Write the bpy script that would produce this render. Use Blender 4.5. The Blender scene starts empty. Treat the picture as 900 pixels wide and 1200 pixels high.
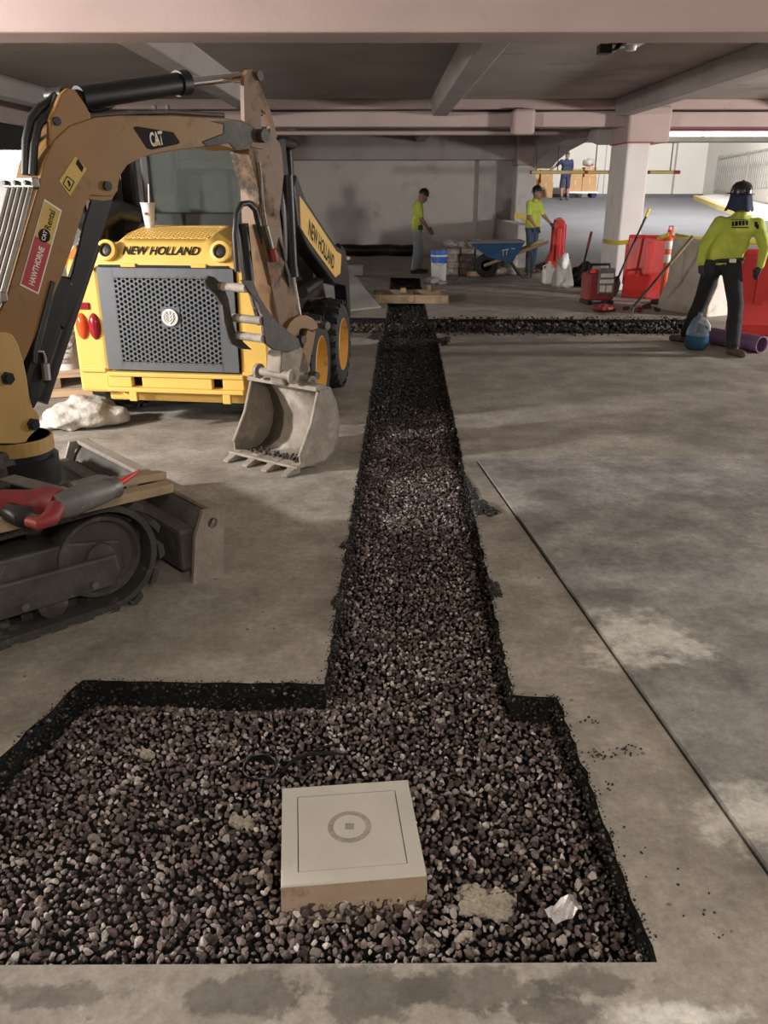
import bpy, bmesh, math, random
import numpy as np
from mathutils import Vector, Matrix
from mathutils.geometry import tessellate_polygon
random.seed(7); RNG = np.random.default_rng(11)
SC = bpy.context.scene
COL = SC.collection

# ------------------------------------------------------------------ camera, world, lights, exposure
FPX = 970.0; CAMH = 1.70; PITCH = math.atan((600 - 222) / FPX)
cam_data = bpy.data.cameras.new('camera'); cam = bpy.data.objects.new('camera', cam_data); COL.objects.link(cam)
cam.location = (0, 0, CAMH); cam.rotation_euler = (math.pi / 2 - PITCH, 0, 0)
cam_data.sensor_fit = 'VERTICAL'; cam_data.sensor_height = 36.0; cam_data.lens = 36.0 * FPX / 1200.0
cam_data.clip_start = 0.05; cam_data.clip_end = 300
SC.camera = cam
SC.view_settings.view_transform = 'Standard'; SC.view_settings.look = 'None'
SC.view_settings.gamma = 1.0; SC.view_settings.use_curve_mapping = False
SC.view_settings.exposure = 0.36
world = bpy.data.worlds.new('night'); SC.world = world; world.use_nodes = True
wb = world.node_tree.nodes['Background']; wb.inputs[0].default_value = (0.75, 0.72, 0.70, 1); wb.inputs[1].default_value = 0.045

def area(name, loc, target, size, power, color, size_y=None, spread=math.pi):
    d = bpy.data.lights.new(name, 'AREA'); d.energy = power; d.color = color; d.shape = 'RECTANGLE'
    d.size = size; d.size_y = size_y or size; d.spread = spread
    o = bpy.data.objects.new(name, d); COL.objects.link(o); o.location = loc
    o.rotation_euler = (Vector(target) - Vector(loc)).to_track_quat('-Z', 'Y').to_euler()
    return o
WARM = (1.0, 0.90, 0.78); COOL = (1.0, 0.97, 0.93)
# all outside the picture: garage ceiling lamps, light through the open left side, the work light on the right, the yard lamps
area('garage_lamp_behind_offscreen', (0.8, -1.4, 3.08), (0.5, 0.6, 0), 0.25, 150, WARM, 1.2)
area('open_side_left_near_offscreen', (-6.5, 1.5, 2.6), (-1.0, 3.6, 0), 0.25, 200, WARM, 1.0)
area('garage_lamp_right_offscreen', (4.6, 3.2, 3.08), (4.0, 4.2, 0), 0.3, 95, WARM, 1.2)
area('flood_right_offscreen', (10.5, 9.9, 1.75), (2.5, 11.8, 0.5), 0.5, 520, COOL)
area('open_side_left_offscreen', (-6.5, 3.5, 2.5), (-1.9, 6.6, 0.7), 0.3, 430, COOL)
area('yard_lamp_offscreen', (10.0, 27.0, 6.8), (9.0, 31.0, 0.8), 0.6, 1250, COOL)
area('yard_lamp_west_offscreen', (-10.5, 23.5, 5.2), (-12.5, 30.5, 2.6), 0.8, 3600, COOL, spread=2.3)

# ------------------------------------------------------------------ pixel to point helpers (900 x 1200 frame)
_F = np.array([0, math.cos(PITCH), -math.sin(PITCH)]); _U = np.array([0, math.sin(PITCH), math.cos(PITCH)])
_R = np.array([1.0, 0, 0]); _O = np.array([0, 0, CAMH])
def ray(x, y): return _F + (x - 450) / FPX * _R - (y - 600) / FPX * _U
def G(x, y, z=0.0):
    r = ray(x, y); return Vector(_O + r * (z - CAMH) / r[2])
def AT(x, y, Y):
    r = ray(x, y); return Vector(_O + r * Y / r[1])
def PL(x, y, p, n):
    r = ray(x, y); p = np.array(p); n = np.array(n)
    return Vector(_O + r * (((p - _O) @ n) / (r @ n)))

# ------------------------------------------------------------------ materials
def _new(name):
    m = bpy.data.materials.new(name); m.use_nodes = True
    nt = m.node_tree; b = nt.nodes['Principled BSDF']; return m, nt, b
def N(nt, typ, **kw):
    n = nt.nodes.new(typ)
    for k, v in kw.items(): setattr(n, k, v)
    return n
def ramp(nt, stops):
    r = N(nt, 'ShaderNodeValToRGB'); e = r.color_ramp.elements
    while len(e) < len(stops): e.new(0.5)
    for i, (p, c) in enumerate(stops):
        e[i].position = p; e[i].color = (c[0], c[1], c[2], 1)
    return r
def noise(nt, vec, scale, detail=4, rough=0.55):
    n = N(nt, 'ShaderNodeTexNoise'); n.inputs['Scale'].default_value = scale
    n.inputs['Detail'].default_value = detail; n.inputs['Roughness'].default_value = rough
    nt.links.new(vec, n.inputs['Vector']); return n
def mixc(nt, fac, a, b):
    m = N(nt, 'ShaderNodeMix', data_type='RGBA')
    for s, v in ((m.inputs[0], fac), (m.inputs[6], a), (m.inputs[7], b)):
        if hasattr(v, 'is_linked'): nt.links.new(v, s)
        elif isinstance(v, (int, float)): s.default_value = v
        else: s.default_value = (v[0], v[1], v[2], 1)
    return m.outputs[2]
def mathn(nt, op, a, b=None, clamp=False):
    m = N(nt, 'ShaderNodeMath', operation=op); m.use_clamp = clamp
    for s, v in ((m.inputs[0], a), (m.inputs[1], b)):
        if v is None: continue
        if hasattr(v, 'is_linked'): nt.links.new(v, s)
        else: s.default_value = v
    return m.outputs[0]
def mat(name, c1, c2=None, scale=8, rough=0.6, metal=0.0, bump=0.0, bscale=None, dirt=None, dscale=3.0, damt=0.55, spec=0.5):
    """two-tone noise colour, optional dirt/wear colour in patches, optional fine relief"""
    m, nt, b = _new(name); tc = N(nt, 'ShaderNodeTexCoord').outputs['Object']
    c2 = c2 or tuple(0.82 * v for v in c1)
    n1 = noise(nt, tc, scale)
    r = ramp(nt, [(0.32, c2), (0.68, c1)]); nt.links.new(n1.outputs[0], r.inputs[0]); col = r.outputs[0]
    if dirt:
        n2 = noise(nt, tc, dscale, 8, 0.68)
        rr = ramp(nt, [(damt, (0, 0, 0)), (damt + 0.13, (1, 1, 1))]); nt.links.new(n2.outputs[0], rr.inputs[0])
        col = mixc(nt, rr.outputs[0], col, dirt)
        rg = mathn(nt, 'MULTIPLY_ADD', rr.outputs[0], 0.25); nt.nodes[-1].inputs[2].default_value = rough
        nt.links.new(rg, b.inputs['Roughness'])
    else: b.inputs['Roughness'].default_value = rough
    nt.links.new(col, b.inputs['Base Color']); b.inputs['Metallic'].default_value = metal
    b.inputs['Specular IOR Level'].default_value = spec
    if bump:
        nb = noise(nt, tc, bscale or scale * 6, 6); bp = N(nt, 'ShaderNodeBump'); bp.inputs['Strength'].default_value = bump
        bp.inputs['Distance'].default_value = 0.02
        nt.links.new(nb.outputs[0], bp.inputs['Height']); nt.links.new(bp.outputs[0], b.inputs['Normal'])
    return m

M = {}
M['concrete'] = mat('concrete', (0.52, 0.48, 0.45), (0.40, 0.37, 0.345), 2.2, 0.85, bump=0.15, bscale=40, dirt=(0.30, 0.27, 0.25), dscale=1.3, damt=0.56)
M['pink_paint'] = mat('pink_painted_concrete', (0.47, 0.355, 0.33), (0.41, 0.305, 0.285), 1.2, 0.75, bump=0.08, bscale=30, dirt=(0.34, 0.28, 0.26), dscale=0.9, damt=0.57)
M['soffit'] = mat('soffit_concrete', (0.42, 0.37, 0.345), (0.33, 0.29, 0.27), 0.9, 0.85, bump=0.1, bscale=30, dirt=(0.26, 0.235, 0.22), dscale=0.8, damt=0.58)
M['column'] = mat('column_paint', (0.74, 0.69, 0.67), (0.66, 0.61, 0.59), 1.5, 0.7, bump=0.08, bscale=30, dirt=(0.46, 0.40, 0.38), dscale=1.6, damt=0.62)
M['back_wall'] = mat('plastered_wall', (0.60, 0.55, 0.51), (0.50, 0.45, 0.42), 0.6, 0.85, bump=0.1, bscale=30, dirt=(0.38, 0.33, 0.30), dscale=0.7, damt=0.56)
M['white_wall'] = mat('white_wall', (0.80, 0.77, 0.72), (0.74, 0.71, 0.66), 0.7, 0.8)
M['white_paint'] = mat('white_paint', (0.82, 0.80, 0.77), (0.76, 0.74, 0.71), 3, 0.6)
M['asphalt'] = mat('asphalt', (0.15, 0.152, 0.162), (0.115, 0.118, 0.126), 0.5, 0.85, bump=0.3, bscale=80)
M['black_asphalt'] = mat('black_asphalt', (0.013, 0.012, 0.011), (0.007, 0.0065, 0.006), 20, 0.85, spec=0.25, bump=0.8, bscale=60)
M['dirt'] = mat('broken_earth', (0.11, 0.085, 0.068), (0.05, 0.04, 0.034), 9, 0.95, bump=0.9, bscale=30)
M['black'] = mat('black_paint', (0.016, 0.016, 0.017), (0.010, 0.010, 0.011), 6, 0.42, dirt=(0.04, 0.037, 0.034), dscale=6, damt=0.62, spec=0.4)
M['rubber'] = mat('rubber', (0.020, 0.020, 0.020), (0.012, 0.012, 0.012), 8, 0.75, dirt=(0.085, 0.078, 0.07), dscale=7, damt=0.56, bump=0.2)
M['track_rubber'] = mat('dusty_track_rubber', (0.055, 0.050, 0.045), (0.03, 0.028, 0.026), 8, 0.8, dirt=(0.16, 0.145, 0.125), dscale=9, damt=0.55, bump=0.3)
M['dark_steel'] = mat('dark_worn_steel', (0.105, 0.095, 0.085), (0.055, 0.05, 0.046), 7, 0.6, 0.3, dirt=(0.17, 0.15, 0.13), dscale=8, damt=0.56, bump=0.2)
M['hose'] = mat('black_hose', (0.02, 0.02, 0.02), None, 8, 0.45)
M['steel'] = mat('bare_steel', (0.30, 0.28, 0.26), (0.22, 0.205, 0.19), 9, 0.45, 0.8)
M['chrome'] = mat('chrome', (0.80, 0.80, 0.80), (0.70, 0.70, 0.70), 9, 0.12, 1.0)
M['cat_yellow'] = mat('ochre_machine_paint', (0.27, 0.138, 0.034), (0.21, 0.104, 0.027), 3, 0.5, dirt=(0.10, 0.066, 0.038), dscale=4.5, damt=0.58)
M['bracket_lit_paint'] = mat('brightened_ochre_paint', (0.46, 0.30, 0.10), (0.40, 0.255, 0.085), 4, 0.5, dirt=(0.22, 0.15, 0.07), dscale=6, damt=0.60)  # same ochre as the boom, brightened as if lit by the flood
M['arm_paint'] = mat('stained_arm_paint', (0.26, 0.125, 0.036), (0.12, 0.066, 0.030), 4, 0.55, dirt=(0.04, 0.033, 0.028), dscale=4, damt=0.50)
M['nh_yellow'] = mat('warm_yellow_paint', (0.80, 0.53, 0.135), (0.75, 0.48, 0.115), 3, 0.42, dirt=(0.42, 0.27, 0.08), dscale=9, damt=0.64)
M['rim_yellow'] = mat('rim_yellow', (0.72, 0.38, 0.06), (0.6, 0.31, 0.05), 5, 0.5, dirt=(0.25, 0.16, 0.07), dscale=10, damt=0.58)
M['grille'] = mat('grille_graphite', (0.17, 0.18, 0.20), (0.145, 0.155, 0.17), 4, 0.42, 0.4)
M['grille_dark'] = mat('radiator_core', (0.10, 0.085, 0.07), (0.05, 0.045, 0.04), 14, 0.8)
M['bucket'] = mat('muddy_steel', (0.33, 0.285, 0.24), (0.23, 0.195, 0.165), 7, 0.75, 0.1, dirt=(0.43, 0.385, 0.335), dscale=5, damt=0.53, bump=0.35, bscale=30)
M['white'] = mat('white_plastic', (0.80, 0.79, 0.77), (0.74, 0.73, 0.71), 4, 0.45)
M['paper'] = mat('paper_white', (0.80, 0.77, 0.76), (0.74, 0.70, 0.69), 30, 0.7)
M['sticker_white'] = mat('sticker_white', (0.72, 0.69, 0.63), None, 4, 0.5)
M['sticker_yellow'] = mat('sticker_yellow', (0.58, 0.40, 0.08), None, 6, 0.5)
M['sticker_red'] = mat('sticker_red', (0.38, 0.025, 0.03), None, 6, 0.5)
M['ink'] = mat('black_ink', (0.012, 0.011, 0.010), None, 8, 0.7, spec=0.2)
M['red'] = mat('red_plastic', (0.72, 0.045, 0.04), (0.62, 0.035, 0.032), 3, 0.42, dirt=(0.50, 0.10, 0.085), dscale=4, damt=0.62)
M['orange'] = mat('orange_plastic', (0.85, 0.14, 0.05), (0.75, 0.11, 0.04), 4, 0.45)
M['cone_orange'] = mat('bright_orange', (0.90, 0.30, 0.03), None, 4, 0.5)
M['reflective'] = mat('reflective_white', (0.85, 0.82, 0.78), None, 5, 0.35)
M['red_tool'] = mat('tool_red', (0.27, 0.028, 0.03), (0.20, 0.024, 0.025), 10, 0.55, dirt=(0.20, 0.12, 0.105), dscale=14, damt=0.56)
M['tool_grey'] = mat('tool_grey', (0.20, 0.20, 0.19), (0.13, 0.13, 0.125), 12, 0.5, 0.3, dirt=(0.34, 0.33, 0.30), dscale=14, damt=0.58)
M['wood'] = mat('weathered_lumber', (0.38, 0.28, 0.17), (0.27, 0.19, 0.115), 6, 0.8, dirt=(0.24, 0.18, 0.12), dscale=8, damt=0.58, bump=0.25)
M['pale_wood'] = mat('fresh_lumber', (0.66, 0.45, 0.29), (0.56, 0.37, 0.22), 5, 0.8, bump=0.15)
M['cardboard'] = mat('cardboard', (0.56, 0.34, 0.17), (0.50, 0.30, 0.15), 3, 0.85)
M['blue'] = mat('blue_tray', (0.05, 0.13, 0.26), (0.035, 0.095, 0.20), 5, 0.5, dirt=(0.20, 0.22, 0.25), dscale=7, damt=0.60)
M['blue_plastic'] = mat('bright_blue', (0.05, 0.19, 0.62), None, 5, 0.45)
M['cover'] = mat('cast_concrete_lid', (0.56, 0.535, 0.475), (0.51, 0.485, 0.43), 7, 0.8, bump=0.08, bscale=120, dirt=(0.44, 0.415, 0.36), dscale=4, damt=0.62)
M['cover_edge'] = mat('rust_stained_concrete', (0.52, 0.40, 0.30), (0.46, 0.33, 0.24), 9, 0.85, bump=0.15, dirt=(0.38, 0.24, 0.16), dscale=8, damt=0.56)
M['mortar'] = mat('pale_mortar', (0.44, 0.40, 0.32), (0.32, 0.29, 0.235), 22, 0.9, bump=0.8, bscale=60)
M['foil'] = mat('crumpled_foil', (0.88, 0.87, 0.88), (0.72, 0.70, 0.72), 20, 0.25, 0.6, bump=0.4)
M['tape'] = mat('yellow_tape', (0.85, 0.68, 0.06), None, 6, 0.5)
M['purple'] = mat('purple_pipe', (0.22, 0.105, 0.23), (0.18, 0.085, 0.19), 5, 0.45)
M['lime'] = mat('lime_cloth', (0.56, 0.64, 0.10), (0.43, 0.50, 0.07), 9, 0.85, bump=0.5, bscale=14)
M['jeans_light'] = mat('light_denim', (0.42, 0.48, 0.56), (0.32, 0.38, 0.46), 10, 0.9, bump=0.4, bscale=16)
M['jeans'] = mat('dark_denim', (0.055, 0.08, 0.13), (0.04, 0.06, 0.10), 8, 0.9, bump=0.4, bscale=16)
M['pants_black'] = mat('black_trousers', (0.022, 0.024, 0.028), (0.014, 0.015, 0.018), 6, 0.9, dirt=(0.085, 0.09, 0.105), dscale=4, damt=0.62, bump=0.4, bscale=14)
M['navy'] = mat('navy_cloth', (0.035, 0.045, 0.10), (0.026, 0.034, 0.075), 8, 0.9, bump=0.4, bscale=16)
M['skin'] = mat('skin', (0.32, 0.17, 0.11), (0.28, 0.145, 0.095), 8, 0.6)
M['hair'] = mat('dark_hair', (0.02, 0.016, 0.013), None, 20, 0.7)
M['boots'] = mat('dusty_boots', (0.12, 0.09, 0.07), (0.08, 0.06, 0.05), 9, 0.85)
M['glove'] = mat('dark_glove', (0.05, 0.05, 0.055), None, 10, 0.85)
M['helmet'] = mat('black_helmet', (0.018, 0.018, 0.020), None, 5, 0.3)
M['bag'] = mat('crumpled_bag', (0.62, 0.59, 0.54), (0.45, 0.42, 0.38), 9, 0.6, bump=0.9, bscale=14, dirt=(0.30, 0.25, 0.19), dscale=6, damt=0.56)
M['red_pipe'] = mat('red_pipe', (0.36, 0.04, 0.05), None, 4, 0.5)
M['clamp_yellow'] = mat('curb_yellow', (0.70, 0.55, 0.22), (0.6, 0.48, 0.2), 4, 0.8)
M['fence'] = mat('galvanised_fence', (0.40, 0.38, 0.36), None, 5, 0.6, 0.2)
M['grey_tarp'] = mat('grey_cover_sheet', (0.30, 0.285, 0.265), (0.25, 0.235, 0.22), 4, 0.85, bump=0.25, dirt=(0.25, 0.235, 0.215), dscale=5, damt=0.58)
def simple(name, col, rough, trans=0.0, alpha=1.0, emit=None, es=0, ior=1.45):
    m, nt, b = _new(name); b.inputs['Base Color'].default_value = (*col, 1); b.inputs['Roughness'].default_value = rough
    b.inputs['Transmission Weight'].default_value = trans; b.inputs['Alpha'].default_value = alpha; b.inputs['IOR'].default_value = ior
    if emit: b.inputs['Emission Color'].default_value = (*emit, 1); b.inputs['Emission Strength'].default_value = es
    return m
M['glass'] = simple('tinted_glass', (0.10, 0.115, 0.105), 0.05, alpha=0.45)
M['clear_plastic'] = simple('clear_plastic', (0.30, 0.38, 0.45), 0.12, alpha=0.35)
M['water_blue'] = simple('blue_water', (0.035, 0.12, 0.22), 0.08, alpha=0.9)
M['tail_amber'] = simple('amber_lens', (0.75, 0.10, 0.02), 0.2)
M['tail_red'] = simple('dark_red_lens', (0.30, 0.015, 0.025), 0.2)

# ------------------------------------------------------------------ mesh building
class MB:
    def __init__(s): s.v = []; s.f = []; s.m = []; s.mi = 0
    def add(s, vs, fs):
        o = len(s.v); s.v += [Vector(v) for v in vs]
        for f in fs: s.f.append([o + i for i in f]); s.m.append(s.mi)
        return s
    def hexa(s, p):
        return s.add(p, [(0, 3, 2, 1), (4, 5, 6, 7), (0, 1, 5, 4), (1, 2, 6, 5), (2, 3, 7, 6), (3, 0, 4, 7)])
    def box(s, lo, hi, mtx=None):
        (a, b, c), (d, e, f) = lo, hi
        p = [Vector(q) for q in ((a, b, c), (d, b, c), (d, e, c), (a, e, c), (a, b, f), (d, b, f), (d, e, f), (a, e, f))]
        if mtx: p = [mtx @ q for q in p]
        return s.hexa(p)
    def beam(s, p0, p1, w, h, up=(0, 0, 1)):
        """rectangular bar from p0 to p1, width w (sideways), height h (along up)"""
        p0 = Vector(p0); p1 = Vector(p1); d = (p1 - p0).normalized(); u = Vector(up)
        r = d.cross(u).normalized(); u = r.cross(d).normalized()
        c = [(-w / 2, -h / 2), (w / 2, -h / 2), (w / 2, h / 2), (-w / 2, h / 2)]
        return s.hexa([p0 + r * a + u * b for a, b in c] + [p1 + r * a + u * b for a, b in c])
    def cyl(s, p0, p1, r0, r1=None, n=16, cap=True):
        p0 = Vector(p0); p1 = Vector(p1); r1 = r0 if r1 is None else r1
        d = (p1 - p0).normalized(); a = d.orthogonal().normalized(); b = d.cross(a)
        vs = []
        for p, r in ((p0, r0), (p1, r1)):
            vs += [p + (a * math.cos(2 * math.pi * i / n) + b * math.sin(2 * math.pi * i / n)) * r for i in range(n)]
        fs = [(i, (i + 1) % n, n + (i + 1) % n, n + i) for i in range(n)]
        if cap: fs += [tuple(range(n - 1, -1, -1)), tuple(range(n, 2 * n))]
        return s.add(vs, fs)
    def tube(s, path, r, n=8, closed=False):
        P = [Vector(p) for p in path]; k = len(P); rs = r if isinstance(r, (list, tuple)) else [r] * k
        prev = None; vs = []
        for i, p in enumerate(P):
            if closed: t = (P[(i + 1) % k] - P[i - 1]).normalized()
            else: t = (P[min(i + 1, k - 1)] - P[max(i - 1, 0)]).normalized()
            if prev is None: a = t.orthogonal().normalized()
            else: a = (prev - t * prev.dot(t)).normalized()
            prev = a; b = t.cross(a)
            vs += [p + (a * math.cos(2 * math.pi * j / n) + b * math.sin(2 * math.pi * j / n)) * rs[i] for j in range(n)]
        fs = []
        for i in range(k if closed else k - 1):
            for j in range(n):
                i2 = (i + 1) % k; fs.append((i * n + j, i * n + (j + 1) % n, i2 * n + (j + 1) % n, i2 * n + j))
        if not closed: fs += [tuple(range(n - 1, -1, -1)), tuple((k - 1) * n + j for j in range(n))]
        return s.add(vs, fs)
    def prism(s, pts, depth):
        """closed polygon (3D points) swept by vector depth; caps triangulated"""
        P = [Vector(p) for p in pts]; d = Vector(depth); n = len(P)
        tri = tessellate_polygon([P])
        nrm = Vector((0, 0, 0))
        for i in range(n): nrm += P[i].cross(P[(i + 1) % n])
        flip = nrm.dot(d) > 0
        fs = []
        for t in tri:
            a, b, c = t; tn = (P[b] - P[a]).cross(P[c] - P[a])
            if tn.dot(d) > 0: a, b, c = a, c, b
            fs.append((a, b, c)); fs.append((n + c, n + b, n + a))
        for i in range(n):
            j = (i + 1) % n; fs.append((i, j, n + j, n + i) if flip else (j, i, n + i, n + j))
        return s.add(P + [p + d for p in P], fs)
    def prism_hole(s, outer, hole, depth):
        P = [Vector(p) for p in outer]; Q = [Vector(p) for p in hole]; A = P + Q; d = Vector(depth); n = len(A); fs = []
        for a, b, c in tessellate_polygon([P, Q]):
            if (A[b] - A[a]).cross(A[c] - A[a]).dot(d) > 0: a, b, c = a, c, b
            fs.append((a, b, c)); fs.append((n + c, n + b, n + a))
        for o, k in ((0, len(P)), (len(P), len(Q))):
            for i in range(k): j = o + (i + 1) % k; fs.append((o + i, j, n + j, n + o + i))
        return s.add(A + [p + d for p in A], fs)
    def lathe(s, prof, origin=(0, 0, 0), axis=(0, 0, 1), n=20, ref=None, a0=0.0, a1=2 * math.pi):
        o = Vector(origin); z = Vector(axis).normalized(); a = Vector(ref).normalized() if ref else z.orthogonal().normalized(); b = z.cross(a)
        full = abs(a1 - a0 - 2 * math.pi) < 1e-6; nn = n if full else n + 1; vs = []
        for r, h in prof:
            for i in range(nn):
                t = a0 + (a1 - a0) * i / n; vs.append(o + z * h + (a * math.cos(t) + b * math.sin(t)) * r)
        fs = []
        for k in range(len(prof) - 1):
            for i in range(n):
                j = (i + 1) % nn if full else i + 1
                fs.append((k * nn + i, k * nn + j, (k + 1) * nn + j, (k + 1) * nn + i))
        if full:
            if prof[0][0] > 1e-5: fs.append(tuple(range(n - 1, -1, -1)))
            if prof[-1][0] > 1e-5: fs.append(tuple((len(prof) - 1) * nn + i for i in range(n)))
        return s.add(vs, fs)
    def grid(s, rows):
        """rows: list of equal-length lists of points"""
        w = len(rows[0]); vs = [p for r in rows for p in r]
        return s.add(vs, [(i * w + j, i * w + j + 1, (i + 1) * w + j + 1, (i + 1) * w + j) for i in range(len(rows) - 1) for j in range(w - 1)])
    def build(s, name, mats, parent=None, smooth=None, bevel=0.0, world=True, solid=0.0, subsurf=0):
        me = bpy.data.meshes.new(name); vs = s.v
        if parent is not None and world: inv = PMTX[parent.name].inverted(); vs = [inv @ v for v in vs]
        me.from_pydata([tuple(v) for v in vs], [], s.f)
        return finish(name, me, mats, parent, smooth, bevel, s.m, solid, subsurf)
PMTX = {}
def finish(name, me, mats, parent=None, smooth=None, bevel=0.0, mi=None, solid=0.0, subsurf=0):
    if not isinstance(mats, (list, tuple)): mats = [mats]
    for k in mats: me.materials.append(M[k] if isinstance(k, str) else k)
    if mi and len(mats) > 1: me.polygons.foreach_set('material_index', mi)
    me.validate(clean_customdata=False)
    if smooth:
        me.polygons.foreach_set('use_smooth', [True] * len(me.polygons)); me.set_sharp_from_angle(angle=math.radians(smooth))
    o = bpy.data.objects.new(name, me); COL.objects.link(o)
    if parent is not None: o.parent = parent; PMTX[o.name] = PMTX[parent.name]
    else: PMTX[o.name] = Matrix.Identity(4)
    if solid:
        q = o.modifiers.new('thickness', 'SOLIDIFY'); q.thickness = solid; q.offset = 0
    if bevel:
        q = o.modifiers.new('bevel', 'BEVEL'); q.width = bevel; q.segments = 2; q.limit_method = 'ANGLE'; q.angle_limit = math.radians(40)
    if subsurf:
        q = o.modifiers.new('subsurf', 'SUBSURF'); q.levels = subsurf; q.render_levels = subsurf
    return o
def tag(o, label, cat, group=None):
    o['label'] = label; o['category'] = cat
    if group: o['group'] = group
    return o
def struct(o): o['kind'] = 'structure'; return o
def thing(name, loc, label, cat, rotz=0.0, group=None):
    o = bpy.data.objects.new(name, None); COL.objects.link(o); o.empty_display_size = 0.1
    o.location = loc; o.rotation_euler = (0, 0, rotz)
    PMTX[o.name] = Matrix.Translation(Vector(loc)) @ Matrix.Rotation(rotz, 4, 'Z')
    return tag(o, label, cat, group)
def local(parent): return PMTX[parent.name]
def copy_tree(root, loc, rotz=None, label=None, group=None):
    def cp(o, par):
        c = o.copy(); COL.objects.link(c); c.parent = par
        for ch in o.children: cp(ch, c)
        return c
    r = cp(root, None); r.location = loc
    if rotz is not None: r.rotation_euler = (0, 0, rotz)
    PMTX[r.name] = Matrix.Translation(Vector(loc)) @ Matrix.Rotation(r.rotation_euler.z, 4, 'Z')
    if label: r['label'] = label
    if group: r['group'] = group
    return r
FONT = None
def text_mesh(body, shear=0.0, extrude=0.001, spacing=1.0, bold=0.0):
    cu = bpy.data.curves.new('lettering', 'FONT'); cu.body = body; cu.extrude = extrude; cu.shear = shear
    cu.space_character = spacing; cu.align_x = 'CENTER'; cu.align_y = 'CENTER'; cu.offset = bold; cu.resolution_u = 3
    t = bpy.data.objects.new('lettering', cu); COL.objects.link(t)
    dg = bpy.context.evaluated_depsgraph_get(); me = bpy.data.meshes.new_from_object(t.evaluated_get(dg))
    bpy.data.objects.remove(t); bpy.data.curves.remove(cu)
    return me
def lettering(name, body, origin, u, v, width, height, material, parent, shear=0.0, bold=0.012, spacing=1.0):
    """text on a surface: origin = centre, u/v = in-plane unit vectors"""
    me = text_mesh(body, shear, 0.0, spacing, bold)
    co = np.empty(len(me.vertices) * 3); me.vertices.foreach_get('co', co); co = co.reshape(-1, 3)
    lo = co.min(0); hi = co.max(0); c = (lo + hi) / 2
    u = np.array(Vector(u).normalized()); v = np.array(Vector(v).normalized()); nrm = np.cross(u, v)
    p = np.array(origin) + ((co[:, 0] - c[0]) / (hi[0] - lo[0]) * width)[:, None] * u + ((co[:, 1] - c[1]) / (hi[1] - lo[1]) * height)[:, None] * v
    inv = np.array(PMTX[parent.name].inverted()); p = p @ inv[:3, :3].T + inv[:3, 3]
    me.vertices.foreach_set('co', p.astype(np.float32).ravel()); me.materials.clear(); me.update()
    return finish(name, me, material, parent)
def poly_area_sub(pts, step, jit, rng):
    """subdivide a polyline loop and jitter it"""
    out = []
    for i, a in enumerate(pts):
        b = pts[(i + 1) % len(pts)]; a = np.array(a); b = np.array(b); L = np.linalg.norm(b - a); k = max(1, int(L / step))
        n = np.array([-(b - a)[1], (b - a)[0]]) / L
        for j in range(k):
            out.append(tuple(a + (b - a) * j / k + (n * rng.normal(0, jit) if j else 0)))
    return out
def inside(P, poly):
    x, y = P[:, 0], P[:, 1]; c = np.zeros(len(P), bool); n = len(poly)
    for i in range(n):
        x0, y0 = poly[i]; x1, y1 = poly[(i + 1) % n]
        if y0 == y1: continue
        k = ((y0 > y) != (y1 > y)) & (x < (x1 - x0) * (y - y0) / (y1 - y0) + x0); c ^= k
    return c
def edge_dist(P, poly):
    d = np.full(len(P), 1e9); n = len(poly)
    for i in range(n):
        a = np.array(poly[i]); b = np.array(poly[(i + 1) % n]); ab = b - a
        t = np.clip(((P - a) @ ab) / (ab @ ab), 0, 1); q = a + t[:, None] * ab
        d = np.minimum(d, np.hypot(*(P - q).T))
    return d

# ================================================================== THE SETTING
# ---- floor with the excavated trench cut out
HOLE = [(-1.36, 1.425), (0.645, 1.435), (0.62, 2.53), (0.465, 2.545), (0.66, 10.62), (4.3, 10.55), (4.3, 11.80), (0.62, 11.85),
        (0.73, 17.6), (0.14, 17.7), (0.03, 11.95), (-3.0, 12.05), (-3.0, 10.75), (-0.05, 10.6), (-0.22, 2.615), (-1.12, 2.64), (-1.235, 2.19)]
rg = np.random.default_rng(3)
hole = poly_area_sub(HOLE, 0.045, 0.004, rg); hole = [(x, 1.425 + (x + 1.36) * 0.005) if y < 1.46 else (x, y) for x, y in hole]
JN = lambda Y: 0.625 + (5.22 - Y) * 0.112            # the saw-cut joint running along the slab
def strip(f0, f1): return [f0[0], f0[1], f1[1], f1[0]]
joint_a = [(JN(5.28), 5.28), (JN(0.2), 0.2), (JN(0.2) + 0.012, 0.2), (JN(5.28) + 0.012, 5.28)]
joint_b = [(0.66, 5.318), (6.5, 5.62), (6.5, 5.63), (0.66, 5.328)]
outer = [(-14, -6), (16, -6), (16, 19.5), (3.3, 19.5), (3.3, 26), (-14, 26)]
def poly_mesh(loops, z):
    P = [[Vector((x, y, z)) for x, y in l] for l in loops]; tri = tessellate_polygon(P)
    flat = [p for l in P for p in l]; fs = []
    for a, b, c in tri:
        n = (flat[b] - flat[a]).cross(flat[c] - flat[a]); fs.append((a, b, c) if n.z > 0 else (a, c, b))
    return flat, fs
mb = MB(); v, f = poly_mesh([outer, hole, joint_a, joint_b], 0.0); mb.add(v, f)
for lp, d in ((joint_a, 0.03), (joint_b, 0.02)):
    n = len(lp); mb.add([(x, y, 0) for x, y in lp] + [(x, y, -d) for x, y in lp], [(i, (i + 1) % n, n + (i + 1) % n, n + i) for i in range(n)] + [tuple(range(n, 2 * n))])

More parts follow.
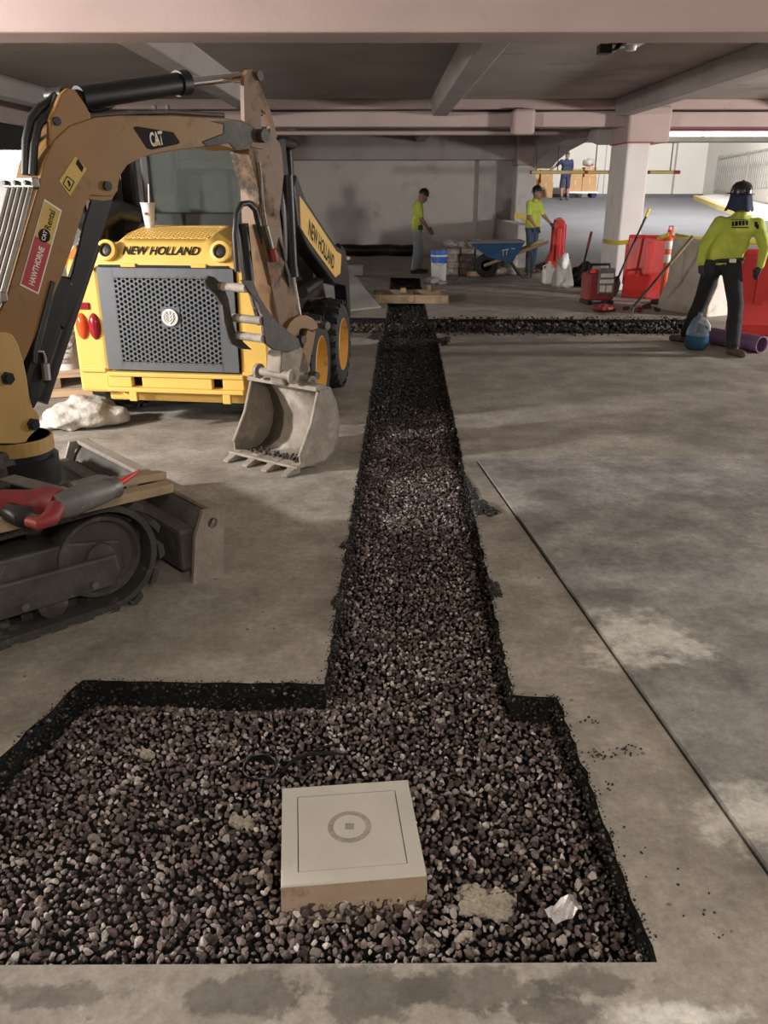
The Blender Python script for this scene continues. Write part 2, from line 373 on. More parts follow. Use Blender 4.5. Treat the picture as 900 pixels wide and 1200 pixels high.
m, nt, b = _new('slab_concrete'); M['floor'] = m
tc = N(nt, 'ShaderNodeTexCoord').outputs['Object']; sep = N(nt, 'ShaderNodeSeparateXYZ'); nt.links.new(tc, sep.inputs[0])
X_, Y_ = sep.outputs[0], sep.outputs[1]
n_big = noise(nt, tc, 0.55, 7, 0.62); n_mid = noise(nt, tc, 3.2, 12, 0.72); n_fine = noise(nt, tc, 30, 10, 0.78)
def sstep(x, lo, hi):
    mr = N(nt, 'ShaderNodeMapRange', interpolation_type='SMOOTHSTEP'); mr.inputs[1].default_value = lo; mr.inputs[2].default_value = hi
    nt.links.new(x, mr.inputs[0]); return mr.outputs[0]
ra = ramp(nt, [(0.30, (0.17, 0.15, 0.13)), (0.50, (0.30, 0.27, 0.235)), (0.70, (0.43, 0.39, 0.345))]); nt.links.new(n_mid.outputs[0], ra.inputs[0])
rb_ = ramp(nt, [(0.30, (0.13, 0.124, 0.118)), (0.50, (0.26, 0.247, 0.233)), (0.68, (0.41, 0.385, 0.36))]); nt.links.new(n_mid.outputs[0], rb_.inputs[0])
# joint line distance
jl = mathn(nt, 'SUBTRACT', X_, mathn(nt, 'MULTIPLY_ADD', Y_, -0.112)); nt.nodes[-1].inputs[0]
jl_in = nt.nodes[-2] if nt.nodes[-2].operation == 'MULTIPLY_ADD' else nt.nodes[-1]
for q in nt.nodes:
    if q.type == 'MATH' and q.operation == 'MULTIPLY_ADD': q.inputs[2].default_value = 0.625 + 5.22 * 0.112
right_slab = mathn(nt, 'MULTIPLY', sstep(jl, -0.002, 0.002), sstep(mathn(nt, 'SUBTRACT', 5.32, Y_), 0.0, 0.01))
col = mixc(nt, right_slab, ra.outputs[0], rb_.outputs[0])
# broad darker damp / oily zones and pale dusty ones
dk = sstep(n_big.outputs[0], 0.53, 0.66); col = mixc(nt, mathn(nt, 'MULTIPLY', dk, 0.55), col, (0.115, 0.105, 0.098))
lt = sstep(n_big.outputs[0], 0.44, 0.30); col = mixc(nt, mathn(nt, 'MULTIPLY', lt, 0.35), col, (0.47, 0.44, 0.40))
# stained / chalky patches with a shape of their own
def blob(cx, cy, rx, ry, colr, amt, soft=0.5, nz=1.2, nsrc=None):
    global col
    dx = mathn(nt, 'DIVIDE', mathn(nt, 'SUBTRACT', X_, cx), rx); dy = mathn(nt, 'DIVIDE', mathn(nt, 'SUBTRACT', Y_, cy), ry)
    r2 = mathn(nt, 'SQRT', mathn(nt, 'ADD', mathn(nt, 'MULTIPLY', dx, dx), mathn(nt, 'MULTIPLY', dy, dy)))
    r2 = mathn(nt, 'ADD', r2, mathn(nt, 'MULTIPLY', mathn(nt, 'SUBTRACT', (nsrc or n_mid).outputs[0], 0.5), nz * 2))
    k = sstep(r2, 1.0 + soft, 1.0 - soft); col = mixc(nt, mathn(nt, 'MULTIPLY', k, amt), col, colr)
n_st = noise(nt, tc, 9, 10, 0.7); n_blot = noise(nt, tc, 1.7, 10, 0.66)
DARK = (0.085, 0.075, 0.066); CH = (0.68, 0.66, 0.61)
def gblob(px, py, rx, ry, *a, **k):
    p = G(px, py); blob(p.x, p.y, rx, ry, *a, **k)
for q in [(285, 1168, 0.14, 0.05), (430, 1160, 0.16, 0.06), (560, 1160, 0.20, 0.05), (690, 1150, 0.13, 0.035), (60, 1165, 0.14, 0.035), (640, 1185, 0.12, 0.03)]:
    gblob(*q, DARK, 0.66, 0.25, 2.0, nsrc=n_st)
for q in [(745, 745, 0.16, 0.14), (800, 762, 0.09, 0.08), (730, 775, 0.10, 0.06), (880, 960, 0.12, 0.10), (790, 1190, 0.10, 0.03)]:
    gblob(*q, CH, 0.85, 0.7, 2.2, nsrc=n_st)
for q in [(620, 555, 0.25, 0.12), (800, 585, 0.32, 0.09), (640, 582, 0.08, 0.06), (720, 700, 0.15, 0.07)]:   # rubber scuffs
    gblob(*q, (0.10, 0.093, 0.088), 0.60, 0.7, 2.6, nsrc=n_blot)
# spatter and grit
vo = N(nt, 'ShaderNodeTexVoronoi', feature='F1'); vo.inputs['Scale'].default_value = 11; nt.links.new(tc, vo.inputs[0])
sp = mathn(nt, 'MULTIPLY', sstep(vo.outputs[0], 0.11, 0.05), sstep(n_mid.outputs[0], 0.50, 0.58)); col = mixc(nt, mathn(nt, 'MULTIPLY', sp, 0.75), col, (0.06, 0.052, 0.047))
fr = ramp(nt, [(0.30, (0.70, 0.70, 0.70)), (0.70, (1.28, 1.27, 1.25))]); nt.links.new(n_fine.outputs[0], fr.inputs[0])
mu = N(nt, 'ShaderNodeMix', data_type='RGBA', blend_type='MULTIPLY'); mu.inputs[0].default_value = 1.0; nt.links.new(col, mu.inputs[6]); nt.links.new(fr.outputs[0], mu.inputs[7])
nt.links.new(mu.outputs[2], b.inputs['Base Color'])
rr = N(nt, 'ShaderNodeMapRange'); rr.inputs[1].default_value = 0.3; rr.inputs[2].default_value = 0.7; rr.inputs[3].default_value = 0.55; rr.inputs[4].default_value = 0.85
nt.links.new(n_mid.outputs[0], rr.inputs[0]); nt.links.new(rr.outputs[0], b.inputs['Roughness'])
bp = N(nt, 'ShaderNodeBump'); bp.inputs['Strength'].default_value = 0.25; bp.inputs['Distance'].default_value = 0.01
nt.links.new(n_fine.outputs[0], bp.inputs['Height']); nt.links.new(bp.outputs[0], b.inputs['Normal'])
floor = struct(mb.build('floor', 'floor'))
# the slab right of the joint stands a little proud: its edge catches and throws the light
mb = MB(); mb.prism([(x, y, 0.014) for x, y in [(JN(5.30) + 0.012, 5.30), (JN(-6) + 0.012, -6), (16, -6), (16, 6.1), (6.5, 5.615), (0.70, 5.316)]], (0, 0, -0.03)); mb.build('slab_panel', 'floor', floor)

# slab edges of the cut: black asphalt-smeared faces
mb = MB(); n = len(hole)
rows = []
for dz, off in ((0.0, 0.0), (-0.05, 0.006), (-0.22, 0.0)):
    rows.append([Vector((x + rg.normal(0, off), y + rg.normal(0, off), dz)) for x, y in hole])
for r in rows: r.append(r[0])
mb.grid(rows); mb.build('trench_side', 'black_asphalt', floor, smooth=60)

# ---- ramp, yard, outside walls
RS = 0.0832
def ramp_pt(px, py):
    r = ray(px, py); t = (-CAMH - RS * 19.5) / (r[2] - RS * r[1]); return Vector(_O + r * t)
mb = MB(); mb.add([(3.3, 19.5, 0), (30, 19.5, 0), (30, 36, 16.5 * RS), (3.3, 36, 16.5 * RS)], [(0, 1, 2, 3)])
mb.add([(-2, 36, 16.5 * RS), (30, 36, 16.5 * RS), (30, 42, 16.5 * RS), (-2, 42, 16.5 * RS)], [(0, 1, 2, 3)])
mb.add([(3.3, 19.5, 0), (3.3, 36, 16.5 * RS), (3.3, 36, -0.5), (3.3, 19.5, -0.5)], [(0, 1, 2, 3)])
struct(mb.build('ground_ramp', 'asphalt'))
mb = MB(); mb.add([(-40, 26, -0.02), (3.3, 26, -0.02), (3.3, 45, -0.02), (-40, 45, -0.02)], [(0, 1, 2, 3)]); mb.add([(-40, -8, -0.02), (-14, -8, -0.02), (-14, 26, -0.02), (-40, 26, -0.02)], [(0, 1, 2, 3)])
struct(mb.build('ground_yard', 'asphalt'))
yard = MB(); yard.box((2.0, 39.0, 0.5), (14.2, 39.4, 8.5)); yard = struct(yard.build('wall_dock', 'white_wall'))
mb = MB()
for x in (4.3, 7.05, 9.6, 12.15): mb.box((x, 38.985, 1.37), (x + 0.035, 39.0, 8.5))
mb.build('panel_joint', 'fence', yard)
mb = MB(); mb.box((11.3, 38.95, 1.37), (12.6, 39.0, 3.55)); d1 = struct(mb.build('door_1', 'white_wall'))
mb = MB(); mb.box((11.22, 38.93, 1.37), (11.3, 39.0, 3.62)); mb.box((12.6, 38.93, 1.37), (12.68, 39.0, 3.62)); mb.box((11.3, 38.93, 3.55), (12.6, 39.0, 3.62)); mb.build('door_frame', 'fence', d1)
mb = MB(); mb.box((2.0, 38.9, 1.37), (14.0, 39.0, 1.52)); struct(mb.build('baseboard_dock', 'grille'))
mb = MB(); mb.box((14.0, 18.5, 0), (14.3, 39.4, 8.5)); struct(mb.build('wall_ramp_side', 'white_wall'))
# raised pavement with yellow kerb along the ramp
k0, k1, k2 = ramp_pt(815, 234), ramp_pt(845, 246), ramp_pt(880, 258)
mb = MB(); pv = [k0, k1, k2, Vector((14.0, k2.y - 1.0, (k2.y - 20.5) * RS)), Vector((14.0, k0.y + 1.0, (k0.y - 18.5) * RS))]
mb.prism([p + Vector((0, 0, 0.14)) for p in pv], (0, 0, -0.3)); struct(mb.build('pavement', 'white_paint'))
mb = MB()
for a, c in ((k0, k1), (k1, k2)): mb.beam(a + Vector((0, 0, 0.05)), c + Vector((0, 0, 0.05)), 0.22, 0.22)
struct(mb.build('trim_kerb', 'clamp_yellow'))
# metal fence on the side wall: each bar its own piece
fa, fb = Vector((13.6, 36.5, 0)), Vector((13.6, 24.0, 0))
def fz(y): return 1.55 + (36.5 - y) * 0.02
fr_ = thing('ramp_fence', (13.6, 30, 1.2), 'grey metal fence of upright bars beside the ramp', 'fence')
mb = MB(); mb.beam((13.6, 36.5, fz(36.5) + 1.3), (13.6, 24, fz(24) + 1.5), 0.05, 0.06); mb.beam((13.6, 36.5, fz(36.5) + 0.1), (13.6, 24, fz(24) + 0.1), 0.05, 0.06); mb.build('rail', 'fence', fr_)
for i in range(5):
    y = 36.5 - i * 3.0; mb = MB(); mb.beam((13.6, y, (y - 19.5) * RS - 0.1), (13.6, y, fz(y) + 1.42), 0.07, 0.07, (0, 1, 0)); mb.build('post', 'fence', fr_)
mb = MB(); mb.beam((0, 0, -0.66), (0, 0, 0.68), 0.02, 0.075, (0, 1, 0)); bar0 = mb.build('bar', 'fence', fr_, world=False)
for i in range(70):
    y = 36.4 - i * 0.175; o = bar0 if i == 0 else bar0.copy()
    if i: COL.objects.link(o); o.parent = fr_
    o.location = (0, y - 30, fz(y) + 0.75 - 1.2)
# far neighbour walls on the west side
mb = MB(); mb.box((-16.3, -8, -0.1), (-16, 40, 8)); struct(mb.build('wall_west_outside', 'white_wall'))
mb = MB(); mb.box((-16, 31, -0.1), (3.3, 31.3, 8)); struct(mb.build('wall_north_outside', 'white_wall'))

# ---- ceiling: slab, deep beams, ribs
mb = MB(); mb.box((-6.0, -6, 3.12), (16, 19.6, 3.5)); mb.box((-6.0, 19.6, 3.12), (3.9, 24.6, 3.5)); struct(mb.build('ceiling', 'soffit'))
mb = MB(); mb.box((-6.0, 6.5, 2.705), (16, 6.95, 3.12)); beam1 = struct(mb.build('ceiling_beam_near', 'pink_paint', bevel=0.02))
mb = MB(); mb.box((-6.0, 15.5, 2.965), (16, 16.3, 3.12)); mb.box((-6.0, 15.85, 2.90), (16, 16.0, 2.98)); mb.box((-6.0, 15.62, 2.70), (16, 16.1, 2.935)); struct(mb.build('ceiling_beam_column_line', 'pink_paint', bevel=0.015))
mb = MB(); mb.box((-6.0, -2.6, 2.705), (16, -2.15, 3.12)); struct(mb.build('ceiling_beam_behind', 'pink_paint', bevel=0.02))
mb = MB(); mb.box((-6.25, -6, 2.72), (-5.95, 24.6, 3.55)); struct(mb.build('ceiling_edge_beam', 'pink_paint'))
mb = MB(); mb.box((-6.0, 23.6, 2.42), (3.6, 24.2, 3.12)); struct(mb.build('ceiling_beam_back', 'soffit', bevel=0.03))
for i, X in enumerate((-5.2, -2.15, 0.95, 4.05, 7.1, 10.2, 13.2)):
    mb = MB()
    for y0, y1 in ((6.95, 15.5), (16.3, 23.6) if X < 3.5 else (16.3, 19.5)):
        for dx0, dx1, z in ((-0.17, 0.17, 2.86),):
            mb.add([(X + dx0, y0, 3.12), (X + dx1, y0, 3.12), (X + dx1 * 0.75, y0, z), (X + dx0 * 0.75, y0, z), (X + dx0, y1, 3.12), (X + dx1, y1, 3.12), (X + dx1 * 0.75, y1, z), (X + dx0 * 0.75, y1, z)],
                   [(0, 1, 2, 3), (7, 6, 5, 4), (3, 2, 6, 7), (0, 3, 7, 4), (1, 5, 6, 2), (0, 4, 5, 1)])
    struct(mb.build('ceiling_rib', 'soffit', bevel=0.015))
# ---- columns with capitals; haunched beam between them
def column(n, x0, x1, y0, y1, ztop, capw):
    mb = MB(); mb.box((x0, y0, 0), (x1, y1, ztop)); c = struct(mb.build('column_%d' % n, 'column', bevel=0.03))
    mb = MB(); mb.box((x0 - 0.02, y0 - 0.03, ztop), (x1 + capw, y1, 3.0)); mb.build('capital', 'pink_paint', c, bevel=0.04)
    mb = MB(); mb.box((x0 - 0.022, y0 - 0.033, ztop - 0.004), (x1 + 0.03, y1, ztop + 0.012)); n == 1 and mb.build('red_ring', 'red_pipe', c)
    return c
column(1, 4.13, 4.53, 15.35, 16.45, 2.44, 0.30)
column(2, 3.45, 3.95, 23.2, 24.2, 2.28, 0.0)
mb = MB(); pr = [(16.4, 3.12), (16.4, 2.45), (17.6, 2.62), (19.2, 2.66), (21.0, 2.55), (22.5, 2.36), (23.3, 2.20), (23.3, 3.12)]
mb.prism([(3.85, y, z) for y, z in pr], (0.5, 0, 0)); struct(mb.build('ceiling_beam_haunched', 'soffit', bevel=0.02))
mb = MB(); mb.box((4.3, 19.3, 2.86), (16, 19.6, 2.98)); struct(mb.build('trim_fascia', 'white_paint'))
sl = thing('strip_light', (9.0, 19.2, 2.74), 'long glowing white strip light under the soffit at the ramp exit', 'light')
mb = MB(); mb.box((5.0, 19.22, 2.74), (15.5, 19.42, 2.86)); mb.build('housing', 'white_paint', sl)
M['tube_glow'] = simple('lit_tube_diffuser', (0.9, 0.9, 0.9), 0.5, emit=(1.0, 0.97, 0.94), es=2.2)
for k in range(6):
    mb = MB(); mb.box((5.02 + k * 1.75, 19.17, 2.745), (6.72 + k * 1.75, 19.22, 2.835)); mb.build('diffuser', 'tube_glow', sl, bevel=0.015)
mb = MB(); mb.box((4.3, 19.25, 2.64), (16, 19.55, 2.74)); struct(mb.build('trim_fascia_lip', 'soffit'))
# back wall with plinth and pilaster
mb = MB(); mb.box((-8.2, 24.2, 0), (3.5, 24.6, 3.12)); bw = struct(mb.build('wall_back', 'back_wall'))
mb = MB(); mb.box((2.55, 24.02, 0), (3.45, 24.2, 2.42)); mb.build('pilaster', 'concrete', bw)
mb = MB(); mb.box((3.05, 19.9, 0), (3.35, 24.2, 0.95)); struct(mb.build('wall_parapet', 'concrete', bevel=0.02))
# ceiling services
mb = MB(); mb.cyl((-6, 17.2, 2.70), (4.0, 17.2, 2.70), 0.045, n=12); tag(mb.build('ceiling_pipe', 'pink_paint', smooth=40), 'long pink-painted conduit under the ceiling behind the second beam', 'pipe')
t = thing('sprinkler_pipe', (4.6, 17.9, 2.78), 'thin dark red pipe hung under the soffit right of the column', 'pipe')
mb = MB(); mb.cyl((4.6, 17.9, 2.80), (15, 17.9, 2.80), 0.03, n=10); mb.build('pipe', 'red_pipe', t, smooth=40)
mb = MB(); mb.cyl((7.9, 17.9, 2.68), (7.9, 17.9, 3.12), 0.05, n=10); mb.build('hanger', 'dark_steel', t, smooth=40)
p = AT(613, 143, 15.45); mb = MB(); mb.box((p.x - 0.19, 15.34, p.z - 0.20), (p.x + 0.19, 15.615, p.z + 0.20)); o = mb.build('junction_box', 'pink_paint', bevel=0.05); tag(o, 'pink rounded junction box on the beam face', 'junction box')
t = thing('ceiling_fixture', (2.36, 9.4, 3.12), 'broken ceiling fixture with dark bracket on the grey soffit', 'light fixture')
mb = MB(); mb.cyl((2.36, 9.4, 3.12), (2.36, 9.4, 3.06), 0.11, n=14); mb.build('plate', 'dark_steel', t)
mb = MB(); mb.tube([(2.36, 9.4, 3.06), (2.30, 9.35, 2.99), (2.22, 9.3, 2.97)], 0.022); mb.box((2.12, 9.22, 2.95), (2.24, 9.36, 3.03)); mb.build('bracket', 'black', t)
mb = MB(); mb.lathe([(0.0, 0), (0.05, 0.005), (0.06, 0.04), (0.04, 0.07)], (2.45, 9.33, 2.98)); mb.build('lamp_socket', 'white', t, smooth=40)
mb = MB(); mb.box((2.38, 9.2, 3.03), (2.55, 9.5, 3.06)); mb.build('bar', 'sticker_white', t)

# ================================================================== GRAVEL BED
def ico(sub):
    bm = bmesh.new(); bmesh.ops.create_icosphere(bm, subdivisions=sub, radius=1.0); bm.verts.ensure_lookup_table()
    v = np.array([q.co[:] for q in bm.verts]); f = np.array([[q.index for q in p.verts] for p in bm.faces]); bm.free(); return v, f
V2, F2 = ico(2); V1, F1 = ico(1)
def stone_shape(V, rng, rough=0.16):
    a = rng.normal(size=(8, 3)); a /= np.linalg.norm(a, axis=1)[:, None]; v = V.copy()
    for q in a:                                   # chop a few planes for angular stones
        d = v @ q; lim = rng.uniform(0.38, 0.75); ex = np.maximum(d - lim, 0); v -= ex[:, None] * q
    v *= 1 + rng.normal(0, rough * 0.4, (len(v), 1)); return v * np.array([1.0, rng.uniform(0.68, 0.95), rng.uniform(0.5, 0.75)])
def rots(k, rng, flat=1.0):
    q = rng.normal(size=(k, 4)); q /= np.linalg.norm(q, axis=1)[:, None]; w, x, y, z = q.T
    return np.stack([1 - 2 * (y * y + z * z), 2 * (x * y - z * w), 2 * (x * z + y * w), 2 * (x * y + z * w), 1 - 2 * (x * x + z * z), 2 * (y * z - x * w),
                     2 * (x * z - y * w), 2 * (y * z + x * w), 1 - 2 * (x * x + y * y)], 1).reshape(k, 3, 3)
def scatter_mesh(name, P, S, V, F, rng, mats, parent, kind=True, nshape=14, smooth=False):
    shapes = [stone_shape(V, rng) for _ in range(nshape)]; k = len(P); pick = rng.integers(0, nshape, k)
    vs = np.stack(shapes)[pick] * S[:, None, None]; vs = np.einsum('kij,knj->kni', rots(k, rng), vs) + P[:, None, :]
    fs = (F[None] + (np.arange(k) * len(V))[:, None, None]).reshape(-1, 3)
    me = bpy.data.meshes.new(name); me.vertices.add(k * len(V)); me.vertices.foreach_set('co', vs.astype(np.float32).ravel())
    nf = len(fs); me.loops.add(nf * 3); me.loops.foreach_set('vertex_index', fs.astype(np.int32).ravel())
    me.polygons.add(nf); me.polygons.foreach_set('loop_start', np.arange(0, nf * 3, 3, dtype=np.int32)); me.update(calc_edges=True)
    o = finish(name, me, mats, parent)
    if kind: o['kind'] = 'stuff'
    return o
def stone_mat(name, stops, island=True):
    m, nt, b = _new(name)
    src = N(nt, 'ShaderNodeNewGeometry').outputs['Random Per Island'] if island else N(nt, 'ShaderNodeObjectInfo').outputs['Random']
    r = ramp(nt, stops); nt.links.new(src, r.inputs[0])
    tc = N(nt, 'ShaderNodeTexCoord').outputs['Object']; n1 = noise(nt, tc, 70, 4)
    rr = ramp(nt, [(0.3, (0.65, 0.65, 0.65)), (0.7, (1.2, 1.2, 1.2))]); nt.links.new(n1.outputs[0], rr.inputs[0])
    mu = N(nt, 'ShaderNodeMix', data_type='RGBA', blend_type='MULTIPLY'); mu.inputs[0].default_value = 1.0
    nt.links.new(r.outputs[0], mu.inputs[6]); nt.links.new(rr.outputs[0], mu.inputs[7]); nt.links.new(mu.outputs[2], b.inputs['Base Color'])
    b.inputs['Roughness'].default_value = 0.72; return m
ST = [(0.0, (0.040, 0.029, 0.028)), (0.35, (0.095, 0.066, 0.060)), (0.60, (0.165, 0.125, 0.114)), (0.80, (0.28, 0.228, 0.207)), (0.92, (0.42, 0.365, 0.335)), (1.0, (0.60, 0.555, 0.51))]
M['gravel'] = stone_mat('gravel_stones', ST); M['stone'] = stone_mat('single_stones', ST, False)
M['crumb'] = stone_mat('asphalt_crumbs', [(0.0, (0.012, 0.011, 0.010)), (0.8, (0.035, 0.031, 0.029)), (0.93, (0.10, 0.09, 0.08)), (1.0, (0.22, 0.20, 0.18))])
M['clod'] = stone_mat('earth_clods', [(0.0, (0.018, 0.014, 0.012)), (0.7, (0.055, 0.042, 0.034)), (0.93, (0.11, 0.087, 0.07)), (1.0, (0.26, 0.22, 0.18))])

PIT = [(-1.36, 1.425), (0.645, 1.435), (0.62, 2.53), (0.465, 2.545), (0.585, 7.5), (-0.115, 7.5), (-0.22, 2.615), (-1.12, 2.64), (-1.235, 2.19)]
TR2 = [(0.535, 5.4), (0.66, 10.62), (-0.05, 10.6), (-0.16, 5.4)]
TR3 = [(0.66, 10.62), (0.62, 11.85), (0.73, 17.6), (0.14, 17.7), (0.03, 11.95), (-0.05, 10.6)]
CRL = [(-0.05, 10.6), (0.03, 11.95), (-3.0, 12.05), (-3.0, 10.75)]
CRR = [(0.66, 10.62), (4.3, 10.55), (4.3, 11.80), (0.62, 11.85)]
GZ = -0.085
bm_ = MB(); v, f = poly_mesh([HOLE], -0.135); bm_.add(v, f)
bed = bm_.build('gravel_bed', 'black_asphalt'); tag(bed, 'bed of brown and grey crushed gravel filling the trench and square pit', 'gravel bed')
def gz(P):
    ed = edge_dist(P, HOLE); ed = np.where(P[:, 1] < 1.55, 0.3, ed)
    return GZ - 0.042 * np.exp(-(ed / 0.045) ** 2) + 0.008 * np.sin(P[:, 0] * 5.1 + 1.3) * np.cos(P[:, 1] * 4.3) + 0.006 * np.sin(P[:, 0] * 11 + P[:, 1] * 9)
def jgrid(poly, s, rng, margin=0.0):
    p = np.array(poly); lo = p.min(0); hi = p.max(0)
    gx, gy = np.meshgrid(np.arange(lo[0], hi[0], s), np.arange(lo[1], hi[1], s)); P = np.stack([gx.ravel(), gy.ravel()], 1)
    P += rng.uniform(-0.5, 0.5, P.shape) * s; k = inside(P, poly)
    P = P[k]; return P[edge_dist(P, poly) > margin] if margin else P
P = jgrid(PIT, 0.0172, RNG); P = P[RNG.random(len(P)) > np.clip((P[:, 1] - 5.7) / 1.7, 0, 1)]
S = np.clip(RNG.lognormal(math.log(0.0108), 0.22, len(P)), 0.0075, 0.0185) * np.where(P[:, 1] > 3.2, 0.95, 1.0)
Z = gz(P) + RNG.uniform(-0.008, 0.006, len(P)) + 0.006
basin_c = np.array([-0.10, 1.87])
far_from_cover = (np.abs(P[:, 0] - basin_c[0]) > 0.17) | (np.abs(P[:, 1] - basin_c[1]) > 0.17)
P, S, Z = P[far_from_cover], S[far_from_cover], Z[far_from_cover]
near = np.hypot(P[:, 0], P[:, 1]); show = S / (near ** 2 + 1.9)
cand = (P[:, 0] > -0.95) & (P[:, 1] < 2.5) & (P[:, 1] > 1.5); idx = np.where(cand)[0]
single = idx[np.argsort(-show[idx])[:290]]; rest = np.setdiff1d(np.arange(len(P)), single)
P3 = np.column_stack([P, Z])
scatter_mesh('gravel', P3[rest], S[rest], V2, F2, RNG, 'gravel', bed)
meshes = []
for k in range(12):
    me = bpy.data.meshes.new('stone'); me.from_pydata((stone_shape(V2, RNG)).tolist(), [], F2.tolist()); me.materials.append(M['stone']); meshes.append(me)
for j, i in enumerate(single):
    o = bpy.data.objects.new('stone', meshes[j % 12]); COL.objects.link(o); o.parent = bed
    o.location = P3[i]; o.location.z += 0.004; s = S[i] * RNG.uniform(1.0, 1.22); o.scale = (s, s, s); o.rotation_euler = RNG.uniform(0, 6.28, 3)
# black asphalt crumbs: far trench, along the cut edges, and the little heaps beside it
P = jgrid(TR2, 0.024, RNG); P = P[RNG.random(len(P)) < np.clip((P[:, 1] - 5.3) / 1.6, 0.04, 1)]; h = np.column_stack([P, -0.075 + RNG.uniform(-0.012, 0.012, len(P))]); s_ = RNG.uniform(0.009, 0.018, len(P))
P = jgrid(TR3, 0.045, RNG); h = np.vstack([h, np.column_stack([P, -0.09 + RNG.uniform(-0.012, 0.02, len(P))])]); s_ = np.append(s_, RNG.uniform(0.014, 0.026, len(P)))
hp = np.array(hole); seg = np.linalg.norm(np.roll(hp, -1, 0) - hp, axis=1)
e = []; es = []
for i in range(len(hp)):
    a, c = hp[i], hp[(i + 1) % len(hp)]; y = (a[1] + c[1]) / 2
    if y < 1.5: continue                                                   # the near edge is cut clean
    d = (c - a); L = np.linalg.norm(d); nn = np.array([d[1], -d[0]]) / L       # points out of the hole
    k = int(L / (0.0022 if y < 5 else 0.006))
    t = RNG.uniform(0, 1, k); off = RNG.normal(-0.007, 0.010, k); z = RNG.uniform(-0.12, 0.0, k); z = np.where(off > 0.0, RNG.uniform(0.0, 0.006, k), z)
    q = a + t[:, None] * d + off[:, None] * nn; e.append(np.column_stack([q, z])); es.append(np.where(off > 0.0, RNG.uniform(0.0018, 0.006, k), RNG.uniform(0.004, 0.012, k)))
h = np.vstack([h] + e); s_ = np.concatenate([s_] + es)
def heap(cx, cy, rx, ry, hz, k, smin, smax):
    r = np.sqrt(RNG.uniform(0, 1, k)); a = RNG.uniform(0, 6.283, k); z = RNG.uniform(0, 1, k) * hz * (1 - r ** 2)
    q0 = RNG.uniform(0, 6.28, 3); r = r * np.clip(0.72 + 0.22 * np.sin(2 * a + q0[0]) + 0.2 * np.sin(3 * a + q0[1]) + 0.16 * np.sin(7 * a + q0[2]), 0.3, 1.2)
    return np.column_stack([cx + r * np.cos(a) * rx, cy + r * np.sin(a) * ry, z + smin * 0.4]), RNG.uniform(smin, smax, k)
for px, py, rx, ry, hz, k in ((567, 597, 0.085, 0.13, 0.03, 420), (578, 690, 0.03, 0.16, 0.012, 160), (395, 705, 0.025, 0.10, 0.012, 120), (403, 640, 0.02, 0.05, 0.01, 50), (553, 575, 0.03, 0.25, 0.012, 150), (440, 395, 0.12, 0.25, 0.03, 150), (520, 400, 0.10, 0.4, 0.03, 150),
                               (700, 885, 0.05, 0.05, 0.0, 26), (735, 880, 0.06, 0.04, 0.0, 22), (690, 845, 0.05, 0.02, 0.0, 8), (715, 920, 0.02, 0.03, 0.0, 5), (420, 655, 0.06, 0.2, 0, 6), (745, 1000, 0.15, 0.2, 0, 10), (830, 1080, 0.1, 0.1, 0, 9)):
    g = G(px, py); a, c = heap(g.x, g.y, rx, ry, hz, k * (4 if hz > 0 else 1), 0.004, 0.014 if hz > 0.02 else 0.008); h = np.vstack([h, a]); s_ = np.append(s_, c)
scatter_mesh('asphalt_crumbs', h, s_, V1, F1, RNG, 'crumb', bed)
# rough earth in the cross trench
P = jgrid(CRR, 0.06, RNG); z = -0.07 + RNG.uniform(-0.02, 0.03, len(P)) + 0.03 * np.sin(P[:, 0] * 6) * np.cos(P[:, 1] * 5); h = np.column_stack([P, z]); s_ = RNG.uniform(0.02, 0.055, len(P))
P = jgrid(CRL, 0.06, RNG); h = np.vstack([h, np.column_stack([P, -0.09 + RNG.uniform(-0.02, 0.02, len(P))])]); s_ = np.append(s_, RNG.uniform(0.02, 0.05, len(P)))
k = 260; h = np.vstack([h, np.column_stack([RNG.uniform(0.7, 4.2, k), np.where(RNG.random(k) < 0.5, 10.52, 11.86) + RNG.normal(0, 0.07, k), np.full(k, 0.008)])]); s_ = np.append(s_, RNG.uniform(0.008, 0.028, k))
scatter_mesh('earth_clods', h, s_, V2, F2, RNG, 'clod', bed)

# ================================================================== MINI EXCAVATOR
HD = math.radians(42.0); EX0 = Vector((-2.22, 3.26, 0))
ex = thing('mini_excavator', EX0, 'ochre mini excavator with raised boom and muddy bucket on rubber tracks', 'excavator', HD - math.pi / 2)
EM = PMTX[ex.name]                    # local frame: +y = heading, +x = machine right
